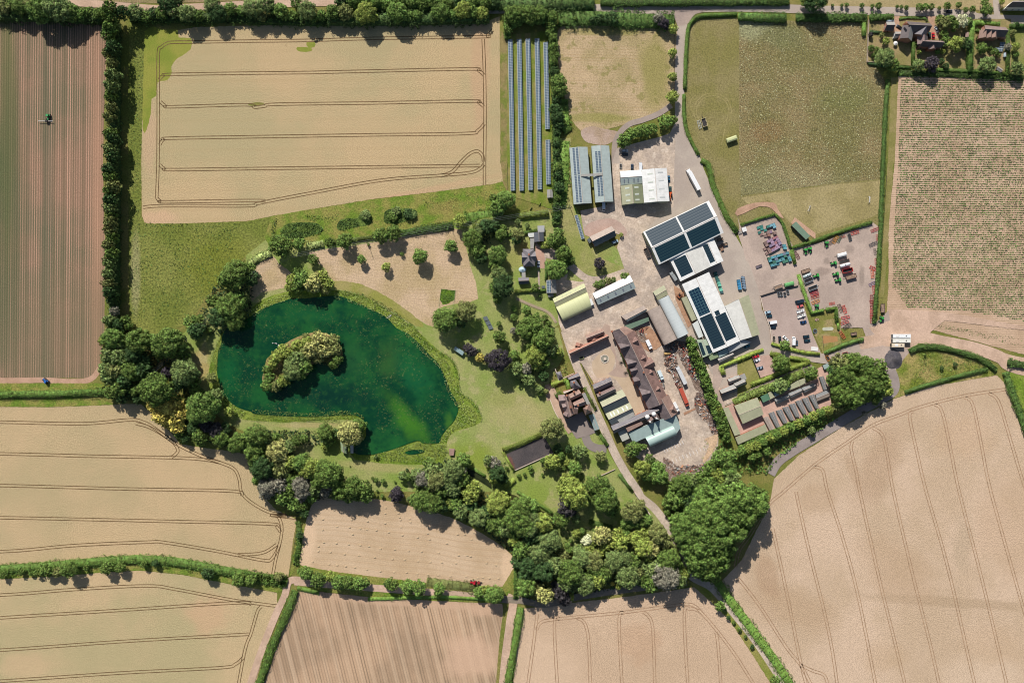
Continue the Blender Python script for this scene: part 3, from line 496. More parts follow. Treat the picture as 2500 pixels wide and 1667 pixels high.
R_PGREY = roofm('plain_grey_felt', (160, 156, 148), var=.12); R_DGREEN = roofm('deep_green_sheeting', (86, 124, 96), var=.08); R_TEALB = roofm('pale_green_barrel', (176, 196, 186), var=.04, rough=.35)
WALLB = pm('red_brick', (170, 112, 86), .9, .2, 2); WALLC = pm('cladding_green_grey', (150, 156, 128), .6, .08); WALLW = pm('white_render', (226, 220, 210), .8, .06); WALLT = pm('dark_timber', (84, 74, 66), .9, .2); WALLP = pm('pale_cladding', (196, 196, 186), .6, .08); STONE = pm('pale_coping', (214, 196, 176), .8, .1)
FRAME = pm('window_frame', (220, 216, 208), .5, .05); DOORG = pm('grey_door', (132, 138, 140), .6, .1); DOORW = pm('wooden_door', (104, 76, 56), .8, .15)
PV = panelm('solar_cells', (34, 62, 82), (60, 92, 104), 1.05, 1.7, .07); PVL = panelm('pale_solar_cells', (86, 102, 116), (196, 202, 198), 1.05, 1.7, .14); PVS = panelm('sunlit_solar_cells', (78, 88, 94), (112, 118, 120), 40, 1.75, .2); PVD = panelm('shaded_solar_cells', (30, 54, 64), (64, 88, 86), 30, 1.75, .12)  # PVS and PVD: same panels, coloured as sunlit and as shaded
PVG = panelm('grid_solar_cells', (26, 50, 68), (76, 108, 114), 1.9, 1.9, .16); PVV = panelm('banded_solar_cells', (34, 52, 62), (56, 76, 80), 1.75, 30, .14)
def building(name, label, cat, at, group=None):
    p = W(at); return empty(name, (p.x, p.y, 0), 0, label, cat, group)
def loc(root, v): return Vector((v.x - root.location.x, v.y - root.location.y, v.z))
def quads(name, faces, mats, parent, mi=None, per=None):
    """each face: list of 3D points; UV in metres along its first edge"""
    vs = []; fs = []; uv = []
    for f in faces:
        n = len(vs); vs += f; fs.append(tuple(range(n, n + len(f))))
        u = (f[1] - f[0]).normalized(); nn = (f[1] - f[0]).cross(f[2] - f[0]); nn = nn.normalized() if nn.length > 1e-6 else Vector((0, 0, 1)); v = nn.cross(u)
        uv += [((p - f[0]).dot(u), (p - f[0]).dot(v)) for p in f]
    return mesh(name, vs, fs, mats, parent, mi, uv)
def slab(lo, th=.18):
    """four-cornered roof slope as a slab: list of faces"""
    a = [Vector(p) for p in lo]; n = (a[1] - a[0]).cross(a[3] - a[0]).normalized(); n = -n if n.z < 0 else n; b = [p - n * th for p in a]
    top = a if (a[1] - a[0]).cross(a[3] - a[0]).z > 0 else a[::-1]
    m = len(a); return [top] + [[a[i], b[i], b[(i + 1) % m], a[(i + 1) % m]] for i in range(m)] + [b[::-1] if top is a else b]
class Roof: pass
def walls(root, base, he, mat_, ridge=None, inset=.35):
    """base: plan corners (eave level); ridge: ((i,j,point),...) gable peaks between corners"""
    c = sum(base, Vector()) / len(base); b = [p + (c - p).normalized() * inset for p in base]; n = len(b)
    vs = [Vector((p.x, p.y, 0)) for p in b] + [Vector((p.x, p.y, he - .12)) for p in b]; fs = [(i, (i + 1) % n, n + (i + 1) % n, n + i) for i in range(n)]
    if ridge:
        for (i, j, p) in ridge:
            q = p + (c - p).normalized() * inset; vs.append(Vector((q.x, q.y, p.z - .25))); fs.append((n + i, n + j, len(vs) - 1))
    return mesh('wall', [loc(root, v) for v in vs], fs, mat_, root), b
def openings(root, b, he, style, i0=None):
    """doors and windows set a little proud of the walls"""
    n = len(b)
    for i in range(n):
        p, q = b[i], b[(i + 1) % n]; d = q - p; d.z = 0; l = d.length
        if l < 3: continue
        ang = math.atan2(d.y, d.x); u = d / l; c = (p + q) / 2
        if style == 'barn':
            if i % 2 == 1 and l > 4:
                mb = MB(); h = min(he - .8, 4.5); mb.box((0, 0, h / 2), (min(l * .45, 5), .16, h)); mb.box((0, 0, h + .08), (min(l * .45, 5) + .3, .24, .16))
                o = mb.build('door', DOORG, root); v = loc(root, c); o.location = (v.x, v.y, 0.02); o.rotation_euler.z = ang
        elif style in ('house', 'shed'):
            k = max(1, int(l / 3.6)) if style == 'house' else 1
            for j in range(k):
                pt = p + u * l * (j + .5) / k; v = loc(root, pt)
                if j == 0 and i in (0, 2):
                    mb = MB(); mb.box((0, 0, 1.02), (1.0, .14, 2.04)); o = mb.build('door', DOORW, root); o.location = (v.x, v.y, .02); o.rotation_euler.z = ang
                    link_child(o, 'handle', (.35, .1, 1.0), (.06, .06, .14), STEEL)
                else:
                    mb = MB(); mb.box((0, 0, min(1.5, he * .55)), (1.2, .12, 1.1)); o = mb.build('window', GLASS, root); o.location = (v.x, v.y, .02); o.rotation_euler.z = ang
                    link_child(o, 'frame', (0, 0, min(1.5, he * .55) + .6), (1.4, .2, .1), FRAME); link_child(o, 'sill', (0, 0, min(1.5, he * .55) - .6), (1.4, .26, .1), STONE)
def link_child(par, name, c, d, m): return MB().box(c, d).build(name, m, par)
def gable(root, pts, he, hr, rm, wm=WALLC, rm2=None, frac=.5, style='barn', over=0, wall=True, hip0=0, hip1=0):
    a, b, c, d = [W(p, he) for p in L(pts)]
    if frac == .5: r0, r1 = (a + d) / 2, (b + c) / 2
    else: r0, r1 = a + (d - a) * frac, b + (c - b) * frac
    r0 = r0.copy(); r1 = r1.copy(); r0.z = r1.z = hr
    ax = (r1 - r0); r0 = r0 + ax * hip0; r1 = r1 - ax * hip1
    R = Roof(); R.q = {'A': (a, b, r1, r0), 'B': (d, c, r1, r0)}; R.root = root
    if wall:
        _, bb = walls(root, [a, b, c, d], he, wm, (() if hip1 else ((1, 2, r1),)) + (() if hip0 else ((3, 0, r0),)))
        if style: openings(root, bb, he, style)
    la = [loc(root, v) for v in (a, b, r1, r0)]; lb = [loc(root, v) for v in (c, d, r0, r1)]
    fa, fb = slab(la), slab(lb); f = fa + fb; mi = [0] * len(fa) + [1 if rm2 else 0] * len(fb)
    def tri(x, y, z):
        t = [loc(root, v) for v in (x, y, z)]; n = (t[1] - t[0]).cross(t[2] - t[0])
        return t if n.z > 0 else t[::-1]
    if hip1: f.append(tri(b, c, r1)); mi.append(1 if rm2 else 0)
    if hip0: f.append(tri(d, a, r0)); mi.append(1 if rm2 else 0)
    R.o = quads('roof', f, [rm, rm2] if rm2 else rm, root, mi)
    rid = MB(); e = loc(root, r0); g = loc(root, r1); rid.cyl(e + Vector((0, 0, .04)), g + Vector((0, 0, .04)), .13, n=6); rid.build('ridge_cap', CAP, R.o)
    return R
CAP = pm('ridge_capping', (196, 176, 160), .8, .1)
def on(R, side, u, v, lift=0):
    a, b, r1, r0 = R.q[side]; p = (a + (b - a) * u) * (1 - v) + (r0 + (r1 - r0) * u) * v
    n = (b - a).cross(r0 - a).normalized(); n = -n if n.z < 0 else n
    return p + n * lift
def patch(R, side, u0, u1, v0, v1, m, name='solar_panel', th=.1, flip=False):
    c = [on(R, side, u, v, .06 + th) for u, v in ((u0, v0), (u1, v0), (u1, v1), (u0, v1))]
    return quads(name, slab([loc(R.root, p) for p in c], th), m, R.o)
SKYL = pm('skylight_sheet', (200, 204, 188), .4, .05)
def lights(R, side, us, vs, du, dv, m=SKYL, name='skylight'):
    for u in us:
        for v in vs: patch(R, side, u - du, u + du, v - dv, v + dv, m, name, .05)
def flat(root, pts, h, rm, wm=WALLC, h2=None, name='roof', wall=True, style=None):
    q = [W(p, h) for p in L(pts)]; n = len(q)
    if h2 is not None:
        for i in (2, 3): q[i] = W(L(pts)[i], h2)
    if wall:
        b = q; c = sum(b, Vector()) / n; b = [p + (c - p).normalized() * .25 for p in b]
        vs = [Vector((p.x, p.y, 0)) for p in b] + [Vector((p.x, p.y, p.z - .1)) for p in b]
        mesh('wall', [loc(root, v) for v in vs], [(i, (i + 1) % n, n + (i + 1) % n, n + i) for i in range(n)], wm, root)
        if style: openings(root, b, h, style)
    l = [loc(root, v) for v in q]; R = Roof(); R.root = root; R.o = quads(name, slab(l, .2), rm, root)
    if n == 4: R.q = {'A': (q[0], q[1], q[2], q[3])}
    return R
def barrel(root, pts, he, hr, rm, wm=WALLP, seg=12, style='barn', ends=True):
    a, b, c, d = [W(p, he) for p in L(pts)]
    if ends:
        _, bb = walls(root, [a, b, c, d], he, wm)
        if style: openings(root, bb, he, style)
    fs = []; prof = []
    for i in range(seg + 1):
        t = math.pi * i / seg; f = (1 - math.cos(t)) / 2; z = he + (hr - he) * math.sin(t)
        p = a + (d - a) * f; q = b + (c - b) * f; p.z = z; q.z = z; prof.append((loc(root, p), loc(root, q)))
    for i in range(seg): fs.append([prof[i][0], prof[i][1], prof[i + 1][1], prof[i + 1][0]])
    o = quads('roof', fs, rm, root); o.data.polygons.foreach_set('use_smooth', [True] * len(o.data.polygons))
    bm = bmesh.new(); bm.from_mesh(o.data); bmesh.ops.remove_doubles(bm, verts=bm.verts, dist=.01); bmesh.ops.recalc_face_normals(bm, faces=bm.faces)
    if sum(f.normal.z for f in bm.faces) < 0: bmesh.ops.reverse_faces(bm, faces=bm.faces)
    bm.to_mesh(o.data); bm.free()
    for s, nm in ((0, 'end_wall'), (1, 'end_wall')):
        pp = [pr[s] for pr in prof]; mesh(nm, pp, [tuple(range(len(pp)))], wm, root)
    return o
def cross(root, p_in, p_out, w, he, hr, rm, rm2=None, wm=WALLB, hi=None):
    """gabled wing: ridge from p_in (inside the main roof) to p_out (its gable end)"""
    i_, o_ = W(L(p_in)[0], hr), W(L(p_out)[0], hr); d = (o_ - i_); d.z = 0; d.normalize(); s = Vector((-d.y, d.x, 0)) * w / 2
    if hi: i_.z = hi
    a = i_ + s; b = o_ + s; c = o_ - s; e = i_ - s
    for v in (a, b, c, e): v.z = he
    bb = [b, c, c - d * 3, b - d * 3]; bb = [p + (((b + c) / 2 - d * 1.5) - p).normalized() * .3 for p in bb]
    vs = [Vector((p.x, p.y, 0)) for p in bb] + [Vector((p.x, p.y, he - .1)) for p in bb] + [Vector((o_.x - d.x * .3, o_.y - d.y * .3, hr - .25))]
    mesh('wall', [loc(root, v) for v in vs], [(0, 1, 5, 4), (1, 2, 6, 5), (3, 0, 4, 7), (4, 5, 8)], wm, root)
    fa = slab([loc(root, v) for v in (a, b, o_, i_)]); fb = slab([loc(root, v) for v in (e, c, o_, i_)])
    return quads('gable_roof', fa + fb, [rm, rm2 or rm], root, [0] * len(fa) + [1] * len(fb))
def pyramid(root, pts, he, hr, rm, wm=WALLB, apex=None, name='roof', wall=True):
    q = [W(p, he) for p in L(pts)]; c = sum(q, Vector()) / len(q); ap = W(L(apex)[0], hr) if apex else Vector((c.x, c.y, hr)); ap.z = hr
    if wall: walls(root, q, he, wm)
    vs = [loc(root, v) for v in q] + [loc(root, ap)]; n = len(q)
    fs = [(i, (i + 1) % n, n) for i in range(n)]; a = sum(vs[i].x * vs[(i + 1) % n].y - vs[(i + 1) % n].x * vs[i].y for i in range(n))
    if a < 0: fs = [f[::-1] for f in fs]
    return mesh(name, vs, fs, rm, root)
def chimney(root, at, h0, h1, s=.8):
    p = loc(root, W(L(at)[0], h1)); mb = MB(); mb.box((p.x, p.y, (h0 + h1) / 2), (s, s * 1.3, h1 - h0)); mb.box((p.x, p.y, h1 + .1), (s + .2, s * 1.3 + .2, .2)); o = mb.build('chimney', WALLB, root)
    MB().cyl((p.x, p.y - .25, h1 + .2), (p.x, p.y - .25, h1 + .6), .13).cyl((p.x, p.y + .25, h1 + .2), (p.x, p.y + .25, h1 + .6), .13).build('chimney_pot', R_BRICK, o)
def at(s): return L(s)[0]

r = building('barn', 'long grey-green barn with one solar strip, nearest the solar rows', 'barn', at('M4 165,400'), 'twin grey barns')
g = gable(r, 'M4 45,95 92,713 290,700 243,85', 5, 6.6, R_GREY, WALLC)
patch(g, 'A', .01, .485, .28, .58, PVL); patch(g, 'A', .01, .485, .64, .94, PVL); patch(g, 'A', .5, .97, .28, .58, PVL); patch(g, 'A', .5, .97, .64, .94, PVL)
flat(r, 'M4 165,382 300,378 300,405 175,408', 6.9, R_PGREY, wall=False, name='roof_walkway')
r = building('barn', 'long grey-green barn with a van parked at its south end', 'barn', at('M4 405,380'), 'twin grey barns')
g = gable(r, 'M4 285,75 330,693 525,683 480,72', 5, 6.6, R_GREY, WALLC)
for u0, u1 in ((.1, .47), (.52, .89)): patch(g, 'A', u0, u1, .32, .6, PVL); patch(g, 'A', u0, u1, .66, .94, PVL)
flat(r, 'M4 302,378 410,366 408,396 302,404', 6.9, R_PGREY, wall=False, name='roof_walkway')
r = building('workshop', 'small workshop with white north slope and grey south slope behind olive store', 'workshop', at('M4 720,420'))
g = gable(r, 'M4 598,350 832,335 840,485 608,503', 5, 6.6, R_WHITE, WALLP, R_GREY); lights(g, 'B', (.17, .36, .62, .81), (.5,), .025, .27, pm('grey_rooflight', (128, 134, 142), .3, .05))
r = building('workshop', 'olive roofed workshop with six white skylights', 'workshop', at('M4 735,600'))
g = gable(r, 'M4 608,510 625,718 860,697 843,490', 6, 7.8, R_OLIVE2, WALLC, R_OLIVE); lights(g, 'A', (.16, .52, .82), (.55,), .045, .2); lights(g, 'B', (.16, .52, .82), (.6,), .045, .2)
r = building('warehouse', 'large white warehouse with two slopes and eight faint skylights', 'warehouse', at('M4 990,500'))
g = gable(r, 'M4 835,335 862,695 1140,678 1110,315', 7, 8.6, R_WHITE, WALLP); lights(g, 'A', (.15, .4, .64, .9), (.62,), .018, .2); lights(g, 'B', (.12, .37, .62, .87), (.55,), .018, .22, pm('pale_rooflight', (206, 206, 200), .3, .05))
r = building('packhouse', 'biggest shed, a white roof nearly covered by four solar fields', 'packhouse', at('B3 1830,660'))
g = gable(r, 'B3 1450,652 2080,352 2222,660 1602,965', 8, 10, R_WHITE, pm('sage_cladding', (150, 160, 128), .6, .08))
for u0, u1 in ((.025, .485), (.51, .955)): patch(g, 'A', u0, u1, .05, .93, PVS, th=.14); patch(g, 'B', u0 + .01, u1, .08, .93, PVD, th=.14)  # south panels get the darker copy, shade put into their colour
r = building('annexe', 'white annexe with two solar blocks adjoining the south side of the biggest shed', 'annexe', at('B3 1950,930'))
g = gable(r, 'B3 1705,915 1808,1125 2095,985 2000,772', 6.4, 7.4, R_WHITE, WALLP, roofm('light_grey_sheeting', (214, 210, 200), var=.12, ribs=1.2)); patch(g, 'A', .1, .86, .16, .92, PVV)
g = gable(r, 'B3 2000,772 2095,985 2220,930 2125,712', 6.4, 7.0, R_WHITE, WALLP); patch(g, 'A', .08, .86, .18, .9, PVV)
r = building('long_shed', 'long white shed with two solar blocks west and one stepped block east', 'shed', at('N5 900,300'))
g = gable(r, 'P 1665,694 1740.5,861.5 1807,832 1731,664', 6, 7.8, R_WHITE, WALLP, style='barn'); patch(g, 'A', .12, .485, .18, .93, PVG); patch(g, 'A', .505, .955, .14, .96, PVV)
patch(g, 'B', .57, .925, .12, .92, PVV); patch(g, 'B', .505, .565, .5, .82, PVV)
r = building('long_shed', 'white and olive shed with clipped corner beside the car park', 'shed', at('N5 1750,500'))
g = gable(r, 'P 1769.6,747 1807.3,830.8 1855,816 1827.8,719.4', 6, 7.6, roofm('off_white_sheeting', (220, 216, 206), var=.1, ribs=1.2), WALLC, R_OLIVE2, frac=.57)
r = building('lean_to', 'grey lean-to roof at the south end of the white sheds', 'lean-to', at('N5 1600,1000')); flat(r, 'N5 1330,1055 1718,865 1905,935 1375,1190', 4.5, roofm('dove_grey_sheeting', (190, 188, 182), var=.06, ribs=1), WALLC, h2=4)
r = building('outbuilding', 'small green outbuilding between long shed and grey gabled hut', 'outbuilding', at('N5 1000,1280')); flat(r, 'N5 872,1262 1085,1178 1122,1290 925,1370', 4.6, roofm('soft_green_sheeting', (150, 164, 122), var=.06), WALLC, h2=4)
r = building('outbuilding', 'teal roofed outbuilding shaded by the long white shed', 'outbuilding', at('N5 1200,1200')); flat(r, 'N5 1092,1176 1322,1062 1368,1196 1140,1296', 4.2, R_TEAL, WALLC, h2=3.8)
r = building('outbuilding', 'plain grey outbuilding beside the clipped hedge', 'outbuilding', at('N5 1290,1300')); gable(r, 'N5 1088,1322 1460,1182 1495,1250 1138,1422', 3, 3.7, R_PGREY, WALLP, style='shed')
r = building('lean_to', 'dull olive lean-to along the west wall of the long shed', 'lean-to', at('P 1684,752')); flat(r, 'P 1663.5,728 1679.3,721.4 1705,777 1689.5,784.4', 4.5, R_OLIVE2, WALLC, h2=4.2)
r = building('lean_to', 'pale ribbed lean-to south of the olive one', 'lean-to', at('N5 620,620')); flat(r, 'N5 492,500 620,412 755,790 648,838', 4.5, roofm('pale_ribbed_sheeting', (206, 208, 200), var=.06, ribs=1), WALLP, h2=4.8)
r = building('workshop', 'sage green workshop with two slim solar blocks by the tree row', 'workshop', at('N5 800,1050'))
g = gable(r, 'N5 595,870 740,1305 985,1190 840,860', 4.5, 5.6, roofm('sage_sheeting', (174, 186, 160), var=.06), WALLP); patch(g, 'A', .18, .9, .12, .68, PVV); patch(g, 'B', .42, .95, .1, .85, PVV)
r = building('dutch_barn', 'curved brown fibre-cement barn beside the pale curved one', 'barn', at('P 1616,794')); barrel(r, 'P 1578.8,760.2 1620.9,842.6 1652.8,826.8 1611,744.5', 5, 7.5, R_DULL, WALLT)
r = building('dutch_barn', 'curved pale grey barn beside the brown curved one', 'barn', at('P 1644,770')); barrel(r, 'P 1606,732.9 1653.2,826.6 1681,812.8 1632.4,720.2', 5, 8, R_BARREL, WALLP)
r = building('outbuilding', 'small olive gabled store north of the curved barns', 'store', at('B3 1620,1230')); gable(r, 'B3 1545,1225 1650,1160 1690,1250 1590,1305', 4, 5, R_OLIVE2, WALLC)
r = building('cart_shed', 'shed with brown north slope and green south slope west of curved barns', 'shed', at('K2 700,120'))
gable(r, 'B3 1240,1457 1458,1355 1490,1405 1300,1510', 4.5, 5.0, R_DULL, WALLT, R_DARK, frac=.7); flat(r, 'K2 430,250 1010,40 1030,130 590,325', 3, R_GREEN, WALLT, h2=2.7)
r = building('courtyard_range', 'long slate and tile range with nine gables between courtyard and scrapyard', 'range', at('P 1560,900'))
gable(r, 'P 1503,829 1583,999 1632,975 1549,806', 5.5, 11, R_RNG, WALLB, R_RNG2, style='house'); gable(r, 'P 1493.3,809.3 1503.5,831 1548,807 1527,796.5', 5, 8.2, R_RNG, WALLB, R_TILE)
gable(r, 'P 1592.7,984 1618,1027 1655,1007 1631.4,962', 5, 9.4, R_RNG, WALLB, R_TILE, style='house')
for a, b, wd, hr in (('K2 560,720', 'K2 340,790', 7, 10), ('K2 730,1110', 'K2 510,1170', 8, 9.5), ('K2 750,1290', 'K2 590,1340', 6, 8.5), ('K3 680,150', 'K3 560,180', 6, 8.5), ('K3 900,400', 'K3 720,450', 9, 9.5)): cross(r, a, b, wd * .9, 6.2, hr + 1.3, R_RNG, R_RNG)
for a, b, wd, hr in (('K2 640,650', 'K2 760,590', 8, 9), ('K2 830,1060', 'K2 940,1000', 7, 8.6), ('K2 890,1250', 'K2 1150,1110', 7.5, 8.8), ('K2 990,1420', 'K2 1110,1350', 7, 8), ('K3 990,370', 'K3 1080,310', 7, 8.5)): cross(r, a, b, wd * .9, 6, hr + 1.5, R_RNG2, R_TILE)
chimney(r, 'K2 895,1360', 8, 11.5); chimney(r, 'K2 140,385', 5, 8)
pyramid(r, 'K3 1180,740 1360,640 1440,800 1260,890', 5.5, 10, R_TILE, WALLB, 'K3 1340,730')
r = building('brick_range', 'thin red tiled range along the north side of the courtyard', 'range', at('C3 930,170')); gable(r, 'C3 735,225 1105,60 1128,95 755,268', 4, 6, R_BRICK, WALLB, R_TILE, style='house'); cross(r, 'C3 840,180', 'C3 850,150', 5, 4, 5.6, R_BRICK); cross(r, 'C3 985,120', 'C3 980,90', 5, 4, 5.6, R_BRICK)
r = building('brick_shed', 'red tiled shed backing onto the thin courtyard range', 'shed', at('C3 990,70')); gable(r, 'C3 898,72 1060,8 1085,62 915,128', 4.2, 6.8, R_TILE, WALLB, R_TILE, style='shed')
r = building('slate_store', 'slate roofed store, northern one of two beside the lane', 'store', at('K1 1380,400'), 'pair of slate stores'); g = gable(r, 'K1 1140,380 1562,200 1632,378 1205,585', 4.5, 8.6, R_SLATE, WALLB, style='house', frac=.43); lights(g, 'A', (.55, .75), (.5,), .01, .05, WHITE)
r = building('slate_store', 'slate roofed store, southern one of two beside the lane', 'store', at('K1 1470,590'), 'pair of slate stores'); gable(r, 'K1 1225,590 1640,398 1710,550 1295,758', 4.5, 8.4, R_TILE2, WALLB, R_SLATE, style='house', frac=.43); chimney(r, 'K1 1315,580', 6, 9)
r = building('twin_shed', 'double span shed with olive and dark slopes and five white skylights', 'shed', at('C3 1200,750'))
gable(r, 'C3 1030,697 1250,590 1318,716 1088,822', 4.5, 7.6, R_OLIVE2, WALLC, R_DARK, frac=.46); g = gable(r, 'C3 1090,822 1320,716 1372,826 1150,938', 4.5, 6.8, R_OLIVE2, WALLC, R_DARK, frac=.46); lights(g, 'A', (.17, .29, .46, .66, .83), (.5,), .022, .3)  # dark south slopes: the same roofing with its shade painted in
r = building('store', 'flat dark grey store south of the double span shed', 'store', at('C3 1290,850')); flat(r, 'C3 1205,880 1355,800 1372,842 1228,915', 5.5, R_PGREY, WALLT)
r = building('slate_range', 'long slate roof with two white domed vents on its shaded side', 'range', at('C3 1370,870')); g = gable(r, 'C3 1142,940 1578,752 1612,812 1172,1012', 5, 8.6, R_SLATE, WALLB, style='house')
for q in ('K3 830,888', 'K3 962,832'):
    p = loc(r, W(at(q), 9.5)); MB().cyl((p.x, p.y, 6), (p.x, p.y, 9.2), 1.0, n=12).ball((p.x, p.y, 9.2), 1.6, 12).build('vent_dome', WHITE, r, True)
r = building('grey_hall', 'broad teal grey roof in the south of the courtyard group', 'hall', at('K3 950,1100'))
flat(r, 'K3 442,1200 1390,828 1468,1000 545,1418', 5.8, R_TEAL, WALLP, h2=5.2); flat(r, 'K3 395,1112 712,982 745,1032 437,1192', 7.5, R_TILE, WALLB, h2=7.2, name='lean_to_roof')
flat(r, 'K3 1338,1045 1466,1000 1495,1110 1408,1235', 6.0, R_TEAL, WALLP, name='lean_to_roof'); flat(r, 'K3 238,1200 395,1112 470,1320 325,1385', 4, roofm('putty_sheeting', (180, 178, 164), var=.05), WALLP, name='lean_to_roof')
r = building('barrel_hall', 'pale green curved roof at the southern edge of the courtyard group', 'hall', at('K3 1100,1280')); barrel(r, 'K3 782,1298 1335,1055 1425,1245 882,1490', 4.6, 7.5, R_TEALB, WALLP)
for nm, q, ap, lb in (('a', 'K3 782,940 870,870 985,900 945,995 850,985', 'K3 885,990', 'western of two pointed kiln roofs with white cowls'), ('b', 'K3 905,868 1020,800 1080,925 990,950', 'K3 1018,920', 'eastern of two pointed kiln roofs with white cowls')):
    r = building('kiln', lb, 'kiln', at(ap), 'pair of kilns'); pyramid(r, q, 6.5, 12.5, R_TILE2, WALLB, ap); p = loc(r, W(at(ap), 12.5)); MB().cyl((p.x, p.y, 12), (p.x, p.y, 14.4), .75, .12, 8).box((p.x + .5, p.y - .2, 14.2), (1.4, .12, .3)).build('cowl', WHITE, r)
# manor house
r = building('manor_house', 'rambling tiled manor house with many hips and chimneys beside the lawn', 'house', at('K1 690,800'))
gable(r, 'K1 405,690 515,1172 722,1075 590,600', 8, 11, R_TILE2, WALLB, R_TILE, style='house'); gable(r, 'K1 560,620 812,490 905,640 640,760', 8, 11.5, R_TILE, WALLB, style='house'); gable(r, 'K1 660,800 905,675 990,865 725,945', 8, 11.5, R_TILE, WALLB, R_SLATE, style='house')
cross(r, 'K1 520,900', 'K1 430,930', 7, 8, 10.6, R_TILE2); cross(r, 'K1 500,750', 'K1 340,770', 7, 8, 10.6, R_TILE2); cross(r, 'K1 700,950', 'K1 800,960', 7, 8, 10.2, R_TILE); cross(r, 'K1 560,1060', 'K1 520,1140', 5, 8, 10, R_TILE2)
flat(r, 'K1 885,590 965,572 1085,835 1010,860', 7, R_PGREY, WALLB, name='flat_roof'); pyramid(r, 'K1 910,945 1065,845 1140,1030 975,1115', 8, 13, R_TILE, WALLB, 'K1 1010,975'); pyramid(r, 'K1 598,290 735,250 875,455 705,510 620,430', 8, 12, R_SLATE, WALLB, 'K1 715,370')
gable(r, 'K1 542,215 800,92 865,235 600,290', 7, 9.5, R_SLATE, WALLB, style='house'); flat(r, 'K1 440,545 540,520 690,478 680,500 460,600', 8.5, STONE, WALLB, name='parapet')
for q in ('K1 700,330', 'K1 700,555', 'K1 800,880', 'K1 525,640', 'K1 620,920'): chimney(r, q, 9, 13)
r = building('garden_building', 'low green-grey roof between manor forecourt and lane', 'garden building', at('K1 1180,1280')); gable(r, 'K1 1048,1110 1190,1475 1312,1440 1175,1075', 3.2, 4.2, R_TEAL, WALLP, style='shed')
r = building('ruined_shed', 'small roofed corner of a ruined walled yard under trees', 'shed', at('K1 340,130')); pyramid(r, 'K1 255,90 380,60 430,200 335,245', 3, 4.4, R_SLATE, WALLB)
r = building('garden_wall', 'red brick wall enclosing the ruined yard north of the manor', 'wall', at('K1 400,200')); flat(r, 'K1 240,0 260,0 345,265 325,275', 2, STONE, WALLB, name='coping'); flat(r, 'K1 340,262 700,100 705,115 350,280', 2, STONE, WALLB, name='coping')
# farmhouse
r = building('farmhouse', 'hipped slate farmhouse with white conservatory at its corner', 'house', at('K6 560,700'))
gable(r, 'K6 440,533 455,866 678,864 662,533', 6, 9.4, R_SLATE, WALLB, style='house', hip0=.28, hip1=.28); cross(r, 'K6 550,690', 'K6 425,690', 7, 5.8, 8.8, R_SLATE, wm=WALLW); cross(r, 'K6 560,680', 'K6 692,670', 7, 5.8, 8.8, R_SLATE, wm=WALLW)
cons = [(L('K6 435,925')[0][0] + 9.6 * math.cos(i * math.pi / 4 + .39), L('K6 435,925')[0][1] + 7 * math.sin(i * math.pi / 4 + .39)) for i in range(8)]
pyramid(r, 'P ' + ' '.join('%.1f,%.1f' % c for c in cons), 2.8, 4.0, pm('conservatory_glazing', (196, 216, 222), .2, .04), WALLW, name='conservatory_roof'); chimney(r, 'K6 560,640', 8, 11)
flat(r, 'K6 583,328 665,324 652,524 586,524', 2.8, R_PGREY, WALLB, name='link_roof')
r = building('garage', 'slate roofed double garage north of the farmhouse', 'garage', at('K6 750,300')); gable(r, 'K6 655,215 662,400 845,388 840,212', 3.6, 5.6, roofm('dark_and_shaded_slate', (98, 100, 106), var=.1), WALLB, style='shed')
r = building('greenhouse', 'small glass lean-to on the north end of the garage', 'greenhouse', at('K6 790,150')); flat(r, 'K6 722,90 856,84 856,205 730,212', 2.6, roofm('grey_glass', (170, 170, 168), var=.06), WALLW)
r = building('shed', 'small white flat roof on the garage west side', 'shed', at('K6 600,270')); flat(r, 'K6 540,230 655,222 660,300 572,312 545,285', 2.6, roofm('pale_felt', (206, 206, 198), var=.05), WALLW)
r = building('summer_house', 'slate summer house south of the farmhouse', 'summer house', at('K6 460,1140')); gable(r, 'K6 355,1083 558,1078 556,1198 362,1206', 2.8, 4.6, R_SLATE, WALLW, roofm('dark_and_shaded_slate', (98, 100, 106)), style='shed'); flat(r, 'K6 422,972 492,972 496,1076 420,1078', 2.6, R_PGREY, WALLW, name='link_roof')  # darker slate on the south slope paints its shade
r = building('solar_garage', 'grey gabled garage with solar panels on its west slope', 'garage', at('K6 990,1250')); g = gable(r, 'K6 893,1130 898,1383 1092,1372 1080,1116', 3.2, 4.8, R_PGREY, WALLT, style='shed'); patch(g, 'A', .04, .96, .08, .92, PVL)
r = building('shed', 'tiny grey shed tucked south of the solar garage', 'shed', at('K6 980,1420')); flat(r, 'K6 930,1388 1028,1388 1028,1445 932,1450', 2.2, R_PGREY, WALLT)
r = building('shed', 'tiny dark shed in the farmhouse vegetable plot', 'shed', at('K6 835,1255')); flat(r, 'K6 800,1235 868,1235 868,1282 803,1282', 2.0, R_DARK, WALLT)
r = building('cottage', 'brown and dark roofed cottage with an estate car beside it', 'cottage', at('B3 1080,700')); gable(r, 'B3 938,698 1150,596 1195,690 985,795', 4.2, 7, R_DULL, WALLB, R_DARK, style='house'); flat(r, 'B3 915,725 940,705 962,745 935,762', 3, R_DARK, WALLB, name='lean_to_roof')  # R_DARK on the south slope stands for the brown roof in shade
r = building('white_shed', 'long white roofed shed with grey south slope', 'shed', at('B3 1170,1210')); g = gable(r, 'B3 965,1240 1325,1065 1380,1190 1020,1350', 4.2, 5.8, R_WHITE, WALLP, R_GREY); lights(g, 'B', (.1, .3, .5, .7, .9), (.5,), .018, .2, pm('grey_rooflight', (128, 134, 142)))
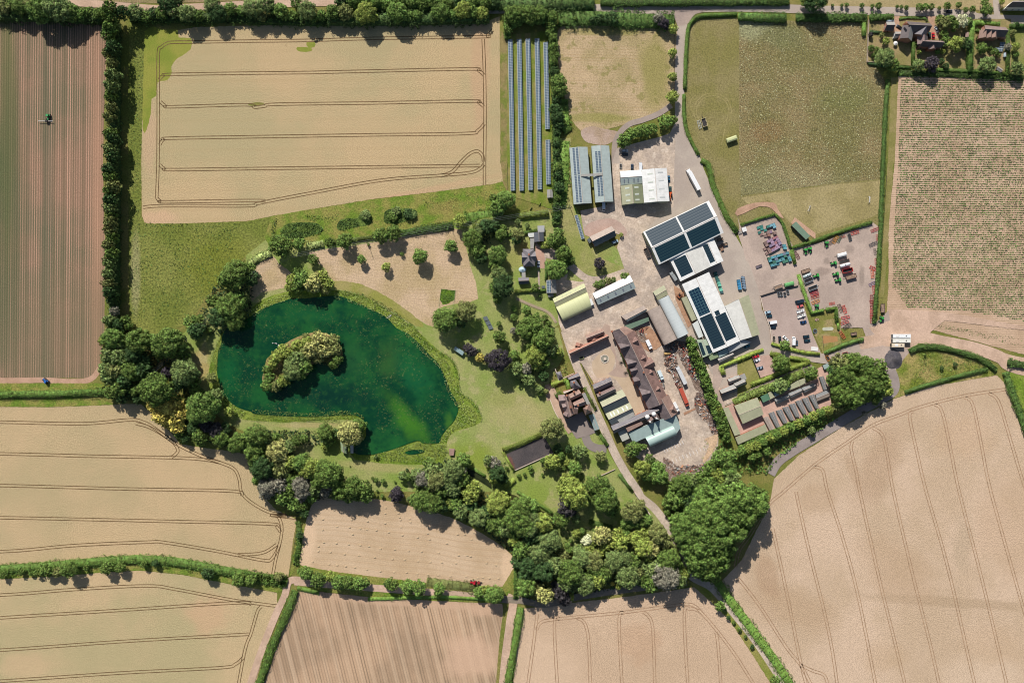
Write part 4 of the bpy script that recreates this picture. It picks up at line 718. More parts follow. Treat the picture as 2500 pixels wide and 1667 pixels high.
r = building('yellow_barn', 'pale yellow barn, small skylights above a curved southern half', 'barn', at('B3 770,1320')); g = gable(r, 'B3 585,1290 885,1143 915,1225 615,1370', 4.4, 5.4, R_YEL, WALLC, R_OLIVE2); lights(g, 'A', (.1, .28, .42, .55, .7, .85), (.5,), .018, .12, pm('smoky_rooflight', (168, 170, 130), .3)); barrel(r, 'B3 615,1372 915,1228 958,1378 685,1505', 4.2, 6.8, R_YEL, WALLC)
r = building('control_hut', 'small grey hut at the south end of the solar park', 'hut', at('B3 558,290')); gable(r, 'B3 530,248 533,326 588,324 584,246', 2.8, 3.6, R_PGREY, WALLP, style='shed')
r = building('field_shelter', 'long green flat shed alone on the rough grass', 'shed', at('M1 1215,335')); flat(r, 'M1 1040,240 1125,162 1395,440 1315,512', 3.2, R_GREEN, WALLT, h2=3.6, style='shed')
# kennels
r = building('kennel_barn', 'large olive double-pitched kennel barn beside the tree row', 'barn', at('M3 700,1120')); gable(r, 'M3 412,1020 855,862 975,1188 575,1370', 4.5, 5.3, R_OLIVE2, WALLB)
r = building('kennel_block', 'narrow olive flat roof along the tall hedge', 'kennel block', at('M3 350,1300')); flat(r, 'M3 195,1065 300,1045 535,1562 420,1600', 3.2, R_OLIVE2, WALLB, style='shed')
r = building('kennel_block', 'wide olive roof at the south-west corner of the kennel yard', 'kennel block', at('N3 620,300')); flat(r, 'N3 330,350 870,112 915,238 382,478', 3.4, R_OLIVE2, WALLB, h2=3.0, style='shed')
for q, m, lb in (('M3 912,850 1050,782 1102,900 965,962', R_DGREEN, 'deep green square shed roof in the kennel yard'), ('M3 1055,772 1130,742 1190,852 1105,898', R_OLIVE2, 'small olive shed roof next to the deep green one'), ('M3 1150,740 1430,610 1470,700 1198,850', R_TEAL, 'teal shed roof shaded by bushes along the kennel hedge'), ('M3 1460,640 1635,535 1680,640 1475,722', R_OLIVE2, 'olive shed roof in the middle of the kennel hedge side'), ('M3 1640,535 1760,490 1795,575 1682,638', R_OLIVE2, 'olive shed roof under the small tree by the kennels')):
    r = building('kennel_shed', lb, 'shed', at(q)); flat(r, q, 3.0, m, WALLT)
KS = ['M3 1180,900 1440,805 1472,882 1232,988', 'M3 1445,790 1690,685 1722,762 1502,872', 'M3 1702,682 1948,590 1976,665 1762,772']
KV = ['M3 1075,1165 1222,1440 1290,1420 1172,1130', 'M3 1215,1112 1357,1362 1430,1340 1322,1088', 'M3 1340,1055 1490,1310 1560,1290 1446,1028', 'M3 1462,996 1590,1242 1668,1222 1572,970', 'M3 1588,936 1730,1185 1800,1162 1695,905', 'M3 1712,886 1850,1132 1918,1110 1820,855', 'M3 1840,830 1975,1080 2035,1060 1942,800']
KR = roofm('kennel_felt', (132, 132, 130), var=.12)
ordn = ['first', 'second', 'third', 'fourth', 'fifth', 'sixth', 'seventh', 'eighth', 'ninth', 'tenth', 'eleventh', 'twelfth', 'thirteenth', 'fourteenth', 'fifteenth', 'sixteenth', 'seventeenth', 'eighteenth', 'nineteenth', 'twentieth']
for i, q in enumerate(KS):
    r = building('kennel', 'grey kennel hut running across the yard, %s of three from the left' % ordn[i], 'kennel', at(q), 'kennel huts across the yard'); g = gable(r, q, 2.6, 3.5, KR, pm('pale_green_boards', (166, 178, 156)), style='shed')
for i, q in enumerate(KV):
    r = building('kennel', 'grey kennel hut in the parallel row, %s of seven from the left' % ordn[i], 'kennel', at(q), 'kennel huts in a parallel row'); g = gable(r, q, 2.6, 3.4, KR, pm('pale_green_boards', (166, 178, 156)), style='shed')
    p = loc(r, W((at(q)[0] + 12, at(q)[1] + 8), 3.7)); MB().cyl((p.x, p.y, 3.0), (p.x, p.y, 3.9), .2).build('vent', WHITE, r)
    a_, b_, c_, d_ = L(q); pen = MB(); e1 = loc(r, W(b_)); e2 = loc(r, W(c_)); dd = Vector((.45, -.9, 0)) * 3.4
    for p0, p1 in ((e1, e1 + dd), (e2, e2 + dd), (e1 + dd, e2 + dd)): mid = (p0 + p1) / 2; pen.box((mid.x, mid.y, .6), ((p1 - p0).length, .12, 1.2), math.atan2((p1 - p0).y, (p1 - p0).x))
    pen.build('dog_run', WALLB, r)
r = building('kennel', 'pinkish roofed hut left of the parallel kennel row', 'kennel', at('M3 1080,1360')); gable(r, 'M3 965,1250 1092,1495 1182,1468 1062,1222', 2.6, 3.4, R_DULL, pm('pale_green_boards', (166, 178, 156)), style='shed')
r = building('kennel', 'grey hut with pink lean-to at the right end of the kennel yard', 'kennel', at('M3 2100,830')); gable(r, 'M3 1968,812 2208,712 2242,838 1990,938', 2.8, 3.5, KR, WALLT, R_DULL, style='shed')
r = building('kennel', 'grey hut standing upright against the wood edge', 'kennel', at('M3 2130,590')); gable(r, 'M3 2040,470 2130,725 2212,692 2120,450', 2.8, 3.6, KR, pm('pale_green_boards', (166, 178, 156)), style='shed')
r = building('hut', 'small grey-green hut at the yard entrance by the wood', 'hut', at('M3 2170,270')); flat(r, 'M3 2105,250 2202,210 2242,280 2138,328', 2.6, R_TEAL, WALLT)
r = building('bungalow', 'grey bungalow in three staggered roofs beside the alley hedge', 'bungalow', at('M3 400,600'))
gable(r, 'M3 278,512 495,430 532,520 325,602', 3, 5, R_PGREY, WALLB, style='house'); gable(r, 'M3 125,722 410,608 462,745 188,842', 3, 5.2, R_PGREY, WALLB, roofm('dark_and_shaded_slate', (98, 100, 106)), style='house'); gable(r, 'M3 395,598 590,500 640,600 450,680', 3.2, 5.6, R_PGREY, WALLB, style='house'); flat(r, 'M3 510,440 610,400 650,500 600,560 540,500', 3.6, R_PGREY, WALLB, name='flat_roof')  # second roof: south slope darkened to paint its shade
r = building('shed', 'pale shed behind the round green tree by the small car court', 'shed', at('M3 1320,110')); gable(r, 'M3 1240,78 1398,98 1385,152 1248,122', 2.4, 3.2, R_WHITE, WALLW, style='shed')
# hamlet, top right
HT = roofm('dark_and_shaded_tile', (104, 94, 92), var=.15)  # dark tile; as a second slope colour it paints shade
r = building('garage', 'small steep garage with orange gable by the village road', 'garage', at('N1 415,390')); gable(r, 'N1 372,318 492,318 470,448 345,446', 3.0, 5.6, R_PGREY, R_BRICK, HT, style='shed')  # south slope coloured dark as if unlit
r = building('village_house', 'large dark tiled L-shaped house with pale patio and parasol', 'house', at('N1 820,400')); gable(r, 'N1 655,308 1000,338 985,470 668,470', 5.5, 9.5, HT, R_BRICK, style='house'); cross(r, 'N1 730,360', 'N1 690,545', 8, 5.5, 9.0, R_PGREY, HT, R_BRICK); cross(r, 'N1 965,360', 'N1 880,500', 7, 5.5, 9.2, R_SLATE, R_SLATE, R_BRICK); gable(r, 'N1 500,458 650,460 635,535 482,545', 3.2, 4.6, R_PGREY, WALLW, style='house'); chimney(r, 'N1 665,330', 8, 11)
r = building('village_house', 'dark tiled house with long roof south of the L-shaped one', 'house', at('N1 1010,640')); gable(r, 'N1 880,572 1180,590 1168,690 848,672', 5, 8.6, R_TILE2, R_BRICK, HT, style='house'); cross(r, 'N1 925,620', 'N1 925,500', 7, 5, 7.8, R_TILE2, HT); cross(r, 'N1 1060,630', 'N1 1060,695', 5, 5, 7.4, R_TILE2)  # main south slope: shade painted in by the darker tile
r = building('village_house', 'house with three orange-brown gables and solar panels near top right', 'house', at('N1 1900,460')); gable(r, 'N1 1785,366 2092,398 2080,535 1728,530', 5, 8.4, R_TILE2, R_BRICK, HT, style='house')  # darker tile on the south slope imitates its shaded side
for x in (1815, 1890, 1955): cross(r, 'N1 %d,420' % x, 'N1 %d,535' % (x - 12), 5.6, 4.8, 8.0, R_TILE, R_TILE, R_BRICK)
flat(r, 'N1 2010,500 2085,470 2090,560 2010,560', 3, R_BRICK, WALLB, name='porch_roof')
r = building('shed', 'tiny pink roofed shed against the tall clipped hedge', 'shed', at('N1 1540,500')); gable(r, 'N1 1508,470 1510,536 1572,540 1570,470', 2.2, 3, R_TILE, WALLT, style='shed')
r = building('greenhouse', 'small glass greenhouse beside the right-hand hedge in the hamlet', 'greenhouse', at('N1 2080,790')); gable(r, 'N1 2062,762 2062,820 2100,820 2100,762', 2, 2.8, pm('greenhouse_glass', (170, 190, 196), .2), WALLW, style=None)
r = building('shed', 'grey angled shed in the bottom corner of the hamlet gardens', 'shed', at('N1 2000,1000')); gable(r, 'N1 1975,950 2050,1000 2020,1045 1955,1000', 2.2, 3, R_PGREY, WALLT, style='shed')
r = building('village_house', 'white walled house with dark roof at the top right corner', 'house', at('N1 2280,60')); gable(r, 'N1 2190,15 2480,10 2480,115 2095,110', 5.5, 9, R_SLATE, WALLW, HT, style='house')  # unlit look of the south slope is put into its colour
r = building('boathouse', 'green roofed boathouse half hidden under the willow beside the lake', 'boathouse', at('C2 950,1160')); gable(r, 'C2 905,1090 915,1180 965,1205 960,1100', 2.6, 4, roofm('moss_roof', (150, 166, 128)), WALLT, style='shed'); flat(r, 'C2 1000,1125 1030,1120 1030,1200 1003,1200', 1.6, WALLP, WALLT, name='jetty')
r = building('summer_house', 'small teal roofed summer house east of the lake', 'summer house', at('C2 2040,220')); flat(r, 'C2 2005,175 2092,232 2072,265 1990,208', 2.6, roofm('teal_felt', (142, 164, 162)), WALLT)
r = building('stone_seat_shelter', 'tiny pink roofed stone hut on the lake lawn', 'hut', at('C2 1970,1190')); flat(r, 'C2 1945,1155 2000,1155 1990,1222 1950,1222', 1.6, R_TILE, WALLB)
r = building('cold_frame', 'pair of open brick cold frames in the walled garden', 'cold frame', at('B2 2310,1520'))
for i in range(3): flat(r, 'B2 %d,%d %d,%d %d,%d %d,%d' % (2268 + i * 22, 1468 + i * 42, 2308 + i * 22, 1455 + i * 42, 2326 + i * 22, 1492 + i * 42, 2286 + i * 22, 1505 + i * 42), .8, R_DARK, WALLB, name='frame_box')
# polytunnel-like pen, ponds and low enclosures
r = empty('solar_table', W(at('B3 840,610')), 0, 'single slanting row of solar panels on the farm lawn', 'solar panels')
def pv_row(root, x0, y0, x1, y1, w_, label=None):
    """one row of ground-mounted panels: tilted slab on two lines of posts; ends given as photo points"""
    a, b = W((x0, y0)), W((x1, y1)); d = b - a; l = d.length; d.normalize(); s = Vector((-d.y, d.x, 0))
    if s.x < 0: s = -s
    a = loc(root, a); b = loc(root, b); up = Vector((0, 0, 1))
    c = [a - s * w_ / 2 + up * 1.1, b - s * w_ / 2 + up * 1.1, b + s * w_ / 2 + up * 1.9, a + s * w_ / 2 + up * 1.9]
    quads('panel_table', slab(c, .07), PVL, root); mb = MB(); n = int(l / 4)
    for i in range(n + 1):
        p = a + d * l * i / n; mb.cyl(p - s * w_ * .3, p - s * w_ * .3 + up * 1.2, .07, n=5); mb.cyl(p + s * w_ * .3, p + s * w_ * .3 + up * 1.68, .07, n=5)
    mb.build('post_row', STEEL, root)
pv_row(r, 1200 + 807 * .2551, 400 + 495 * .2551, 1200 + 874 * .2551, 400 + 722 * .2551, 2.2)
rows = [((178, 388), (205, 262)), ((264, 385), (289, 262)), ((347, 380), (375, 256)), ((434, 378), (462, 250)), ((517, 414), (534, 1242)), ((538, 1345), (544, 202))]
names = ['leftmost long', 'second long', 'third long', 'fourth long', 'northern short right-hand', 'southern short right-hand']
for i, (t, bt) in enumerate(rows):
    x0, y0 = 1200 + t[0] * .2551, t[1] * .2551; x1 = 1200 + bt[0] * .2551; y1 = (400 + bt[1] * .2551) if i != 4 else bt[1] * .2551
    p = W(((x0 + x1) / 2, (y0 + y1) / 2)); r = empty('solar_array', (p.x, p.y, 0), 0, '%s row of blue solar panels in the solar park' % names[i], 'solar array', 'solar park rows'); pv_row(r, x0, y0, x1, y1, 2.95)
r = empty('solar_array', W(at('N1 2000,690')), 0, 'L-shaped cluster of garden solar panels in the hamlet', 'solar array'); flat(r, 'N1 2010,610 2085,612 2078,685 2005,680', 1.4, PVL, STEEL, name='panel', wall=False); flat(r, 'N1 1935,685 2060,690 2045,742 1935,738', 1.4, PVL, STEEL, name='panel', wall=False)
# ============================================================ vehicles, machines and loose things
def colr(c): return col(c)
def hull(mb, prof, w, wt=None, zt=None, m=0):
    """side profile (x,z) extruded across; narrower above zt"""
    n = len(prof); vs = []
    for s in (-1, 1):
        for x, z in prof: vs.append((x, s * (wt if (zt is not None and z > zt) else w) / 2, z))
    return mb.add(vs, [tuple(range(n))] + [tuple(range(2 * n - 1, n - 1, -1))] + [(i, i + n, (i + 1) % n + n, (i + 1) % n) for i in range(n)], m)
def wheels(root, xs, tr, r, w_=.24, dual=None):
    for i, x in enumerate(xs):
        rr = r[i] if isinstance(r, (list, tuple)) else r; ww = w_[i] if isinstance(w_, (list, tuple)) else w_
        for s in (-1, 1):
            y = s * tr / 2; o = MB().cyl((x, y - ww / 2, rr), (x, y + ww / 2, rr), rr, n=12).build('wheel', TYRE, root)
            MB().cyl((x, y - ww / 2 - .01, rr), (x, y + ww / 2 + .01, rr), rr * .5, n=8).build('rim', STEEL, o)
def lampset(root, x, y, z, s=.22):
    for q in (-1, 1): MB().box((x, q * y, z), (.08, s * 1.5, s)).build('headlight', LAMP, root)
PROTO = {}
def proto(kind):
    if kind in PROTO: return None
    return empty('proto', (0, 0, 0))
def make_car(kind='car'):
    r = empty('parked_car'); l = 4.35; mb = MB()
    hull(mb, [(-2.15, .32), (2.1, .32), (2.18, .55), (2.05, .78), (1.0, .95), (-1.9, .98), (-2.17, .8)], 1.8).build('body', PAINT, r)
    if kind == 'estate': pr = [(.95, .95), (.35, 1.42), (-1.85, 1.42), (-2.1, .97)]; rf = (-.75, 2.1)
    else: pr = [(.95, .95), (.25, 1.42), (-1.15, 1.42), (-1.85, .97)]; rf = (-.45, 1.3)
    hull(MB(), pr, 1.7, 1.36, 1.2).build('window', GLASS, r); MB().box((rf[0], 0, 1.45), (rf[1], 1.34, .05)).build('roof', PAINT, r)
    wheels(r, (1.35, -1.35), 1.6, .33); lampset(r, 2.1, .62, .62); return r
def make_van():
    r = empty('parked_van'); hull(MB(), [(-2.75, .35), (2.65, .35), (2.75, .8), (2.3, 1.15), (1.75, 2.1), (1.4, 2.3), (-2.75, 2.3)], 1.95).build('body', PAINT, r)
    MB().add([(2.34, -.82, 1.16), (2.34, .82, 1.16), (1.8, .75, 2.08), (1.8, -.75, 2.08)], [(0, 1, 2, 3)]).build('windscreen', GLASS, r)
    for s in (-1, 1): MB().box((1.45, s * .98, 1.6), (.8, .03, .5)).build('window', GLASS, r)
    wheels(r, (1.75, -1.6), 1.75, .35); lampset(r, 2.68, .7, .85); return r
def make_pickup():
    r = empty('pickup_truck'); hull(MB(), [(-2.55, .45), (2.5, .45), (2.55, .85), (1.5, 1.05), (.2, 1.05), (.2, .62), (-2.55, .62)], 1.85).build('body', PAINT, r)
    hull(MB(), [(1.5, 1.05), (.95, 1.7), (.25, 1.7), (.2, 1.05)], 1.7, 1.5, 1.4).build('window', GLASS, r); MB().box((.55, 0, 1.73), (.8, 1.45, .05)).build('roof', PAINT, r)
    mb = MB(); [mb.box((-1.2, s * .9, .85), (2.7, .06, .5)) for s in (-1, 1)]; mb.box((-2.52, 0, .85), (.06, 1.8, .5)).box((.1, 0, .85), (.06, 1.8, .5)).build('load_bed', PAINT, r)
    wheels(r, (1.6, -1.5), 1.65, .38); lampset(r, 2.5, .7, .75); return r
def make_box(l, w_, h, name, boxname, front='cab'):
    r = empty(name); MB().box((0, 0, .8), (l, .9, .25)).build('chassis', DARKM, r)
    c = 2.1; MB().box((-c / 2 - .1, 0, .95 + (h - .95) / 2), (l - c - .2, w_, h - .95)).build(boxname, PAINT, r)
    cb = hull(MB(), [(l / 2 - c, .5), (l / 2, .5), (l / 2, 1.3), (l / 2 - .35, 2.5), (l / 2 - c, 2.6)], w_ - .1).build('cab', WORNP, r)
    MB().add([(l / 2 + .01, -.95, 1.35), (l / 2 + .01, .95, 1.35), (l / 2 - .3, .9, 2.35), (l / 2 - .3, -.9, 2.35)], [(0, 1, 2, 3)]).build('windscreen', GLASS, cb)
    ax = [l / 2 - 1.2, -l / 2 + 1.4] if l < 9 else [l / 2 - 1.2, l / 2 - 4.2, -l / 2 + 3.6, -l / 2 + 2.4, -l / 2 + 1.2]
    wheels(r, ax, w_ - .35, .5, .3); lampset(r, l / 2, .9, .9); return r
WORNP = PAINT
def make_coach(l=12):
    r = empty('coach'); hull(MB(), [(-l / 2, .4), (l / 2, .4), (l / 2 + .05, 1.2), (l / 2 - .3, 3.1), (-l / 2 + .1, 3.15)], 2.5).build('body', PAINT, r)
    MB().add([(l / 2 + .07, -1.1, 1.3), (l / 2 + .07, 1.1, 1.3), (l / 2 - .2, 1.05, 2.8), (l / 2 - .2, -1.05, 2.8)], [(0, 1, 2, 3)]).build('windscreen', GLASS, r)
    for s in (-1, 1):
        for i in range(int(l / 1.7) - 1): MB().box((-l / 2 + 1.2 + i * 1.7, s * 1.26, 2.0), (1.5, .03, .9)).build('window', GLASS, r)
    MB().box((l / 2 - 3.2, 0, 3.18), (2.2, 1.5, .14)).build('roof_unit', WHITE, r)
    for x in (-l / 4, l / 6): MB().box((x, 0, 3.17), (.7, .7, .1)).build('roof_hatch', DARKM, r)
    wheels(r, (l / 2 - 2.2, -l / 2 + 2.6), 2.2, .5, .3); lampset(r, l / 2 + .04, .95, .8); return r
def make_tractor():
    r = empty('tractor'); MB().box((.9, 0, 1.25), (2.3, .85, .8), taper=.92).box((-.6, 0, 1.0), (1.4, .7, .6)).build('bonnet', PAINT, r)
    hull(MB(), [(-1.35, 1.2), (-.1, 1.2), (-.05, 2.0), (-.25, 2.75), (-1.3, 2.75)], 1.5, 1.35, 2.2).build('cab', GLASS, r); MB().box((-.75, 0, 2.82), (1.35, 1.5, .12)).build('roof', PAINT, r)
    for s in (-1, 1): MB().box((-1.1, s * 1.0, 1.85), (1.3, .5, .1)).build('mudguard', PAINT, r)
    wheels(r, (1.5, -1.1), 1.95, (.65, .92), (.4, .58)); MB().cyl((.6, .35, 1.6), (.6, .35, 2.5), .06).build('exhaust', DARKM, r); lampset(r, 2.04, .25, 1.3, .15); return r
def make_trailer(l=6, w_=2.4, z=1.0, h=.9, load=None, name='farm_trailer'):
    r = empty(name); mb = MB(); mb.box((0, 0, z), (l, w_, .15)); [mb.box((0, s * w_ / 2, z + h / 2), (l, .09, h)) for s in (-1, 1)]; [mb.box((s * l / 2, 0, z + h / 2), (.09, w_, h)) for s in (-1, 1)]; mb.build('body', PAINT, r)
    MB().box((0, 0, z + .1 + (h * .35 if load else 0)), (l - .25, w_ - .25, .06 + (h * .6 if load else 0))).build('load' if load else 'floor', load or DARKM, r)
    MB().cyl((l / 2, 0, .7), (l / 2 + 1.5, 0, .5), .08).build('drawbar', DARKM, r); wheels(r, (-.9, .3) if l > 5 else (-.2,), w_ - .3, .45, .32); return r
def make_tanker(l=6.5, w_=2.3):
    r = empty('tanker_trailer'); o = MB().cyl((-l / 2, 0, 1.75), (l / 2, 0, 1.75), w_ / 2, n=16).build('tank', PAINT, r, True); MB().cyl((0, 0, 2.8), (0, 0, 3.1), .35, n=10).build('hatch', DARKM, r)
    MB().box((0, 0, .85), (l, .8, .2)).cyl((l / 2, 0, .8), (l / 2 + 1.4, 0, .5), .08).build('chassis', DARKM, r); wheels(r, (-.9, .4), w_ - .4, .5, .4); return r
def make_covered(l=6.2, w_=2.4):
    r = empty('covered_trailer'); hull(MB(), [(-l / 2, .9), (l / 2, .9), (l / 2, 2.3), (l / 2 - .4, 2.5), (-l / 2 + .4, 2.5), (-l / 2, 2.3)], w_).build('body', PAINT, r); hull(MB(), [(-l / 2 + .1, 2.45), (l / 2 - .1, 2.45), (l / 2 - .5, 2.85), (-l / 2 + .5, 2.85)], w_, w_ * .5, 2.6).build('cover', PAINT, r)
    MB().cyl((l / 2, 0, .8), (l / 2 + 1.4, 0, .5), .08).build('drawbar', DARKM, r); wheels(r, (-.9, .4), w_ - .3, .5, .35); return r
def make_harrow(l=5.5, w_=1.9, k=9):
    r = empty('field_implement'); mb = MB(); [mb.box((0, y, .75), (l, .16, .16)) for y in (-w_ / 2, 0, w_ / 2)]; [mb.box((x, 0, .78), (.16, w_, .14)) for x in (-l / 2 + .1, -l / 6, l / 6, l / 2 - .1)]; mb.build('frame', PAINT, r)
    mb = MB(); [mb.cyl((-l / 2 + l * (i + .5) / k, -w_ / 2 + .2, .3), (-l / 2 + l * (i + .5) / k + .1, -w_ / 2 + .2, .3), .3, n=8).cyl((-l / 2 + l * (i + .5) / k, w_ / 2 - .2, .3), (-l / 2 + l * (i + .5) / k + .1, w_ / 2 - .2, .3), .3, n=8) for i in range(k)]; mb.build('disc_row', PAINT, r)
    MB().box((0, w_ / 2 + .5, .8), (.14, 1.0, .14)).build('hitch', PAINT, r); return r
def make_skip(l=3.6, w_=1.8, h=1.3):
    r = empty('skip'); mb = MB(); [mb.box((0, s * w_ / 2, h / 2 + .1), (l, .08, h)) for s in (-1, 1)]; [mb.box((s * l / 2, 0, h / 2 + .1), (.08, w_, h)) for s in (-1, 1)]; mb.box((0, 0, .12), (l, w_, .1)); mb.build('body', PAINT, r); MB().box((0, 0, h * .55), (l - .2, w_ - .2, h * .5)).build('contents', JUNKM, r); return r
def make_digger():
    r = empty('digger'); mb = MB(); [mb.box((0, s * 1.0, .4), (3.4, .5, .8)) for s in (-1, 1)]; mb.build('track', TYRE, r); MB().box((-.3, 0, 1.4), (2.6, 2.1, 1.0), taper=.9).build('body', PAINT, r)
    MB().box((.3, .55, 2.3), (1.3, .9, 1.0), taper=.85).build('cab', GLASS, r); b = MB().cyl((1.0, -.3, 1.6), (2.8, -.3, 3.2), .2, n=6).cyl((2.8, -.3, 3.2), (4.2, -.3, 1.4), .16, n=6).build('boom', PAINT, r); MB().box((4.2, -.3, 1.0), (.7, .9, .6)).build('bucket', DARKM, b); return r
JUNKM = pm('mixed_rubbish', (150, 124, 104), .9, .5, 1.5)
mk = dict(car=make_car, estate=lambda: make_car('estate'), van=make_van, pickup=make_pickup, lorry=lambda: make_box(15.5, 2.55, 4.0, 'articulated_lorry', 'trailer_box'), boxvan=lambda: make_box(6.6, 2.3, 3.1, 'box_van', 'box'), semi=lambda: make_box(12.6, 2.5, 3.6, 'old_lorry', 'box'),
          coach=make_coach, midi=lambda: make_coach(8.6), tractor=make_tractor, trailer=make_trailer, low=lambda: make_trailer(6.8, 2.2, .9, .4), loaded=lambda: make_trailer(5.6, 2.3, .9, 1.0, JUNKM), red=lambda: make_trailer(6.6, 2.5, 1.1, 1.4), tanker=make_tanker, covered=make_covered,
          harrow=make_harrow, skip=make_skip, digger=make_digger, flatbed=lambda: make_trailer(4.6, 2.1, .9, .15), small=lambda: make_trailer(2.8, 1.6, .6, .5))
def put(kind, ends, color, label, cat, group=None, scale=1):
    (x0, y0), (x1, y1) = [p[:2] for p in L(ends)]
    p = W(((x0 + x1) / 2, (y0 + y1) / 2), 1.2); p.z = 0; rz = math.atan2(-(y1 - y0), x1 - x0); cc = col(color)
    if kind not in PROTO: r = PROTO[kind] = mk[kind](); r.location = p; r.rotation_euler.z = rz
    else: r = copy_tree(PROTO[kind], None, p, rz)
    r.scale = (scale,) * 3
    def setc(o): o.color = cc; [setc(c) for c in kids(o)]
    def setc2(o):
        o.color = cc
        for c in o.children: setc2(c)
    COLS.append((r, cc)); return tag(r, label, cat, group)
COLS = []
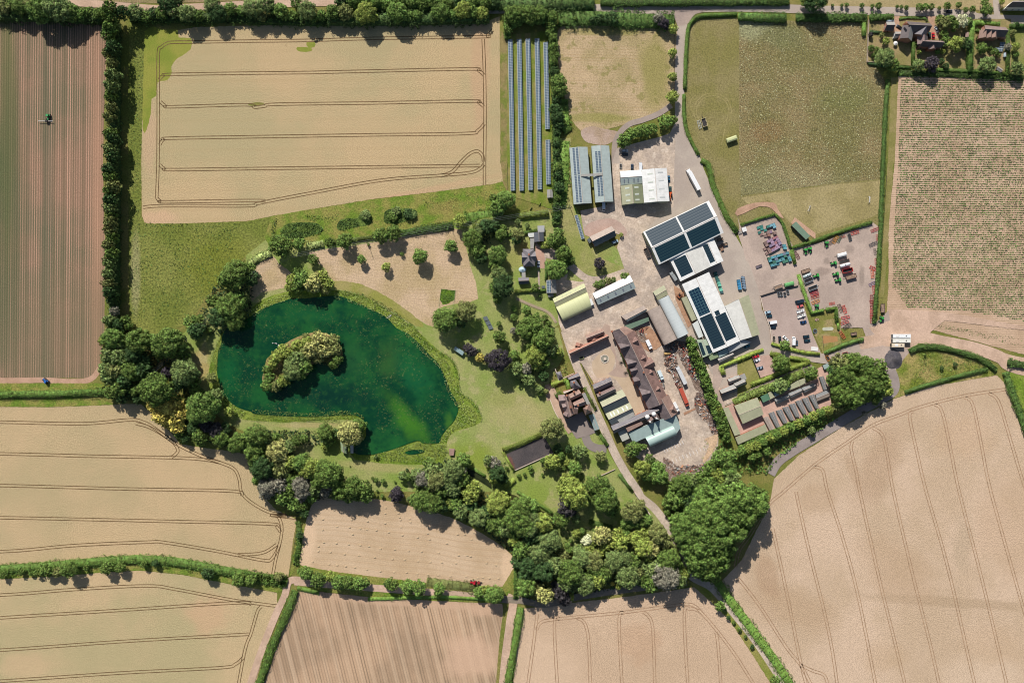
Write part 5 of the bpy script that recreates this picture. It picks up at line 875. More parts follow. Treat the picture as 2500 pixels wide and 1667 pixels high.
for a in [
 ('lorry', 'B3 1975,245 1878,65', (240, 238, 234), 'long white articulated lorry standing alone on the concrete yard', 'lorry'),
 ('car', 'N1 1085,395 1118,460', (226, 224, 222), 'white hatchback on the drive next to the leafy village garden', 'car'), ('car', 'N1 1000,545 1000,472', (34, 62, 52), 'dark green car parked beside the red one', 'car'),
 ('car', 'N1 1055,552 1052,475', (196, 20, 34), 'bright red car on the village drive', 'car'), ('car', 'N1 530,368 600,412', (30, 32, 38), 'black car left of the L-shaped village house', 'car'),
 ('van', 'N1 392,300 476,300', (176, 190, 202), 'silver van behind the small steep garage', 'van'), ('car', 'N1 1248,165 1322,160', (40, 44, 50), 'dark car driving on the village road', 'car'),
 ('car', 'K6 742,772 742,860', (202, 208, 212), 'silver car beside the farmhouse wall', 'car'), ('estate', 'M4 617,128 690,124', (198, 202, 204), 'silver estate car under the trees north of the workshops', 'car'), ('estate', 'M4 615,166 690,168', (24, 34, 46), 'black estate car in deep tree shade', 'car'),
 ('car', 'M4 733,330 733,278', (44, 60, 78), 'dark blue car behind the white north slope', 'car'), ('van', 'M4 824,328 823,268', (222, 224, 226), 'white van backed up to the white warehouse corner', 'van'), ('small', 'M4 608,308 608,278', (224, 224, 218), 'tiny white trailer by the workshop corner', 'trailer'),
 ('van', 'M4 420,692 420,786', (236, 238, 238), 'white van nosing out of the eastern grey barn', 'van'), ('car', 'M4 1133,462 1133,402', (40, 92, 120), 'blue car against the warehouse east wall', 'car'), ('car', 'M4 1149,566 1149,536', (32, 70, 66), 'small dark green car behind the orange digger', 'car'), ('digger', 'M4 1150,580 1152,630', (214, 98, 50), 'orange digger by the warehouse east wall', 'digger'),
 ('estate', 'B3 1155,757 1212,733', (170, 190, 200), 'pale blue estate car in the cottage shadow', 'car'), ('van', 'B3 940,1292 972,1370', (232, 232, 228), 'white van between the yellow barn and long white shed', 'van'), ('trailer', 'B3 1510,898 1465,805', (164, 140, 128), 'brownish trailer beside the west wall of the biggest shed', 'trailer'),
 ('boxvan', 'B3 1768,1122 1706,1030', (150, 154, 152), 'grey box trailer behind the solar annexe', 'trailer'), ('digger', 'B3 1775,1290 1825,1235', (158, 96, 66), 'rusty brown machine on orange stained concrete', 'digger'), ('skip', 'N2 1940,1160 2010,1300', (212, 146, 104), 'orange skip beside the annexe', 'skip'),
 ('skip', 'N2 1850,1060 2050,1000', (40, 74, 76), 'dark skip north of the orange skip', 'skip'), ('skip', 'N2 2000,1160 2110,1130', (40, 60, 70), 'dark skip touching the orange skip', 'skip'),
 ('boxvan', 'C3 1490,130 1520,192', (244, 244, 244), 'white box van on brown stained ground west of the curved barns', 'van'), ('boxvan', 'C3 1600,418 1632,490', (214, 226, 226), 'pale box van by the east gables of the long range', 'van'), ('boxvan', 'C3 1745,722 1782,792', (240, 238, 232), 'white box van at the south-east gable of the long range', 'van'),
 ('semi', 'C3 1848,530 1776,378', (206, 206, 204), 'long pale grey lorry body in the scrapyard', 'lorry'), ('semi', 'C3 1808,590 1872,740', (186, 84, 62), 'long rusty red lorry in the scrapyard', 'lorry'), ('small', 'C3 838,295 886,280', (196, 200, 130), 'yellow-green trailer in the shade of the red range', 'trailer'),
 ('estate', 'M2 165,790 58,815', (176, 200, 212), 'pale blue estate car, top of the car park left side', 'car'), ('estate', 'M2 190,868 85,885', (32, 64, 76), 'dark teal estate car below the pale blue one', 'car'), ('van', 'M2 272,985 128,1010', (240, 240, 240), 'white van on the left side of the car park', 'van'), ('car', 'M2 270,1082 155,1085', (28, 44, 60), 'dark car in the shadow of the white van', 'car'),
 ('van', 'M2 790,578 645,612', (30, 50, 62), 'dark blue van at the top of the right-hand parking line', 'van'), ('estate', 'M2 795,665 680,702', (206, 104, 98), 'salmon red estate car below the dark blue van', 'car'), ('pickup', 'M2 668,800 812,760', (232, 230, 226), 'white pickup, upper of two tippers in the car park', 'pickup'), ('pickup', 'M2 672,895 845,838', (226, 222, 214), 'white pickup, lower and longer of two tippers', 'pickup', None, 1.12),
 ('car', 'M2 745,1000 856,980', (32, 64, 104), 'royal blue car below the two tippers', 'car'), ('car', 'M2 352,1372 345,1268', (26, 34, 42), 'black car pointing up, beside the round tree', 'car'), ('car', 'M2 440,1285 482,1325', (236, 236, 232), 'white car half under the round tree', 'car'), ('van', 'M2 605,1435 612,1265', (238, 238, 238), 'long white van next to a small blue trailer', 'van'), ('small', 'M2 668,1430 668,1345', (88, 132, 158), 'small blue trailer beside the long white van', 'trailer'),
 ('estate', 'M2 795,1272 915,1258', (26, 50, 62), 'dark estate car, upper of the bottom right pair', 'car'), ('estate', 'M2 815,1350 930,1338', (30, 58, 68), 'dark estate car, lower of the bottom right pair', 'car'), ('small', 'M2 235,1345 235,1255', (222, 216, 190), 'cream trailer in the walled corner of the car park', 'trailer'),
 ('car', 'M3 782,95 878,62', (226, 44, 58), 'bright red car in the small car court', 'car'), ('car', 'M3 802,168 900,135', (236, 238, 240), 'white car just below the red one', 'car'), ('car', 'M3 968,282 850,312', (150, 164, 176), 'grey car alone in the small car court', 'car'), ('car', 'N5 1722,1065 1888,1005', (46, 122, 136), 'teal car in the shadow of the grey lean-to', 'car'),
 ('coach', 'C4 1415,68 1262,68', (240, 240, 236), 'white coach, uppermost of three parked together', 'coach'), ('coach', 'C4 1413,106 1262,106', (234, 230, 216), 'off-white coach, middle of three parked together', 'coach'), ('midi', 'C4 1362,143 1254,143', (226, 208, 180), 'short cream coach, lowest of three parked together', 'coach'),
 ('tractor', 'M1 1300,665 1308,790', (70, 160, 74), 'green tractor, left of a pair against the hedge', 'tractor'), ('tractor', 'M1 1380,640 1400,765', (70, 160, 74), 'green tractor, right of a pair against the hedge', 'tractor'), ('tractor', 'M1 1705,535 1710,650', (62, 150, 70), 'green tractor under a small bush by the hedge', 'tractor'),
 ('tractor', 'M1 1905,950 1785,975', (66, 158, 72), 'green tractor hitched to the low brown trailer', 'tractor'), ('tractor', 'M1 1950,1155 1820,1185', (66, 158, 72), 'green tractor hitched to the red trailer', 'tractor'), ('tractor', 'M1 1990,1270 1868,1300', (66, 158, 72), 'green tractor hitched to the crate trailer', 'tractor'), ('tractor', 'M1 1565,1185 1455,1220', (66, 158, 72), 'green tractor beside the silver tanker', 'tractor'),
 ('tractor', 'M2 1050,655 1052,745', (70, 150, 80), 'green tractor at the foot of the clipped hedge', 'tractor'), ('tractor', 'M2 2310,870 2265,995', (64, 156, 70), 'green tractor on the field verge below a dark trailer', 'tractor'), ('tractor', 'A1 462,1098 460,1142', (70, 160, 90), 'green tractor working in the ridged brown field', 'tractor'), ('tractor', 'C1 455,525 415,490', (40, 100, 176), 'blue tractor at the headland below the ridged field', 'tractor'), ('tractor', 'D2 1882,745 1846,741', (190, 36, 50), 'red tractor baling on the stubble field', 'tractor'),
 ('covered', 'M1 2092,775 1900,825', (240, 236, 230), 'big white covered trailer, uppermost of the central row', 'trailer'), ('low', 'M1 2165,900 1940,955', (176, 140, 130), 'low pinkish-brown trailer below the white one', 'trailer'), ('tanker', 'M1 2165,970 1945,1030', (236, 234, 232), 'white round tanker with orange nose', 'tanker'), ('red', 'M1 2215,1075 1990,1130', (216, 28, 28), 'bright red open trailer in the central row', 'trailer'), ('loaded', 'M1 2300,1185 2045,1255', (110, 76, 78), 'dark trailer carrying crates, lowest of the central row', 'trailer', None, 1.2),
 ('loaded', 'M1 1228,1135 1385,1085', (92, 66, 62), 'brown loaded trailer at the top of the hedge-side line', 'trailer'), ('tanker', 'M1 1250,1235 1412,1165', (190, 200, 198), 'silver tanker second in the hedge-side line', 'tanker', None, .85), ('trailer', 'M1 1275,1325 1450,1255', (190, 198, 204), 'grey open trailer third in the hedge-side line', 'trailer'), ('trailer', 'M1 1360,1465 1530,1400', (186, 196, 200), 'grey open trailer fourth in the hedge-side line', 'trailer'),
 ('loaded', 'M1 850,1390 715,1440', (164, 164, 158), 'grey trailer with mixed load behind the green spreader', 'trailer'), ('covered', 'M1 1085,1335 892,1385', (110, 172, 104), 'pale green spreader parked along the low wall', 'trailer'), ('flatbed', 'M1 2138,400 2172,520', (150, 150, 146), 'grey flat trailer backed to the hedge', 'trailer'), ('loaded', 'M2 2312,850 2308,600', (84, 62, 82), 'dark purple trailer on the verge above a tractor', 'trailer'),
 ('red', 'B4 2,10 -30,20', (150, 150, 110), 'unused', 'trailer'),
 ('covered', 'A3 2240,1355 2350,1315', (204, 206, 150), 'pale yellow-green covered trailer alone on the pasture', 'trailer', None, 1.15), ('small', 'A3 2050,1225 2020,1125', (214, 196, 148), 'long cream trailer inside the worn ring', 'trailer', None, 1.9), ('harrow', 'A3 1975,1130 2008,1250', (206, 206, 196), 'white spindly machine inside the worn ring', 'implement'),
 ('small', 'M3 2180,70 2232,158', (236, 150, 46), 'orange four-barred machine by the yard entrance', 'implement', None, 1.2), ('small', 'C4 862,220 908,208', (170, 60, 50), 'dark red box trailer at the wood edge', 'trailer', None, 1.2), ('skip', 'M2 1715,1225 1812,1205', (100, 80, 96), 'dull purple skip near the corner hedge', 'skip'),
]:
    if a[3] == 'unused': continue
    put(*a)
for q, c, lb in [('M1 2180,400 2335,355', (206, 70, 60), 'red roller implement under the top hedge'), ('M1 1980,465 2060,442', (196, 100, 80), 'small faded red implement under the top hedge'), ('M1 1865,540 1905,480', (220, 150, 40), 'yellow implement beside the tractor under the bush'), ('M1 1800,560 1850,520', (110, 84, 74), 'brown implement next to the yellow one'), ('M1 1945,520 1975,460', (70, 110, 84), 'dull green implement next to the yellow one'),
                 ('M2 1270,648 1432,620', (222, 66, 50), 'bright red bar implement above the small clipped hedge'), ('M2 1560,670 1610,822', (222, 66, 50), 'bright red bar implement standing upright by the grass'), ('M2 1475,640 1535,800', (116, 92, 80), 'brown framed implement left of the upright red bar'), ('M2 1540,915 1672,885', (206, 44, 60), 'bulky crimson implement by the grass edge'), ('M2 1550,1010 1625,985', (196, 70, 66), 'red implement just below the bulky crimson one'), ('M2 1600,1090 1680,1040', (90, 80, 76), 'black angular implement near the corner hedge'),
                 ('M2 920,425 1090,395', (166, 60, 70), 'dark red plough, first below the grey trailers'), ('M2 932,470 1095,432', (196, 70, 80), 'red plough, second below the grey trailers'), ('M2 950,520 1095,478', (190, 84, 66), 'red plough, third below the grey trailers'), ('M2 985,620 1085,580', (220, 140, 60), 'orange implement above the lone tractor'),
                 ('B4 1102,552 1160,530', (196, 84, 84), 'red implement in the top right yard corner'), ('B4 1150,590 1152,620', (190, 70, 64), 'small red implement against the boundary hedge, upper'), ('B4 1100,665 1135,650', (90, 90, 92), 'dark grey implement by the boundary hedge'), ('B4 1130,700 1135,740', (90, 86, 84), 'thin grey implement by the boundary hedge'), ('B4 1140,785 1142,815', (190, 62, 58), 'small red implement against the boundary hedge, middle'), ('B4 1095,845 1148,872', (200, 66, 60), 'red implement lying crosswise by the boundary hedge'), ('M2 2120,35 2125,100', (220, 104, 66), 'orange machine beside the boundary hedge'), ('M2 2100,265 2165,235', (150, 130, 156), 'pale purple implement beside the boundary hedge'),
                 ('M2 2150,320 2162,425', (204, 72, 66), 'red implement halfway down the boundary hedge'), ('M2 2108,500 2112,590', (150, 60, 60), 'dark red harrow, upper of the stacked row'), ('M2 2100,600 2110,690', (170, 70, 66), 'dark red harrow, middle of the stacked row'), ('M2 2110,700 2112,790', (196, 92, 84), 'faded red harrow, lower of the stacked row'), ('M2 2106,800 2108,860', (190, 80, 74), 'faded red harrow near the end of the hedge'), ('M2 2105,890 2110,965', (186, 88, 78), 'open red frame at the end of the hedge'), ('M1 1120,770 1165,840', (120, 60, 70), 'dark red machine by the hedge corner'), ('M2 1520,1200 1570,1270', (214, 110, 76), 'orange spindly machine on the grass by the silt pond')]:
    put('harrow', q, c, lb, 'implement', None, .72 if 'small' in lb or 'thin' in lb else 1)
for i, x in enumerate((318, 368, 435, 490)): put('small', 'M2 %d,%d %d,%d' % (x, 420 + (-30 if i == 3 else 0), x + 14, 495 + (-60 if i == 3 else 0)), (150, 160, 166), '%s of four small grey machines in a row below the low wall' % ordn[i], 'implement')
# spray boom of the working tractor
p = W(at('A1 445,1165')); r = empty('spray_boom', (p.x, p.y, 0), 0, 'long white spray boom behind the tractor in the ridged field', 'sprayer'); MB().box((0, 0, 1.2), (9.6, .25, .2)).build('boom', WHITE, r); MB().box((.8, 0, 1.3), (1.6, 1.2, 1.2)).build('tank', DARKM, r)
p = W(at('D2 1890,742')); r = empty('baler', (p.x + 1.5, p.y, 0), 0, 'dark red baler trailing the red tractor', 'baler'); MB().box((0, 0, 1.0), (2.0, 1.6, 1.2), taper=.9).build('body', pm('baler_paint', (140, 50, 48)), r); wheels(r, (0,), 1.9, .35); MB().box((1.6, 0, .7), (1.4, .8, .2)).build('chute', DARKM, r)
for o, cc in COLS:
    st = [o]
    while st:
        q = st.pop(); q.color = cc; st += [c for c in KIDS.get(q.name, [])]
# straw bales
STRAW = pm('straw', (210, 186, 150), .95, .15, 2)
bales = 'D2 1145,132 948,162 1050,170 1142,178 1225,148 1250,175 1262,210 1268,230 1340,222 1348,248 1436,233 1468,240 1525,255 1495,288 1605,290 1612,318 1735,350 1795,350 1848,392 1870,335 632,226 868,230 998,242 1142,258 748,286 850,292 937,303 993,310 1070,316 1173,331 1283,356 1408,375 1505,392 1492,340 1272,288 876,350 630,312 640,415 742,423 845,430 937,437 1010,448 1103,467 1222,473 1333,484 1440,491 1578,500 1744,521 1815,522 1842,530 595,486 595,448 694,494 810,511 928,523 1057,537 1202,551 1300,557 1412,567 1512,575 1605,581 1722,585 1972,583 2050,600 546,574 684,592 749,600 818,610 894,621 993,638 1103,651 1216,657 1318,662 1405,672 1493,679 1577,682 1676,691 1806,695 1900,706 1942,703 1998,708 2070,712 1648,424 600,155 725,150'
b0 = None
for i, q in enumerate(L(bales)):
    p = W(q, .4)
    if b0 is None:
        mb = MB(); mb.box((0, 0, .3), (1.5, .75, .6), taper=.97); b0 = o = mb.build('straw_bale', STRAW)
    else: o = b0.copy(); C.objects.link(o)
    o.location = (p.x, p.y, 0); o.rotation_euler.z = random.uniform(-.3, .3); o.scale = (.85,) * 3; tag(o, 'small pale straw bale lying on the stubble field', 'straw bale', 'straw bales on the stubble field')
# crates in the crate yard
mb = MB(); [mb.box((0, s * .72, .45), (1.9, .07, .8)) for s in (-1, 1)]; [mb.box((s * .92, 0, .45), (.07, 1.5, .8)) for s in (-1, 1)]; mb.box((0, 0, .5), (1.8, 1.4, .5))
c0 = mb.build('farm_crate', WORN); nc = [0]
def crate(p, rz, c, z, lab, grp, sc=1.0):
    o = c0 if nc[0] == 0 else c0.copy()
    if nc[0]: C.objects.link(o)
    nc[0] += 1; o.location = (p.x, p.y, z); o.rotation_euler.z = rz; j = random.uniform(.75, 1.2); cc = col(c); o.color = (cc[0] * j, cc[1] * j, cc[2] * j, 1); o.scale = (sc, sc, sc)
    tag(o, lab, 'crate', grp)
def crate_rows(q, rows, colours, lab, grp, zmax=3, fill=.9, du=2.05, dv=1.65, ang=None):
    a, b, d = [W(p) for p in L(q)]; u = (b - a); lu = u.length; u.normalize(); v = (d - a); lv = v.length; v.normalize(); rz = math.atan2(u.y, u.x)
    for j in range(int(lv / dv)):
        n = random.choice(rows); 
        for i in range(int(lu / du)):
            if random.random() > fill: continue
            t = j / max(1, lv / dv); c = colours(t, i * du / lu); p = a + u * (i + .5) * du + v * (j + .5) * dv
            k = random.choice(rows); [crate(p, rz + random.uniform(-.04, .04), c, z_ * .88 + .02, lab, grp, 1.12) for z_ in range(k)]
PUR, TEA, BRN = (158, 130, 150), (84, 140, 142), (140, 112, 104)
crate_rows('M1 365,270 730,130 400,430', (1, 2), lambda t, u: (60, 130, 118) if u < .6 else (120, 166, 178), 'teal or pale blue slatted crate at the top of the crate yard', 'teal crates at the top of the crate yard', fill=.75)
crate_rows('M1 440,600 790,400 560,840', (1, 2, 2), lambda t, u: random.choice([PUR, PUR, (176, 120, 124), (140, 126, 150)]) if u > .25 else BRN, 'purple-brown slatted crate in the middle stacks of the crate yard', 'purple-brown crates in the crate yard', fill=.85)
crate_rows('M1 420,400 740,310 470,520', (1, 2), lambda t, u: random.choice([BRN, (150, 110, 96), PUR]), 'brown slatted crate between the teal and purple stacks of the crate yard', 'brown crates in the crate yard', fill=.6)
crate_rows('M1 560,860 960,740 640,1050', (1, 2, 2), lambda t, u: random.choice([TEA, (66, 118, 96), (120, 128, 146), (90, 150, 160)]), 'teal slatted crate in the lower stacks of the crate yard', 'teal crates in the lower crate yard', fill=.85)
crate_rows('M1 830,560 900,560 900,760', (2,), lambda t, u: (96, 160, 168), 'pale teal crate along the right edge of the crate yard', 'pale teal edge crates', fill=.9)
crate_rows('M1 640,1080 760,1050 650,1110', (1,), lambda t, u: (206, 166, 130), 'tan crate at the lower edge of the crate yard', 'tan crates', fill=.9); crate_rows('M1 345,1020 480,970 360,1085', (1,), lambda t, u: (104, 92, 98), 'grey crate set apart left of the crate yard', 'grey crates set apart')
crate_rows('N4 1525,700 1640,690 1590,1090', (2,), lambda t, u: (50, 130, 170), 'bright blue crate in the block beside the white sheds', 'bright blue crates'); crate_rows('N4 1650,720 1740,760 1700,1070', (2,), lambda t, u: (112, 130, 146), 'grey-blue crate right of the bright blue block', 'grey-blue crates', fill=.9)
crate_rows('N4 985,640 1070,620 1180,1200', (1, 2), lambda t, u: (44, 96, 90) if t < .4 else ((112, 190, 164) if t < .75 else (48, 84, 88)), 'green or teal crate stacked along the long white shed', 'crates along the long white shed'); crate_rows('M1 820,1050 1000,960 840,1080', (2,), lambda t, u: (190, 90, 84) if u < .6 else (150, 140, 136), 'red or grey crate at the bottom of the crate yard', 'red crates')
crate_rows('M1 10,360 340,290 30,420', (1, 1), lambda t, u: random.choice([(214, 170, 124), (170, 160, 150)]), 'tan pallet or crate below the top hedge of the crate yard', 'pallets below the hedge', fill=.5)
r = empty('site_cabin', W(at('M1 115,325')), .35, 'small white square cabin below the top hedge of the crate yard', 'cabin'); MB().box((0, 0, 1.2), (2.6, 2.6, 2.4)).build('wall', WHITE, r); MB().box((0, 0, 2.46), (2.9, 2.9, .12)).build('roof', WHITE, r); MB().box((0, -1.32, 1.0), (.9, .06, 1.9)).build('door', DOORG, r)
# scrapyard
def junk(kind):
    mb = MB()
    if kind == 0: mb.box((0, 0, .5), (1.6, 1.1, 1.0), taper=.8).cyl((.2, 0, 1), (.2, 0, 1.5), .25)
    elif kind == 1:
        for i in range(5): mb.box((random.uniform(-.4, .4), random.uniform(-.6, .6), .15 + i * .14), (random.uniform(1.8, 3), .2, .16), random.uniform(-.4, .4))
    elif kind == 2: mb.cyl((-1, 0, .5), (1, 0, .5), .5, n=10)
    elif kind == 3:
        for s in (-1, 1): mb.box((0, s * .6, .5), (2.2, .12, .9))
        for s in (-1, 1): mb.box((s * 1.05, 0, .5), (.12, 1.2, .9))
        mb.box((0, 0, .1), (2.2, 1.2, .1))
    elif kind == 4: mb.box((0, 0, .3), (2.4, 1.4, .1), taper=.9).box((.3, .2, .5), (1.2, .8, .5), taper=.7)
    elif kind == 5: mb.cyl((0, 0, 0), (0, 0, .9), .3, n=10).cyl((.7, .2, 0), (.7, .2, .9), .3, n=10).cyl((.2, .8, 0), (.2, .8, .9), .3, n=10)
    else: mb.ball((0, 0, .5), .6, 8).box((.8, 0, .4), (1.2, .5, .5))
    return mb.build(['engine_casing', 'girder_heap', 'old_boiler', 'metal_bin', 'scrap_panel', 'oil_drum_cluster', 'machine_part'][kind], WORN)
JP = []
def inside(p, poly):
    r_ = False; j = len(poly) - 1
    for i in range(len(poly)):
        if (poly[i][1] > p[1]) != (poly[j][1] > p[1]) and p[0] < (poly[j][0] - poly[i][0]) * (p[1] - poly[i][1]) / (poly[j][1] - poly[i][1]) + poly[i][0]: r_ = not r_
        j = i
    return r_
def rnd_in(poly, n):
    xs = [p[0] for p in poly]; ys = [p[1] for p in poly]; out = []
    while len(out) < n:
        p = (random.uniform(min(xs), max(xs)), random.uniform(min(ys), max(ys)))
        if inside(p, poly): out.append(p)
    return out
RUST = [(150, 104, 84), (176, 130, 106), (104, 90, 84), (188, 176, 164), (214, 206, 196), (166, 74, 62), (96, 110, 112), (130, 112, 100), (206, 150, 110), (84, 72, 70)]
KN = ['engine casing', 'heap of girders', 'old boiler', 'open metal bin', 'dented scrap panel', 'cluster of oil drums', 'machine part']
for poly, n, wh, sz in (('K4 210,600 470,640 500,900 480,1050 290,1050 220,800', 44, 'in the western heaps of the scrapyard', 1), ('K4 560,370 720,360 780,560 930,900 980,1150 1000,1280 860,1180 700,900 560,600', 66, 'in the eastern heaps along the tree row', 1), ('K4 380,1100 480,1100 640,1400 560,1450', 16, 'beside the pale lorry body', .9), ('K5 470,0 640,0 720,250 450,230', 34, 'south of the eastern scrap heaps', 1),
                    ('K5 500,270 760,270 780,500 560,480', 30, 'in the bluish heap near the tree row', .8), ('K5 690,560 900,600 900,760 760,740', 30, 'around the curved pipe near the tree row', .8), ('K5 330,1370 560,1350 640,1370 400,1500 60,1520 0,1400', 26, 'along the south edge of the scrapyard', .8), ('C3 1400,0 1480,0 1480,70 1420,60', 6, 'beside the brown stained ground', 1), ('C3 1650,1240 1780,1330 1900,1400 1700,1460', 26, 'at the south-west foot of the scrapyard', .8), ('K2 1350,700 1760,620 1740,880 1550,860', 26, 'in the shade below the curved barns', .8), ('K3 1030,80 1160,240 1180,330 1080,220', 12, 'against the east wall of the long range', .7)):
    for p in rnd_in(L(poly), int(n * 2.3)):
        k_ = random.randrange(7)
        while len(JP) < 7: JP.append(None)
        if JP[k_] is None: o = JP[k_] = junk(k_)
        else: o = JP[k_].copy(); C.objects.link(o)
        q = W(p); s_ = random.uniform(.5, 1.15) * sz; o.location = (q.x, q.y, 0); o.rotation_euler.z = random.choice([-.5, 1.07]) + random.uniform(-.5, .5); o.scale = (s_, s_, s_ * random.uniform(.8, 1.4))
        cc = col(random.choice(RUST)); o.color = cc; tag(o, 'rusty %s %s' % (KN[k_], wh), 'scrap', KN[k_] + 's ' + wh)
o = MB().cyl((-2, 0, .8), (2, 0, .8), .9, n=12).build('old_boiler', WORN); p = W(at('K4 280,620')); o.location = (p.x, p.y, 0); o.rotation_euler.z = .1; o.color = col((186, 150, 90)); tag(o, 'large ochre boiler at the top of the western scrap heaps', 'boiler')
# garden things
def single(name, mb, m, at_, label, cat, rz=0, col_=None, sm=False):
    o = mb.build(name, m, None, sm); p = W(at(at_)); o.location = (p.x, p.y, o.location.z); o.rotation_euler.z = rz
    if col_: o.color = col(col_)
    return tag(o, label, cat)
p = W(at('C3 1083,297')); r = empty('fountain', (p.x, p.y, 0), 0, 'round white fountain on the gold gravel courtyard', 'fountain')
mb = MB(); n = 20
for i in range(n):
    a = 2 * math.pi * i / n; mb.box((2.6 * math.cos(a), 2.6 * math.sin(a), .3), (.45, .85, .6), a)
mb.build('basin', STONE, r); MB().cyl((0, 0, .1), (0, 0, .35), 2.4, n=20).build('water', pm('fountain_water', (150, 146, 130), .1), r); MB().cyl((0, 0, 0), (0, 0, 1.4), .25).cyl((0, 0, 1.3), (0, 0, 1.45), .9, n=14).build('pedestal', STONE, r)
for q, lb in (('C3 1055,270', 'upper'), ('C3 1085,335', 'lower')): p = W(at(q)); r = empty('stone_bench', (p.x, p.y, 0), .5, '%s pale curved stone bench beside the fountain' % lb, 'bench'); MB().box((0, 0, .45), (1.9, .5, .1)).build('seat', WHITE, r); [MB().box((s * .7, 0, .2), (.2, .4, .4)).build('leg', WHITE, r) for s in (-1, 1)]
for q, lb in (('C3 1238,337', 'northern'), ('C3 1282,435', 'southern')):
    p = W(at(q)); r = empty('bare_shrub', (p.x, p.y, 0), 0, '%s spiky dark shrub on the courtyard tarmac' % lb, 'shrub'); mb = MB(); [mb.cyl((0, 0, .2), (1.7 * math.cos(i), 1.7 * math.sin(i), .5 + (i % 3) * .5), .09, .02, 4) for i in range(22)]; mb.build('branches', DARKM, r)
p = W(at('N1 488,642')); r = empty('parasol', (p.x, p.y, 0), 0, 'large white round parasol on the village patio', 'parasol'); mb = MB(); mb.cyl((0, 0, 2.1), (0, 0, 2.9), 1.45, .05, 12); mb.build('canopy', WHITE, r); MB().cyl((0, 0, 0), (0, 0, 2.8), .05).build('pole', STEEL, r)
p = W(at('B2 1372,1458')); r = empty('rowing_boat', (p.x, p.y, .15), math.radians(32), 'small white rowing boat moored at the north-east lake bank', 'boat'); MB().add([(-1.6, -.5, .5), (1.2, -.65, .5), (2.1, 0, .6), (1.2, .65, .5), (-1.6, .5, .5), (-1.4, -.3, 0), (1.1, -.35, 0), (1.6, 0, .05), (1.1, .35, 0), (-1.4, .3, 0)], [(0, 5, 6, 1), (1, 6, 7, 2), (2, 7, 8, 3), (3, 8, 9, 4), (4, 9, 5, 0), (5, 9, 8, 7, 6)]).build('hull', WHITE, r); MB().box((0, 0, .38), (.25, 1.1, .05)).build('seat', STEEL, r)
for i, q in enumerate(L('C2 262,148 285,150 298,152 318,165 315,178')):
    p = W(q); mb = MB().ball((0, 0, .2), .38, 8, 0, .6).cyl((.3, 0, .25), (.45, 0, .75), .07, .05).ball((.5, 0, .78), .1, 6); o = mb.build('swan', WHITE, None, True) if i == 0 else sw.copy()
    if i: C.objects.link(o)
    sw = o if i == 0 else sw; o.location = (p.x, p.y, .05 + LAYER[0]); o.rotation_euler.z = i * 1.3; tag(o, 'white swan on the lake beside the wooded island', 'swan', 'swans by the island')
for q, lb, rz in (('B4 582,367', 'left-hand pale football goal lying on the mown pasture', 1.2), ('B4 1073,295', 'right-hand pale football goal near the boundary hedge', 1.5)):
    p = W(at(q)); r = empty('football_goal', (p.x, p.y, 0), rz, lb, 'goal'); [MB().cyl((s * 1.9, 0, 0), (s * 1.9, 0, 1.9), .1).build('post', WHITE, r) for s in (-1, 1)]; MB().cyl((-1.9, 0, 1.9), (1.9, 0, 1.9), .1).build('crossbar', WHITE, r); mb = MB(); [mb.box((0, -1.4 * k_ / 5, 1.9 - 1.8 * k_ / 5), (3.8, .05, .05)) for k_ in range(6)]; [mb.cyl((-1.9 + .54 * k_, 0, 1.9), (-1.9 + .54 * k_, -1.4, .05), .025, n=4) for k_ in range(8)]; mb.build('net', WHITE, r)
p = W(at('M2 1010,1160')); r = empty('trampoline', (p.x, p.y, 0), 0, 'round dark trampoline on the grass beside the car park', 'trampoline'); MB().cyl((0, 0, .8), (0, 0, .86), 1.15, n=18).build('mat', DARKM, r); mb = MB(); [mb.box((1.3 * math.cos(a * .349), 1.3 * math.sin(a * .349), .88), (.26, .48, .08), a * .349) for a in range(18)]; mb.build('pad', pm('grey_pad', (120, 140, 146)), r); [MB().cyl((1.1 * math.cos(a), 1.1 * math.sin(a), 0), (1.1 * math.cos(a), 1.1 * math.sin(a), .8), .05).build('leg', STEEL, r) for a in (0, 1.57, 3.14, 4.71)]
mb = MB(); mb.box((0, 0, .3), (5.2, 2.4, .6), taper=.9); [mb.cyl((s * 2.6, 0, 0), (s * 2.6, 0, .55), 1.2, 1.05, 16) for s in (-1, 1)]
single('water_trough', mb, pm('pale_concrete', (190, 188, 166), .8), 'M2 1260,1120', 'long pale rounded trough above the silt pond', 'trough', .05)
o = single('white_sheet', MB().box((0, 0, .35), (4.6, 2.6, .5), taper=.96), WHITE, 'M2 1003,1500', 'white covered stack like a flat sheet at the edge of the car park hedge', 'covered stack', -.12)
mb = MB(); [mb.ball((random.uniform(-1, 1), random.uniform(-1, 1), .2), .35, 6) for _ in range(14)]; single('rockery', mb, pm('rockery_stone', (190, 156, 144), .9), 'M2 1050,940', 'circle of pinkish stones on the lawn inside the hedges', 'rockery')
# gravel heap
vs = []; fs = []; G = 26
for j in range(G):
    for i in range(G):
        x, y = (i / (G - 1) - .5) * 2, (j / (G - 1) - .5) * 2; d = math.hypot(x, y); vs.append((x * 6.4, y * 7.2, max(0, 2.6 * (1 - d) * (1 + .35 * math.sin(5 * x + 3 * y))) + (.15 * random.random() if d < 1 else -.05)))
for j in range(G - 1):
    for i in range(G - 1): fs.append((j * G + i, j * G + i + 1, (j + 1) * G + i + 1, (j + 1) * G + i))
p = W(at('C4 1280,258')); o = mesh('gravel_heap', vs, fs, gm('dark_gravel', (104, 98, 98), (84, 80, 84), .3, .3, 2)); o.location = (p.x, p.y, .02); tag(o, 'heap of dark grey gravel beside the three coaches', 'gravel heap')
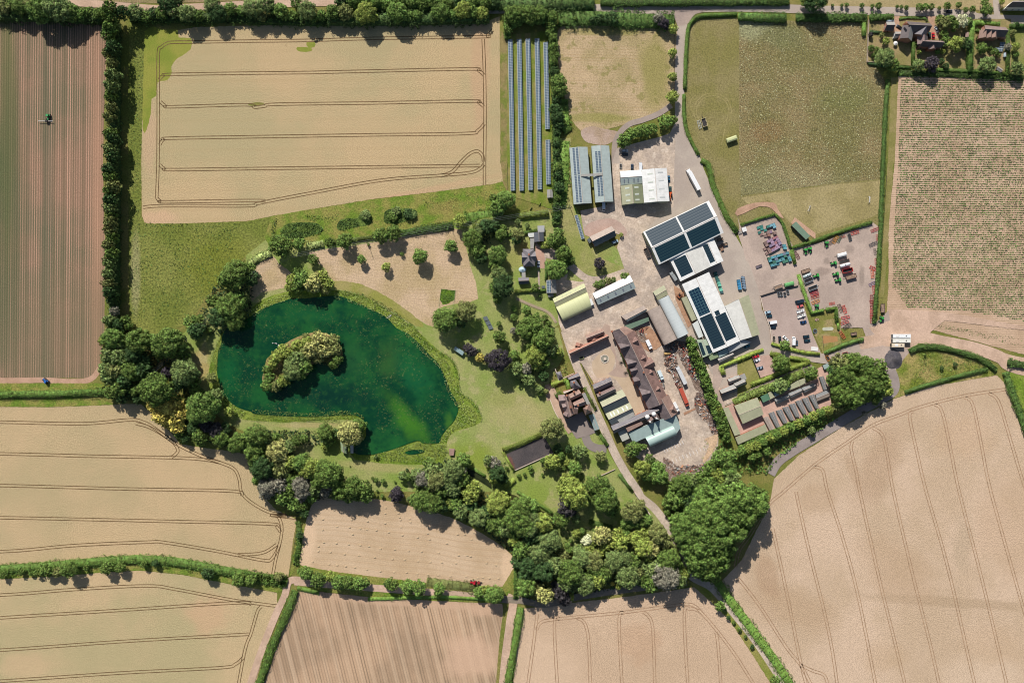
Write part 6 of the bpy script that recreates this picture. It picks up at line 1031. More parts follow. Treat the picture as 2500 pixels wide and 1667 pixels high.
# walls, fences, poles
def wall_line(name, q, w_, h, m, label, cat, cap=None, sm=0, bits=None):
    pts = L(q); pts = smooth(pts, sm) if sm else pts; p0 = W(pts[0]); r = empty(name, (p0.x, p0.y, 0), 0, label, cat); mb = MB(); mc = MB(); k = 0
    for a, b in zip(pts[:-1], pts[1:]):
        A, B_ = W(a), W(b); d = B_ - A; c = loc(r, (A + B_) / 2); e = .002 * (k % 3); k += 1; mb.box((c.x, c.y, h / 2), (d.length + w_ * .5, w_ + e, h + e), math.atan2(d.y, d.x)); mc.box((c.x, c.y, h + .06), (d.length + w_ * .5, w_ + .1 + e, .1 + e), math.atan2(d.y, d.x))
    mb.build('masonry' if cap else 'boards', m, r); mc.build('coping' if cap else 'rail', cap or m, r); return r
def fence(q, label, h=1.1, sp=3.0, sm=0, m=None):
    pts = L(q); pts = smooth(pts, sm) if sm else pts; p0 = W(pts[0]); r = empty('post_and_wire_fence', (p0.x, p0.y, 0), 0, label, 'fence'); pm_ = MB(); rm = MB()
    for a, b in zip(pts[:-1], pts[1:]):
        A, B_ = W(a), W(b); d = B_ - A; n_ = max(1, int(d.length / sp))
        for i in range(n_): p = loc(r, A + d * i / n_); pm_.box((p.x, p.y, h / 2), (.14, .14, h))
        c = loc(r, (A + B_) / 2)
        for z in (.5, h - .1): rm.box((c.x, c.y, z), (d.length, .06, .08), math.atan2(d.y, d.x))
    pm_.build('posts', m or WALLT, r); rm.build('rails', m or WALLT, r)
wall_line('low_wall', 'B4 185,1085 330,1040 495,1000', .3, 1.2, DARKM, 'low dark retaining wall north of the car park', 'wall'); wall_line('brick_wall', 'B4 185,1085 215,1210 265,1344 C4 280,130', .3, 1.1, WALLB, 'red brick wall down the left side of the car park', 'wall', STONE)
wall_line('brick_wall', 'D3 1170,0 1300,190', .5, 1.8, WALLB, 'red brick wall beside the lane south of the manor garden', 'wall', STONE); wall_line('terrace_wall', 'C3 560,688 610,810 650,880', .35, .8, WALLB, 'pale topped terrace wall between manor and lawn', 'wall', STONE)
wall_line('retaining_wall', 'C3 215,1365 590,1195', .35, .9, WALLB, 'brick wall along the south side of the old hard court', 'wall', STONE); wall_line('garden_wall', 'C3 900,1480 1180,1350', .3, .8, WALLB, 'low wall across the lower manor garden', 'wall', STONE); wall_line('yard_kerb', 'C3 870,365 960,560', .3, .6, DARKM, 'thin dark wall beside the lane and courtyard', 'wall')
wall_line('timber_fence', 'N1 110,300 90,900 200,910', .15, 1.7, pm('weathered_boards', (190, 170, 150), .9), 'tall weathered fence along the left of the hamlet', 'fence'); wall_line('brick_wall', 'C4 120,245 185,412', .3, 1.2, DARKM, 'dark wall between the back lawn and small car court', 'wall')
wall_line('brick_wall', 'M3 1200,1570 1900,1230 2060,1110 2180,1060', .3, 1.2, WALLB, 'brick wall along the lower side of the kennel yard', 'wall', STONE)
fence('B2 1870,1195 2008,1210 1980,1390 1845,1388 1870,1195', 'wooden fence round the small green plot in the hay meadow', m=pm('pale_rails', (176, 190, 140), .8)); fence('D2 430,230 400,420 355,690', 'wire fence at the right edge of the western wheat'); fence('P 1880,160 A3 1755,280 1750,640 1745,860', 'wire fence between hay field and farm road') if 0 else fence('A3 1752,300 1745,860', 'wire fence between hay field and farm road')
fence('B3 150,0 155,270', 'wire fence on the west side of the solar park'); fence('B4 1222,100 1190,560 1165,1000', 'wire fence beside the long boundary hedge'); fence('B3 590,260 600,560', 'fence at the south-east corner of the solar park'); fence('M2 1155,1260 1180,1540', 'fence on the left side of the silt pond'); fence('M2 1480,1200 1525,1440', 'fence on the right side of the silt pond')
POLE = pm('pole_wood', (110, 92, 78), .9)
poles = L('C1 1395,488 C1 1870,30 B2 60,1060 B2 440,880 B2 1150,750 B2 1960,600 P 1395,505'); pr = []
for i, q in enumerate(poles):
    p = W(q, 8); p.z = 0; r = empty('power_pole', p, .5, 'wooden power pole, %s from the left along the meadow line' % ordn[i], 'power pole', 'power poles on the meadow line'); MB().cyl((0, 0, 0), (0, 0, 9), .16, .12, 8).build('pole', POLE, r); MB().box((0, 0, 8.6), (.14, 2.4, .14)).build('crossarm', POLE, r); pr.append(p)
r = empty('power_lines', pr[0], 0, 'three thin wires strung between the wooden poles', 'power lines')
for k_ in (-1, 0, 1):
    mb = MB()
    for a, b in zip(pr[:-1], pr[1:]):
        d = (b - a).normalized(); s = Vector((-d.y, d.x, 0)) * k_ * 1.05; q = [a.lerp(b, t / 6) + s + Vector((0, 0, 8.75 - 1.4 * 4 * (t / 6) * (1 - t / 6))) - pr[0] for t in range(7)]
        [mb.cyl(q[j], q[j + 1], .035, n=4) for j in range(6)]
    mb.build('wire', STEEL, r)
p = W(at('A3 1745,860'), 6); p.z = 0; r = empty('power_pole', p, 0, 'wooden pole with long crossarm beside the farm road', 'power pole'); MB().cyl((0, 0, 0), (0, 0, 9), .16).build('pole', POLE, r); MB().box((-2, 0, 8.6), (5, .14, .14)).build('crossarm', POLE, r)
# ============================================================ trees, hedges, scrub
def quadcloud(name, P_, Nn, sz, mat_, parent=None, core=None):
    """many small leaf faces: centres, facing directions, sizes"""
    n = len(P_); Nn = Nn / np.linalg.norm(Nn, axis=1, keepdims=True)
    r = rng.normal(size=(n, 3)); t = np.cross(Nn, r); t /= np.linalg.norm(t, axis=1, keepdims=True) + 1e-9; b = np.cross(Nn, t)
    s = sz[:, None]; a1 = rng.uniform(.7, 1.1, (n, 1)); a2 = rng.uniform(.45, .9, (n, 1))
    v = np.stack([P_ - t * s * a1, P_ - b * s * a2, P_ + t * s * rng.uniform(.7, 1.2, (n, 1)), P_ + b * s * rng.uniform(.5, .9, (n, 1))], 1).reshape(-1, 3)
    f = np.arange(4 * n, dtype=np.int32)
    me = bpy.data.meshes.new(name); nv = len(v); cv = cf = 0
    if core: cv = len(core[0]); cf = len(core[1]); v = np.concatenate([v, np.array(core[0])]); f = np.concatenate([f, (np.array(core[1], dtype=np.int32) + nv).ravel()])
    me.vertices.add(len(v)); me.vertices.foreach_set('co', v.astype(np.float32).ravel())
    me.loops.add(len(f)); me.loops.foreach_set('vertex_index', f.astype(np.int32)); me.polygons.add(n + cf)
    me.polygons.foreach_set('loop_start', np.arange(0, 4 * (n + cf), 4, dtype=np.int32)); me.materials.append(mat_); me.update(calc_edges=True)
    o = bpy.data.objects.new(name, me); return link(o, parent)
def crown_cloud(kind, nl, seed):
    """unit crown: lobes over an uneven dome, leaves on the lobes' skins"""
    g = np.random.default_rng(seed); P_ = []; Q = []
    if kind == 'cone': lob = [(g.uniform(-.25, .25) * (1 - z), g.uniform(-.25, .25) * (1 - z), .3 + 1.9 * z, .62 * (1 - z) + .14) for z in np.linspace(0, 1, 12)]
    else:
        k = 64 if kind[-1] == 'B' else 44; lob = []
        gl = 2.399963
        for i in range(k):
            u = 1 - 1.35 * (i + .5) / k; rr = math.sqrt(max(0, 1 - u * u)); a = i * gl + g.uniform(-.35, .35); R_ = g.uniform(.6, .9)
            lob.append((R_ * rr * math.cos(a), R_ * rr * math.sin(a), 1.1 + .72 * u * R_ / .75, g.uniform(.12, .29)))
        lob.append((0, 0, 1.0, .5))
    per = [l[3] ** 2 for l in lob]; tot = sum(per)
    for (x, y, z, r), w_ in zip(lob, per):
        m = int(nl * w_ / tot); d = g.normal(size=(m, 3)); d /= np.linalg.norm(d, axis=1, keepdims=True); d[:, 2] = np.abs(d[:, 2]) * .9 + d[:, 2] * .1
        rad = r * g.uniform(.82, 1.12, (m, 1)) if not kind.startswith('sparse') else r * g.uniform(.4, 1.25, (m, 1))
        P_.append(np.array([x, y, z]) + d * rad * [1, 1, .85]); Q.append(d + g.normal(size=(m, 3)) * .42 + [0, 0, .25])
    return np.concatenate(P_), np.concatenate(Q)
CR = {}
def crown_mesh(kind, i, nl, lf):
    key = (kind, i)
    if key not in CR:
        P_, Q = crown_cloud(kind, nl, 100 * i + len(kind)); o = quadcloud('crown', P_, Q, rng.uniform(.7, 1.4, len(P_)) * lf, LEAF)
        C.objects.unlink(o); CR[key] = o.data; bpy.data.objects.remove(o)
    return CR[key]
mb = MB(); mb.cyl((0, 0, 0), (0, 0, .55), .085, .06, 8).cyl((0, 0, .55), (0, 0, 1.1), .06, .03, 6)
for i in range(6): a = i * 1.05; mb.cyl((0, 0, .42 + .05 * i), (.5 * math.cos(a), .5 * math.sin(a), .95 + .04 * i), .035, .012, 5)
_o = mb.build('trunk', BARK); C.objects.unlink(_o); TRUNK = _o.data; bpy.data.objects.remove(_o)
FC = dict(d=(54, 74, 38), g=(82, 100, 44), b=(89, 110, 50), y=(118, 128, 58), o=(104, 108, 60), s=(98, 112, 62), l=(138, 136, 80), p=(56, 50, 54), q=(54, 50, 50), w=(180, 176, 138), x=(112, 108, 92), t=(164, 150, 74))
FN = dict(d='dark green', g='mid green', b='bright green', y='yellow-green', o='olive green', s='silvery green', l='pale straw-green', p='dark purple', q='blackish purple', w='cream blossomed', x='grey half-bare', t='golden yellow')
TREES = []; PLAN = []
def fcol(c, j=.1):
    k = lin(FC[c]); m = random.uniform(1 - j, 1 + j); return tuple(min(.6, x / E * 1.78 * m) for x in k) + (1,)
def plant(s, where, hk=1.0, shrub=False, kind=None, cat=None):
    for q in LS(s):
        rad = q[2] * S; c = q[3] if len(q) > 3 else 'g'
        if q[2] < .5: continue
        PLAN.append((rad * (.72 if any(k in where for k in ('wood', 'belt', 'tree row', 'clump', 'island', 'strip', 'bank')) else 1.25), q, rad, c, where, hk, kind))
def grow(pl, lod=1):
    _, q, rad, c, where, hk, kind = pl
    big = rad > 5.2; sm = rad < 2.3; hs = hk * (1.06 if rad > 3 else 1.16)
    p = W(q, 1.1 * rad * hs / 1.06); kd = 'sparse' if c == 'x' else 'round'; iv = random.randrange(4 if big else 3)
    me = crown_mesh(kd + ('B' if big else ('S' if sm else 'M')), iv, 6500 if big else (420 if sm else 2200), .046 if big else (.15 if sm else .075)) if lod else crown_mesh(kd + 'L', iv, 900, .11)
    return p, me, hs, rad * 1.04, big, sm
T = plant
T('A1 60,70,75,o 130,60,70,g 210,80,80,g 300,70,70,o 390,110,110,b 540,70,115,s 620,110,100,s 700,130,80,g 780,150,60,b 850,130,55,g 920,150,50,g 960,140,60,g', 'in the top left roadside hedge')
T('A1 1080,110,77,g 1190,140,64,d 1095,190,61,g 1080,280,64,g 1050,350,60,b 1095,470,68,d 1040,520,47,o 1080,610,53,o 1100,740,68,s 1090,830,68,s 1070,930,55,g 1080,1030,53,o 1060,1130,53,o 1080,1290,64,g 1105,1340,61,d 1070,1430,61,s 1090,1510,61,d '
  'B1 1060,60,61,d 1060,130,61,g 1110,220,63,o 1060,270,56,g 1080,350,63,d 1070,430,60,s 1080,500,51,g 1070,560,61,o 1060,640,58,o 1090,710,53,g 1055,780,58,o 1080,860,63,g 1060,950,60,s 1060,1050,60,s 1055,1150,60,o 1070,1230,61,d 1080,1310,48,d 1110,1410,47,x 1060,1500,56,s', 'in the tall belt right of the ridged field', 1.75)
T('A1 1300,130,75,s 1400,170,55,g 1480,130,50,d 1550,130,60,g 1660,100,70,s 1600,20,90,d 1680,10,80,d 1800,140,85,s 1900,160,60,g 2040,60,80,s 2090,130,80,d 2210,90,60,b 2310,110,50,b '
  'A2 60,90,85,s 160,170,45,o 200,50,90,s 250,90,62,d 340,120,75,b 450,160,52,b 490,40,55,g 590,110,88,s 730,150,52,b 660,180,40,b', 'along the track above the northern wheat')
T('A2 840,125,72,g 960,125,72,o 1150,140,95,y 1230,180,45,y 1450,130,90,b 1560,160,55,b 1640,155,52,b 1860,130,80,b 1990,150,55,b 2080,110,78,y 2180,125,60,b 2260,130,62,y', 'in the hedge row under the northern road')
T('A2 920,15,60,d 1040,12,70,b 1150,20,60,g 1260,25,62,b 1370,45,62,b 1480,35,60,g 1600,35,60,g 1700,45,60,g 1820,35,70,g 1930,45,60,g 2060,35,60,d 2180,30,60,g 2300,40,60,g', 'on the north side of the village road')
T('A3 30,30,55,d 200,150,82,g 290,140,78,g 370,160,82,g 460,150,80,g 230,220,55,g 160,290,42,b 580,170,60,g 570,250,50,g 555,310,45,g 590,370,46,g 590,450,46,g 600,530,46,g 590,600,42,g 600,690,46,d 640,800,75,g 650,870,72,b 620,960,46,d 610,1060,60,d 625,1130,62,d 640,1200,48,d 630,1270,38,d 620,1380,36,d 620,1480,36,d', 'in the hedge between solar park and hay field')
T('A3 800,190,26,g 970,200,36,d 1035,190,50,d 1145,190,66,d 1650,235,52,p 1600,180,55,x 1735,285,46,y', 'in the hedge above the hay field')
T('A3 1730,512,44,y 1730,740,44,y 1728,930,56,y', 'beside the narrow farm road'); T('A3 1655,1175,66,b 1735,1155,44,g 1265,1345,62,b 1330,1290,56,b 1400,1265,56,b 1470,1255,56,b 1540,1235,52,b 1250,1390,35,b', 'in the clump north of the workshop yard')
T('A4 640,15,85,d 570,5,60,g 1020,50,20,g 1155,55,28,g 1105,55,18,g 895,45,18,g 855,50,15,g 780,48,13,g 1310,58,15,g 1345,62,16,g 1385,68,20,g 1490,65,30,g 1540,62,30,b 1590,62,26,g 1655,72,16,g 1720,55,30,g 1812,45,24,g 1870,85,22,b 1925,80,26,g 2040,90,48,g 2025,25,30,b 2165,20,25,y', 'on the far side of the village road')
T('A4 1700,195,55,o 1660,160,35,g 1770,215,45,g 1830,180,50,w 1740,180,50,g 1690,285,34,b 1700,328,34,b 1700,368,26,s 1780,370,62,y 1830,350,40,o 1875,370,46,d 1890,185,35,s 1215,340,30,y 1095,400,26,g 1137,415,26,g 1115,455,18,b 1200,480,76,s 1275,540,50,g 1250,440,30,b 1490,430,20,y 1640,432,20,b 1685,425,20,y 1480,540,46,s 1585,530,60,p 1675,505,22,d 1710,545,26,d 1185,290,22,o 1092,290,20,q '
  '2000,400,44,g 1975,315,18,b 2040,540,66,s 2290,570,55,s 2110,430,30,g 2140,460,20,g 2215,390,30,x 2280,385,32,y 2285,450,22,b 2260,270,24,o 2070,400,20,g', 'in the hamlet gardens', 1.0)
T('A4 2290,205,20,d', 'in the hamlet hedge')
T('B1 2260,1060,125,g 2170,1110,80,g 2040,1310,60,g 2200,1370,120,g 2290,1320,85,b 2110,1460,105,d 2250,1490,100,g 1840,1520,70,b 1910,1500,56,g', 'on the west bank above the lake')
T('B2 340,790,105,g 510,770,60,b 800,755,45,g 950,740,75,g 1300,690,74,g 1420,670,74,g 2050,550,66,y 30,1010,66,g 60,1090,70,d', 'along the ditch hedge above the hay meadow')
T('B2 645,915,52,g 1110,915,42,b 1345,990,44,y 1495,865,20,g 1670,890,75,b 1965,790,62,b 1175,775,14,g', 'standing alone in the mown hay meadow')
T('B2 545,1110,80,b 500,1180,60,g 650,1150,85,l 700,1080,50,l 440,1110,55,y 490,1030,40,g 420,1180,42,y 740,1080,60,y 790,1150,56,y 760,1200,50,o', 'in the clump on the north lake shore')
T('B2 2170,720,90,g 2240,640,60,s 2300,600,70,d 2220,830,72,g 2250,900,60,d 2110,1410,100,o 1920,1490,110,g 2050,1500,70,d 1850,1440,50,b', 'between hay meadow and farmhouse garden')
T('B3 130,350,85,b 60,420,75,b 60,480,50,s 20,330,40,g 250,560,30,s 250,680,60,o 240,730,50,d 340,590,24,s 20,600,60,d 90,680,60,g 110,620,40,g 60,870,90,b 40,950,70,g 70,1060,80,s 110,1170,110,d 40,1180,70,g 60,1300,45,g 420,1185,42,g 625,1010,92,b 690,960,50,b 560,1000,40,b 565,950,14,d 515,780,24,o', 'in the farmhouse garden')
T('B3 630,40,45,g 640,110,45,d 650,230,52,d 630,330,36,g 625,420,36,d 625,520,32,d 640,660,50,b 600,740,74,g 670,730,40,g 690,860,76,g 750,920,50,g 740,940,40,d', 'in the tree line west of the farm lawn')
T('B3 1030,955,52,p', 'alone on the farm lawn'); T('B3 1240,680,20,y', 'by the concrete yard near the cottage'); T('B3 1010,1160,38,g 1060,1145,36,g 1110,1120,35,o 1165,1110,28,g 1130,1115,20,y 1265,1075,34,b 1300,1060,18,y', 'in the bed north of the long white shed')
T('B3 335,1400,45,b 215,1385,30,b 215,1470,36,b 435,1445,25,b 510,1475,34,g 545,1530,32,g 400,1540,95,g 320,1550,60,g 460,1265,16,b 70,1530,24,g', 'in the orchard south of the farmhouse')
T('C1 1095,95,95,b 1060,40,50,o 1020,130,60,y 1340,130,120,g 1430,100,60,g 1160,190,60,s 1160,280,85,s 1060,260,80,s 1300,260,90,d 1040,400,80,s 1050,480,70,s 1140,410,80,o 1230,350,80,g 1280,420,90,g 1380,400,85,d 1200,500,80,d 1160,590,80,g 1060,620,60,g 1310,600,60,g 1240,600,50,d 1400,300,70,d 1180,660,60,d 1330,680,50,d', 'in the west wood beside the wheat', 1.2)
T('C1 1620,150,140,g 1540,230,70,g 1750,220,85,g 1700,100,70,g 1610,430,60,p 1780,420,125,s 1850,480,80,g 1740,520,80,d 1510,590,150,g 1580,680,70,g 1420,650,60,g 1880,600,62,g 1510,500,60,b 1700,690,50,g', 'in the west wood beside the lake lawn', 1.15)
T('C1 1470,740,60,t 1620,760,90,t 1700,740,70,t 1550,840,85,t 1700,850,85,t 1710,940,70,t 1800,790,55,t 1610,900,60,t', 'in the golden clump at the wood edge', 1.1)
T('C1 1960,760,145,b 1880,840,80,b 2060,770,60,b 2080,640,60,s 2000,700,60,b 1920,1050,75,g 1850,960,60,d 1990,930,70,q 2080,980,80,q 2110,1050,80,g 2160,960,60,d 2290,1090,90,g 2240,1140,60,b 1720,1010,46,g 1780,1060,40,d 2030,480,50,o 2200,800,50,y', 'at the south-west corner of the lake', 1.1)
T('C1 1885,30,80,d 2000,30,30,g', 'in the west bank gap above the lawn')
T('C2 210,550,60,b 290,560,55,o 370,500,60,y 230,470,50,b 210,400,45,b 450,410,90,s 520,440,60,b 560,370,75,b 510,300,85,s 420,330,50,s 640,210,85,l 600,140,60,y 720,130,85,l 760,220,75,l 690,280,60,o 840,120,60,o 860,210,62,o 880,300,50,g 840,350,45,g 390,230,60,y 300,270,60,y 350,190,40,y 500,170,60,y 440,270,50,g 690,70,45,o 560,230,60,o 270,340,48,y 780,160,60,l 580,90,40,o 330,530,50,b', 'on the lake island', 1.0)
T('C2 1000,1010,110,l 960,950,60,l 1090,930,66,b 1060,1060,60,l 770,1000,78,g 860,1010,46,d 800,1090,50,b 750,1140,32,y', 'at the lake peninsula beside the boathouse', 1.0)
T('C2 110,1030,110,g 30,1060,80,g 200,1070,60,s 290,1050,50,g 100,1180,100,g 30,1150,60,d 250,1160,60,o 310,1190,100,l 350,1120,60,l 420,1130,60,s 480,1080,50,g 560,1060,40,b 170,1340,110,d 90,1290,60,g 340,1340,85,o 440,1290,75,y 300,1400,60,o 450,1440,60,g 560,1290,95,b 620,1340,100,y 740,1340,90,g 800,1400,130,g 850,1440,90,g 720,1450,90,g 600,1420,60,x 540,1380,50,g 130,1450,60,b 220,1520,90,x 330,1500,80,x 540,1520,90,x 430,1530,60,g 660,1540,70,s 780,1530,70,x 1030,1510,95,g 1130,1540,80,g 920,1550,90,g 850,1560,60,o', 'in the wood south of the lake', 1.15)
T('C2 1165,1465,13,g 1215,1440,16,g 1250,1455,26,g 1315,1465,24,g 1430,1475,11,g 1000,1325,7,g 1450,1560,48,p 1260,1560,12,g', 'dotted on the south lawn', 1.0); T('C2 1505,1410,46,s 1560,1425,40,g 1545,1360,16,d 1611,1355,22,l 1640,1400,60,s 1700,1440,78,x 1645,1500,36,s 1660,1530,22,g', 'in the shrubbery on the south lawn')
T('C2 1790,1380,85,s 1760,1300,60,g 1830,1450,100,o 1760,1500,60,g 1900,1420,80,s 1990,1370,105,s 1950,1470,90,s 2060,1350,55,x 2080,1260,66,b 2120,1290,40,b 1980,1540,80,s 2060,1450,80,g 2180,1530,70,y 1870,1540,80,g 2330,1270,55,s', 'in the wooded strip by the dark stream', 1.1)
T('C2 2130,200,50,p 2170,230,50,q 2240,285,44,t 2325,290,45,q 2290,330,26,l 2230,220,20,d', 'beside the teal summer house')
T('C3 75,310,108,p 240,390,66,s 340,390,60,x 290,440,50,s 350,500,60,s 490,120,105,g 560,200,70,s 520,60,80,g 420,260,95,y 430,340,70,y 500,340,60,b 400,180,70,g 330,30,88,g 380,60,60,g 80,90,62,g 220,260,46,b 640,230,40,y 600,270,35,b 180,270,25,g 500,460,52,d 460,590,38,s 470,620,30,b 525,610,24,o 210,30,35,x 160,200,10,g 285,215,10,g', 'in the walled garden west of the red range', 1.05)
T('C3 575,960,110,o', 'shading the corner of the old hard court', 1.0); T('C3 840,1180,70,s 1040,1230,52,o 580,1275,68,y 540,1310,40,y 660,1220,40,b 800,1340,64,b 740,1160,38,d 630,1150,44,d 720,1290,30,y 490,1268,28,b 510,1350,24,o 370,1340,25,b 690,1345,18,g 380,1380,18,g 315,1400,18,g 490,1405,16,g 260,1415,20,g 620,1180,26,d', 'in the lower manor garden')
T('C3 1350,1165,70,g 1400,1140,40,b 1460,1138,30,b', 'at the corner of the curved green hall'); T('C3 1440,1340,80,y 1480,1400,60,b 1590,1350,70,b 1620,1420,75,b 1560,1430,60,g 1510,1255,50,g 1560,1300,45,g', 'south of the car parking lines')
T('K4 800,280,80,b 870,330,80,b 830,420,80,b 910,440,90,b 860,520,80,g 930,560,70,b 860,620,70,g 960,640,90,g 1000,720,80,b 930,760,70,g 1050,760,80,g 1010,850,80,b 1080,880,90,b 1040,960,80,g 1130,960,90,b 1100,1060,90,b 1170,1060,70,b 1110,1160,80,g 1190,1160,90,b 1150,1260,90,b 1240,1260,80,g 1200,1360,90,b 1280,1380,80,b 1240,1460,80,b 1320,1480,80,b 1290,1560,80,g', 'in the straight tree row behind the scrapyard', 1.5)
T('K5 680,60,70,b 790,90,75,b 740,170,70,g 840,200,80,b 780,270,60,b 880,300,80,y 820,370,70,b 930,390,85,g 860,460,70,b 960,490,85,b 900,550,60,b 1000,590,80,b 930,640,70,b 1030,680,70,b 960,730,60,g 1040,790,70,b 1080,880,60,g 1000,880,50,g', 'in the lower part of the straight tree row', 1.4)
T('C3 2180,1230,75,b 2240,1290,70,g 2290,1220,60,b 2100,1320,60,g 2150,1390,60,y 2190,1450,50,y 2060,1380,40,b 1990,1440,60,g 1900,1460,70,s 1820,1490,95,g 1740,1510,60,g 2270,1360,70,b 2300,1440,80,s 2330,1540,60,y 2100,1480,60,b 1950,1530,60,b 2040,1540,70,b 2200,1540,60,b 1860,1560,60,s', 'in the scrub wood south of the scrapyard', 1.0)
T('C3 720,1460,70,y 780,1510,80,y 680,1530,60,y 850,1540,60,b 1030,1510,100,g 950,1490,60,g 1110,1540,60,s 30,1290,60,x 60,1390,80,d 25,1430,60,y 110,1440,50,d 150,1340,16,g', 'around the southern garden lawn', 1.1)
T('C4 830,290,75,o 790,350,60,d 940,280,80,g 1030,310,80,g 1140,330,75,g 960,350,60,y 860,370,90,g 780,420,60,g 1070,400,85,g 1170,410,66,g 900,460,90,g 1000,480,90,g 1100,480,80,g 1200,450,55,y 1225,520,46,y 850,550,90,g 950,580,80,g 820,630,55,o 1040,560,60,g 1130,560,56,g 860,640,40,g 1180,500,50,b', 'in the round wood by the coach park', 1.15)
T('C4 385,145,42,b', 'in the hedge beside the white sheet stack'); T('C4 350,292,70,g', 'by the small car court'); T('C4 600,370,54,g 350,480,60,s 300,490,35,b 400,465,35,b', 'in the kennel hedge')
T('C4 1785,298,18,d 1675,330,16,d 1540,225,12,g', 'in the weedy triangle'); T('C4 605,840,34,s 1130,615,24,s 1040,700,22,x 1190,640,30,x 620,880,18,s', 'on the verge of the gravel back lane')
T('C4 30,1010,40,b 90,990,40,y 150,965,42,y 210,935,40,b 270,905,40,y 320,880,40,b 380,850,40,y 440,815,40,b 500,785,40,y 560,755,40,b 620,725,40,y 680,700,40,b 740,675,42,y 800,655,42,o 170,1040,30,g 240,1010,35,b 120,1060,35,b', 'in the tall hedge below the kennels', 1.25)
T('D1 390,640,50,g 470,660,40,o 580,630,68,g 180,660,25,g 260,670,20,g 310,660,30,g 30,680,30,g 880,620,50,g 990,620,45,g 1185,590,30,g 1275,585,30,d 1710,670,50,d 1960,720,54,g 2060,720,50,g 2290,690,40,o 710,620,25,g', 'in the hedge between the two western wheat fields')
T('D2 300,50,60,b 400,100,60,b 330,10,70,g 160,20,50,x 460,30,56,x 540,40,50,b 640,10,44,x 750,20,50,g 850,20,66,g 990,20,66,g 920,30,50,g 460,110,46,g 480,180,36,d', 'at the woodland edge above the stubble'); T('D2 1235,30,56,p 1120,35,16,g 1340,60,22,s', 'on the rough edge above the stubble')
T('D2 445,355,32,d', 'alone in the grass strip left of the stubble'); T('D2 500,665,55,b 455,650,30,b 600,720,62,g 700,690,46,y 770,740,60,b 850,740,60,g 930,750,60,b 980,740,36,b 1195,755,52,g 1160,755,30,d 1330,775,62,b 1420,780,62,b 1590,790,48,b 1575,830,34,g 1910,820,46,b 1970,800,40,y 2030,840,72,b 2080,820,40,g', 'along the track below the stubble')
T('D2 1450,70,80,g 1400,60,60,g 1540,90,80,g 1600,110,60,d 1680,90,50,y 1620,60,40,b 1760,160,62,s 1720,100,60,b 1840,30,70,y 1910,210,76,s 1980,160,60,d 2060,90,90,y 2110,60,60,y 2150,150,60,y 2020,260,66,g 2100,210,60,g 2200,210,100,g 2270,260,95,g 2130,300,66,s 2070,300,60,g 2190,390,50,y 2260,470,75,b 2200,330,60,g 2330,380,60,d 2330,120,70,b 1860,110,50,d', 'in the wood east of the stubble', 1.1)
T('D3 240,130,90,g 190,230,90,g 90,230,70,g 330,230,80,s 300,300,80,s 420,250,80,y 470,240,50,b 370,360,66,d 480,400,90,s 400,500,80,s 330,470,60,s 290,600,80,d 220,570,60,d 430,640,90,d 350,660,60,d 280,690,66,d 280,770,80,b 370,790,50,o 520,590,76,s 590,520,50,o 640,650,100,g 560,660,60,s 690,600,50,g 610,740,70,s 670,780,40,s 430,840,72,l 570,820,66,q 600,880,50,q 530,780,50,q', 'in the west part of the southern wood', 1.1)
T('D3 770,760,80,s 720,700,60,s 800,700,60,g 870,720,70,y 650,860,30,y 740,540,80,s 720,480,50,s 830,560,80,o 800,480,50,y 890,500,40,y 850,620,70,g 920,660,70,g 980,620,60,o 1000,560,80,s 1070,540,80,s 1150,570,70,g 1120,690,95,s 1060,700,50,s 1190,650,60,o 1240,720,60,g 1300,760,60,b 1330,720,50,g 1420,690,105,x 1370,610,70,s 1450,550,90,g 1510,600,60,g 1490,480,50,o 1580,660,50,y 1540,720,56,s 1040,775,25,y 990,750,18,t 1230,600,50,s 1300,640,60,s', 'in the middle of the southern wood', 1.1)
T('D3 900,350,72,l 850,400,40,y 950,400,36,y 1040,340,50,y 1050,420,70,y 1100,380,50,y 1190,380,60,y 1230,330,55,y 1240,450,80,y 1310,470,70,l 1270,530,50,y 1360,340,80,o 1420,400,66,o 1300,290,40,y 780,395,44,w 695,340,34,y 620,440,24,b 640,480,30,g 930,440,46,y 740,320,26,b 650,400,20,g', 'in the light green glade of the southern wood', 1.05)
T('D3 690,30,105,y 620,60,50,y 770,60,50,b 620,130,72,q 590,60,36,q 660,160,36,q 575,230,55,g 540,190,30,g 695,225,38,s 930,70,100,g 980,140,60,g 870,50,60,g 960,20,60,g 820,80,24,s', 'at the north edge of the southern wood', 1.1); T('D3 1150,160,85,o 1200,110,60,o 1120,250,56,b 1090,260,40,g 1200,240,60,g 1270,230,48,b 1100,330,40,b 1140,110,50,g', 'beside the brick lane wall', 1.1)
T('D3 1560,250,85,b 1500,230,50,b 1640,200,85,b 1720,110,80,b 1760,180,95,b 1860,120,95,b 1800,40,70,b 1960,80,90,b 1900,10,70,b 2060,50,95,b 2020,-20,70,b 2160,90,90,b 2130,0,70,g 2200,30,60,g 2180,150,60,b 1560,350,80,b 1640,330,90,b 1720,290,100,b 1830,250,100,b 1940,220,95,b 2050,190,90,b 2100,240,55,b 1600,440,80,b 1690,430,95,b 1790,390,100,b 1890,350,95,b 1990,320,85,b 1650,540,85,b 1740,520,95,b 1840,480,90,b 1930,440,70,b 1690,620,75,b 1780,610,85,b 1870,570,75,b 1930,530,46,b 1810,680,60,b 1740,680,50,b 1490,300,36,b 2080,290,40,b', 'in the great rounded clump above the south-eastern wheat', 1.65)
T('D3 1500,70,75,g 1560,30,60,b 1470,30,50,g 1600,60,60,d 1670,60,60,b 1700,10,60,b 1430,90,40,g 1540,120,46,g 1440,160,30,b 1600,140,40,b', 'between lane and great rounded clump', 1.0)
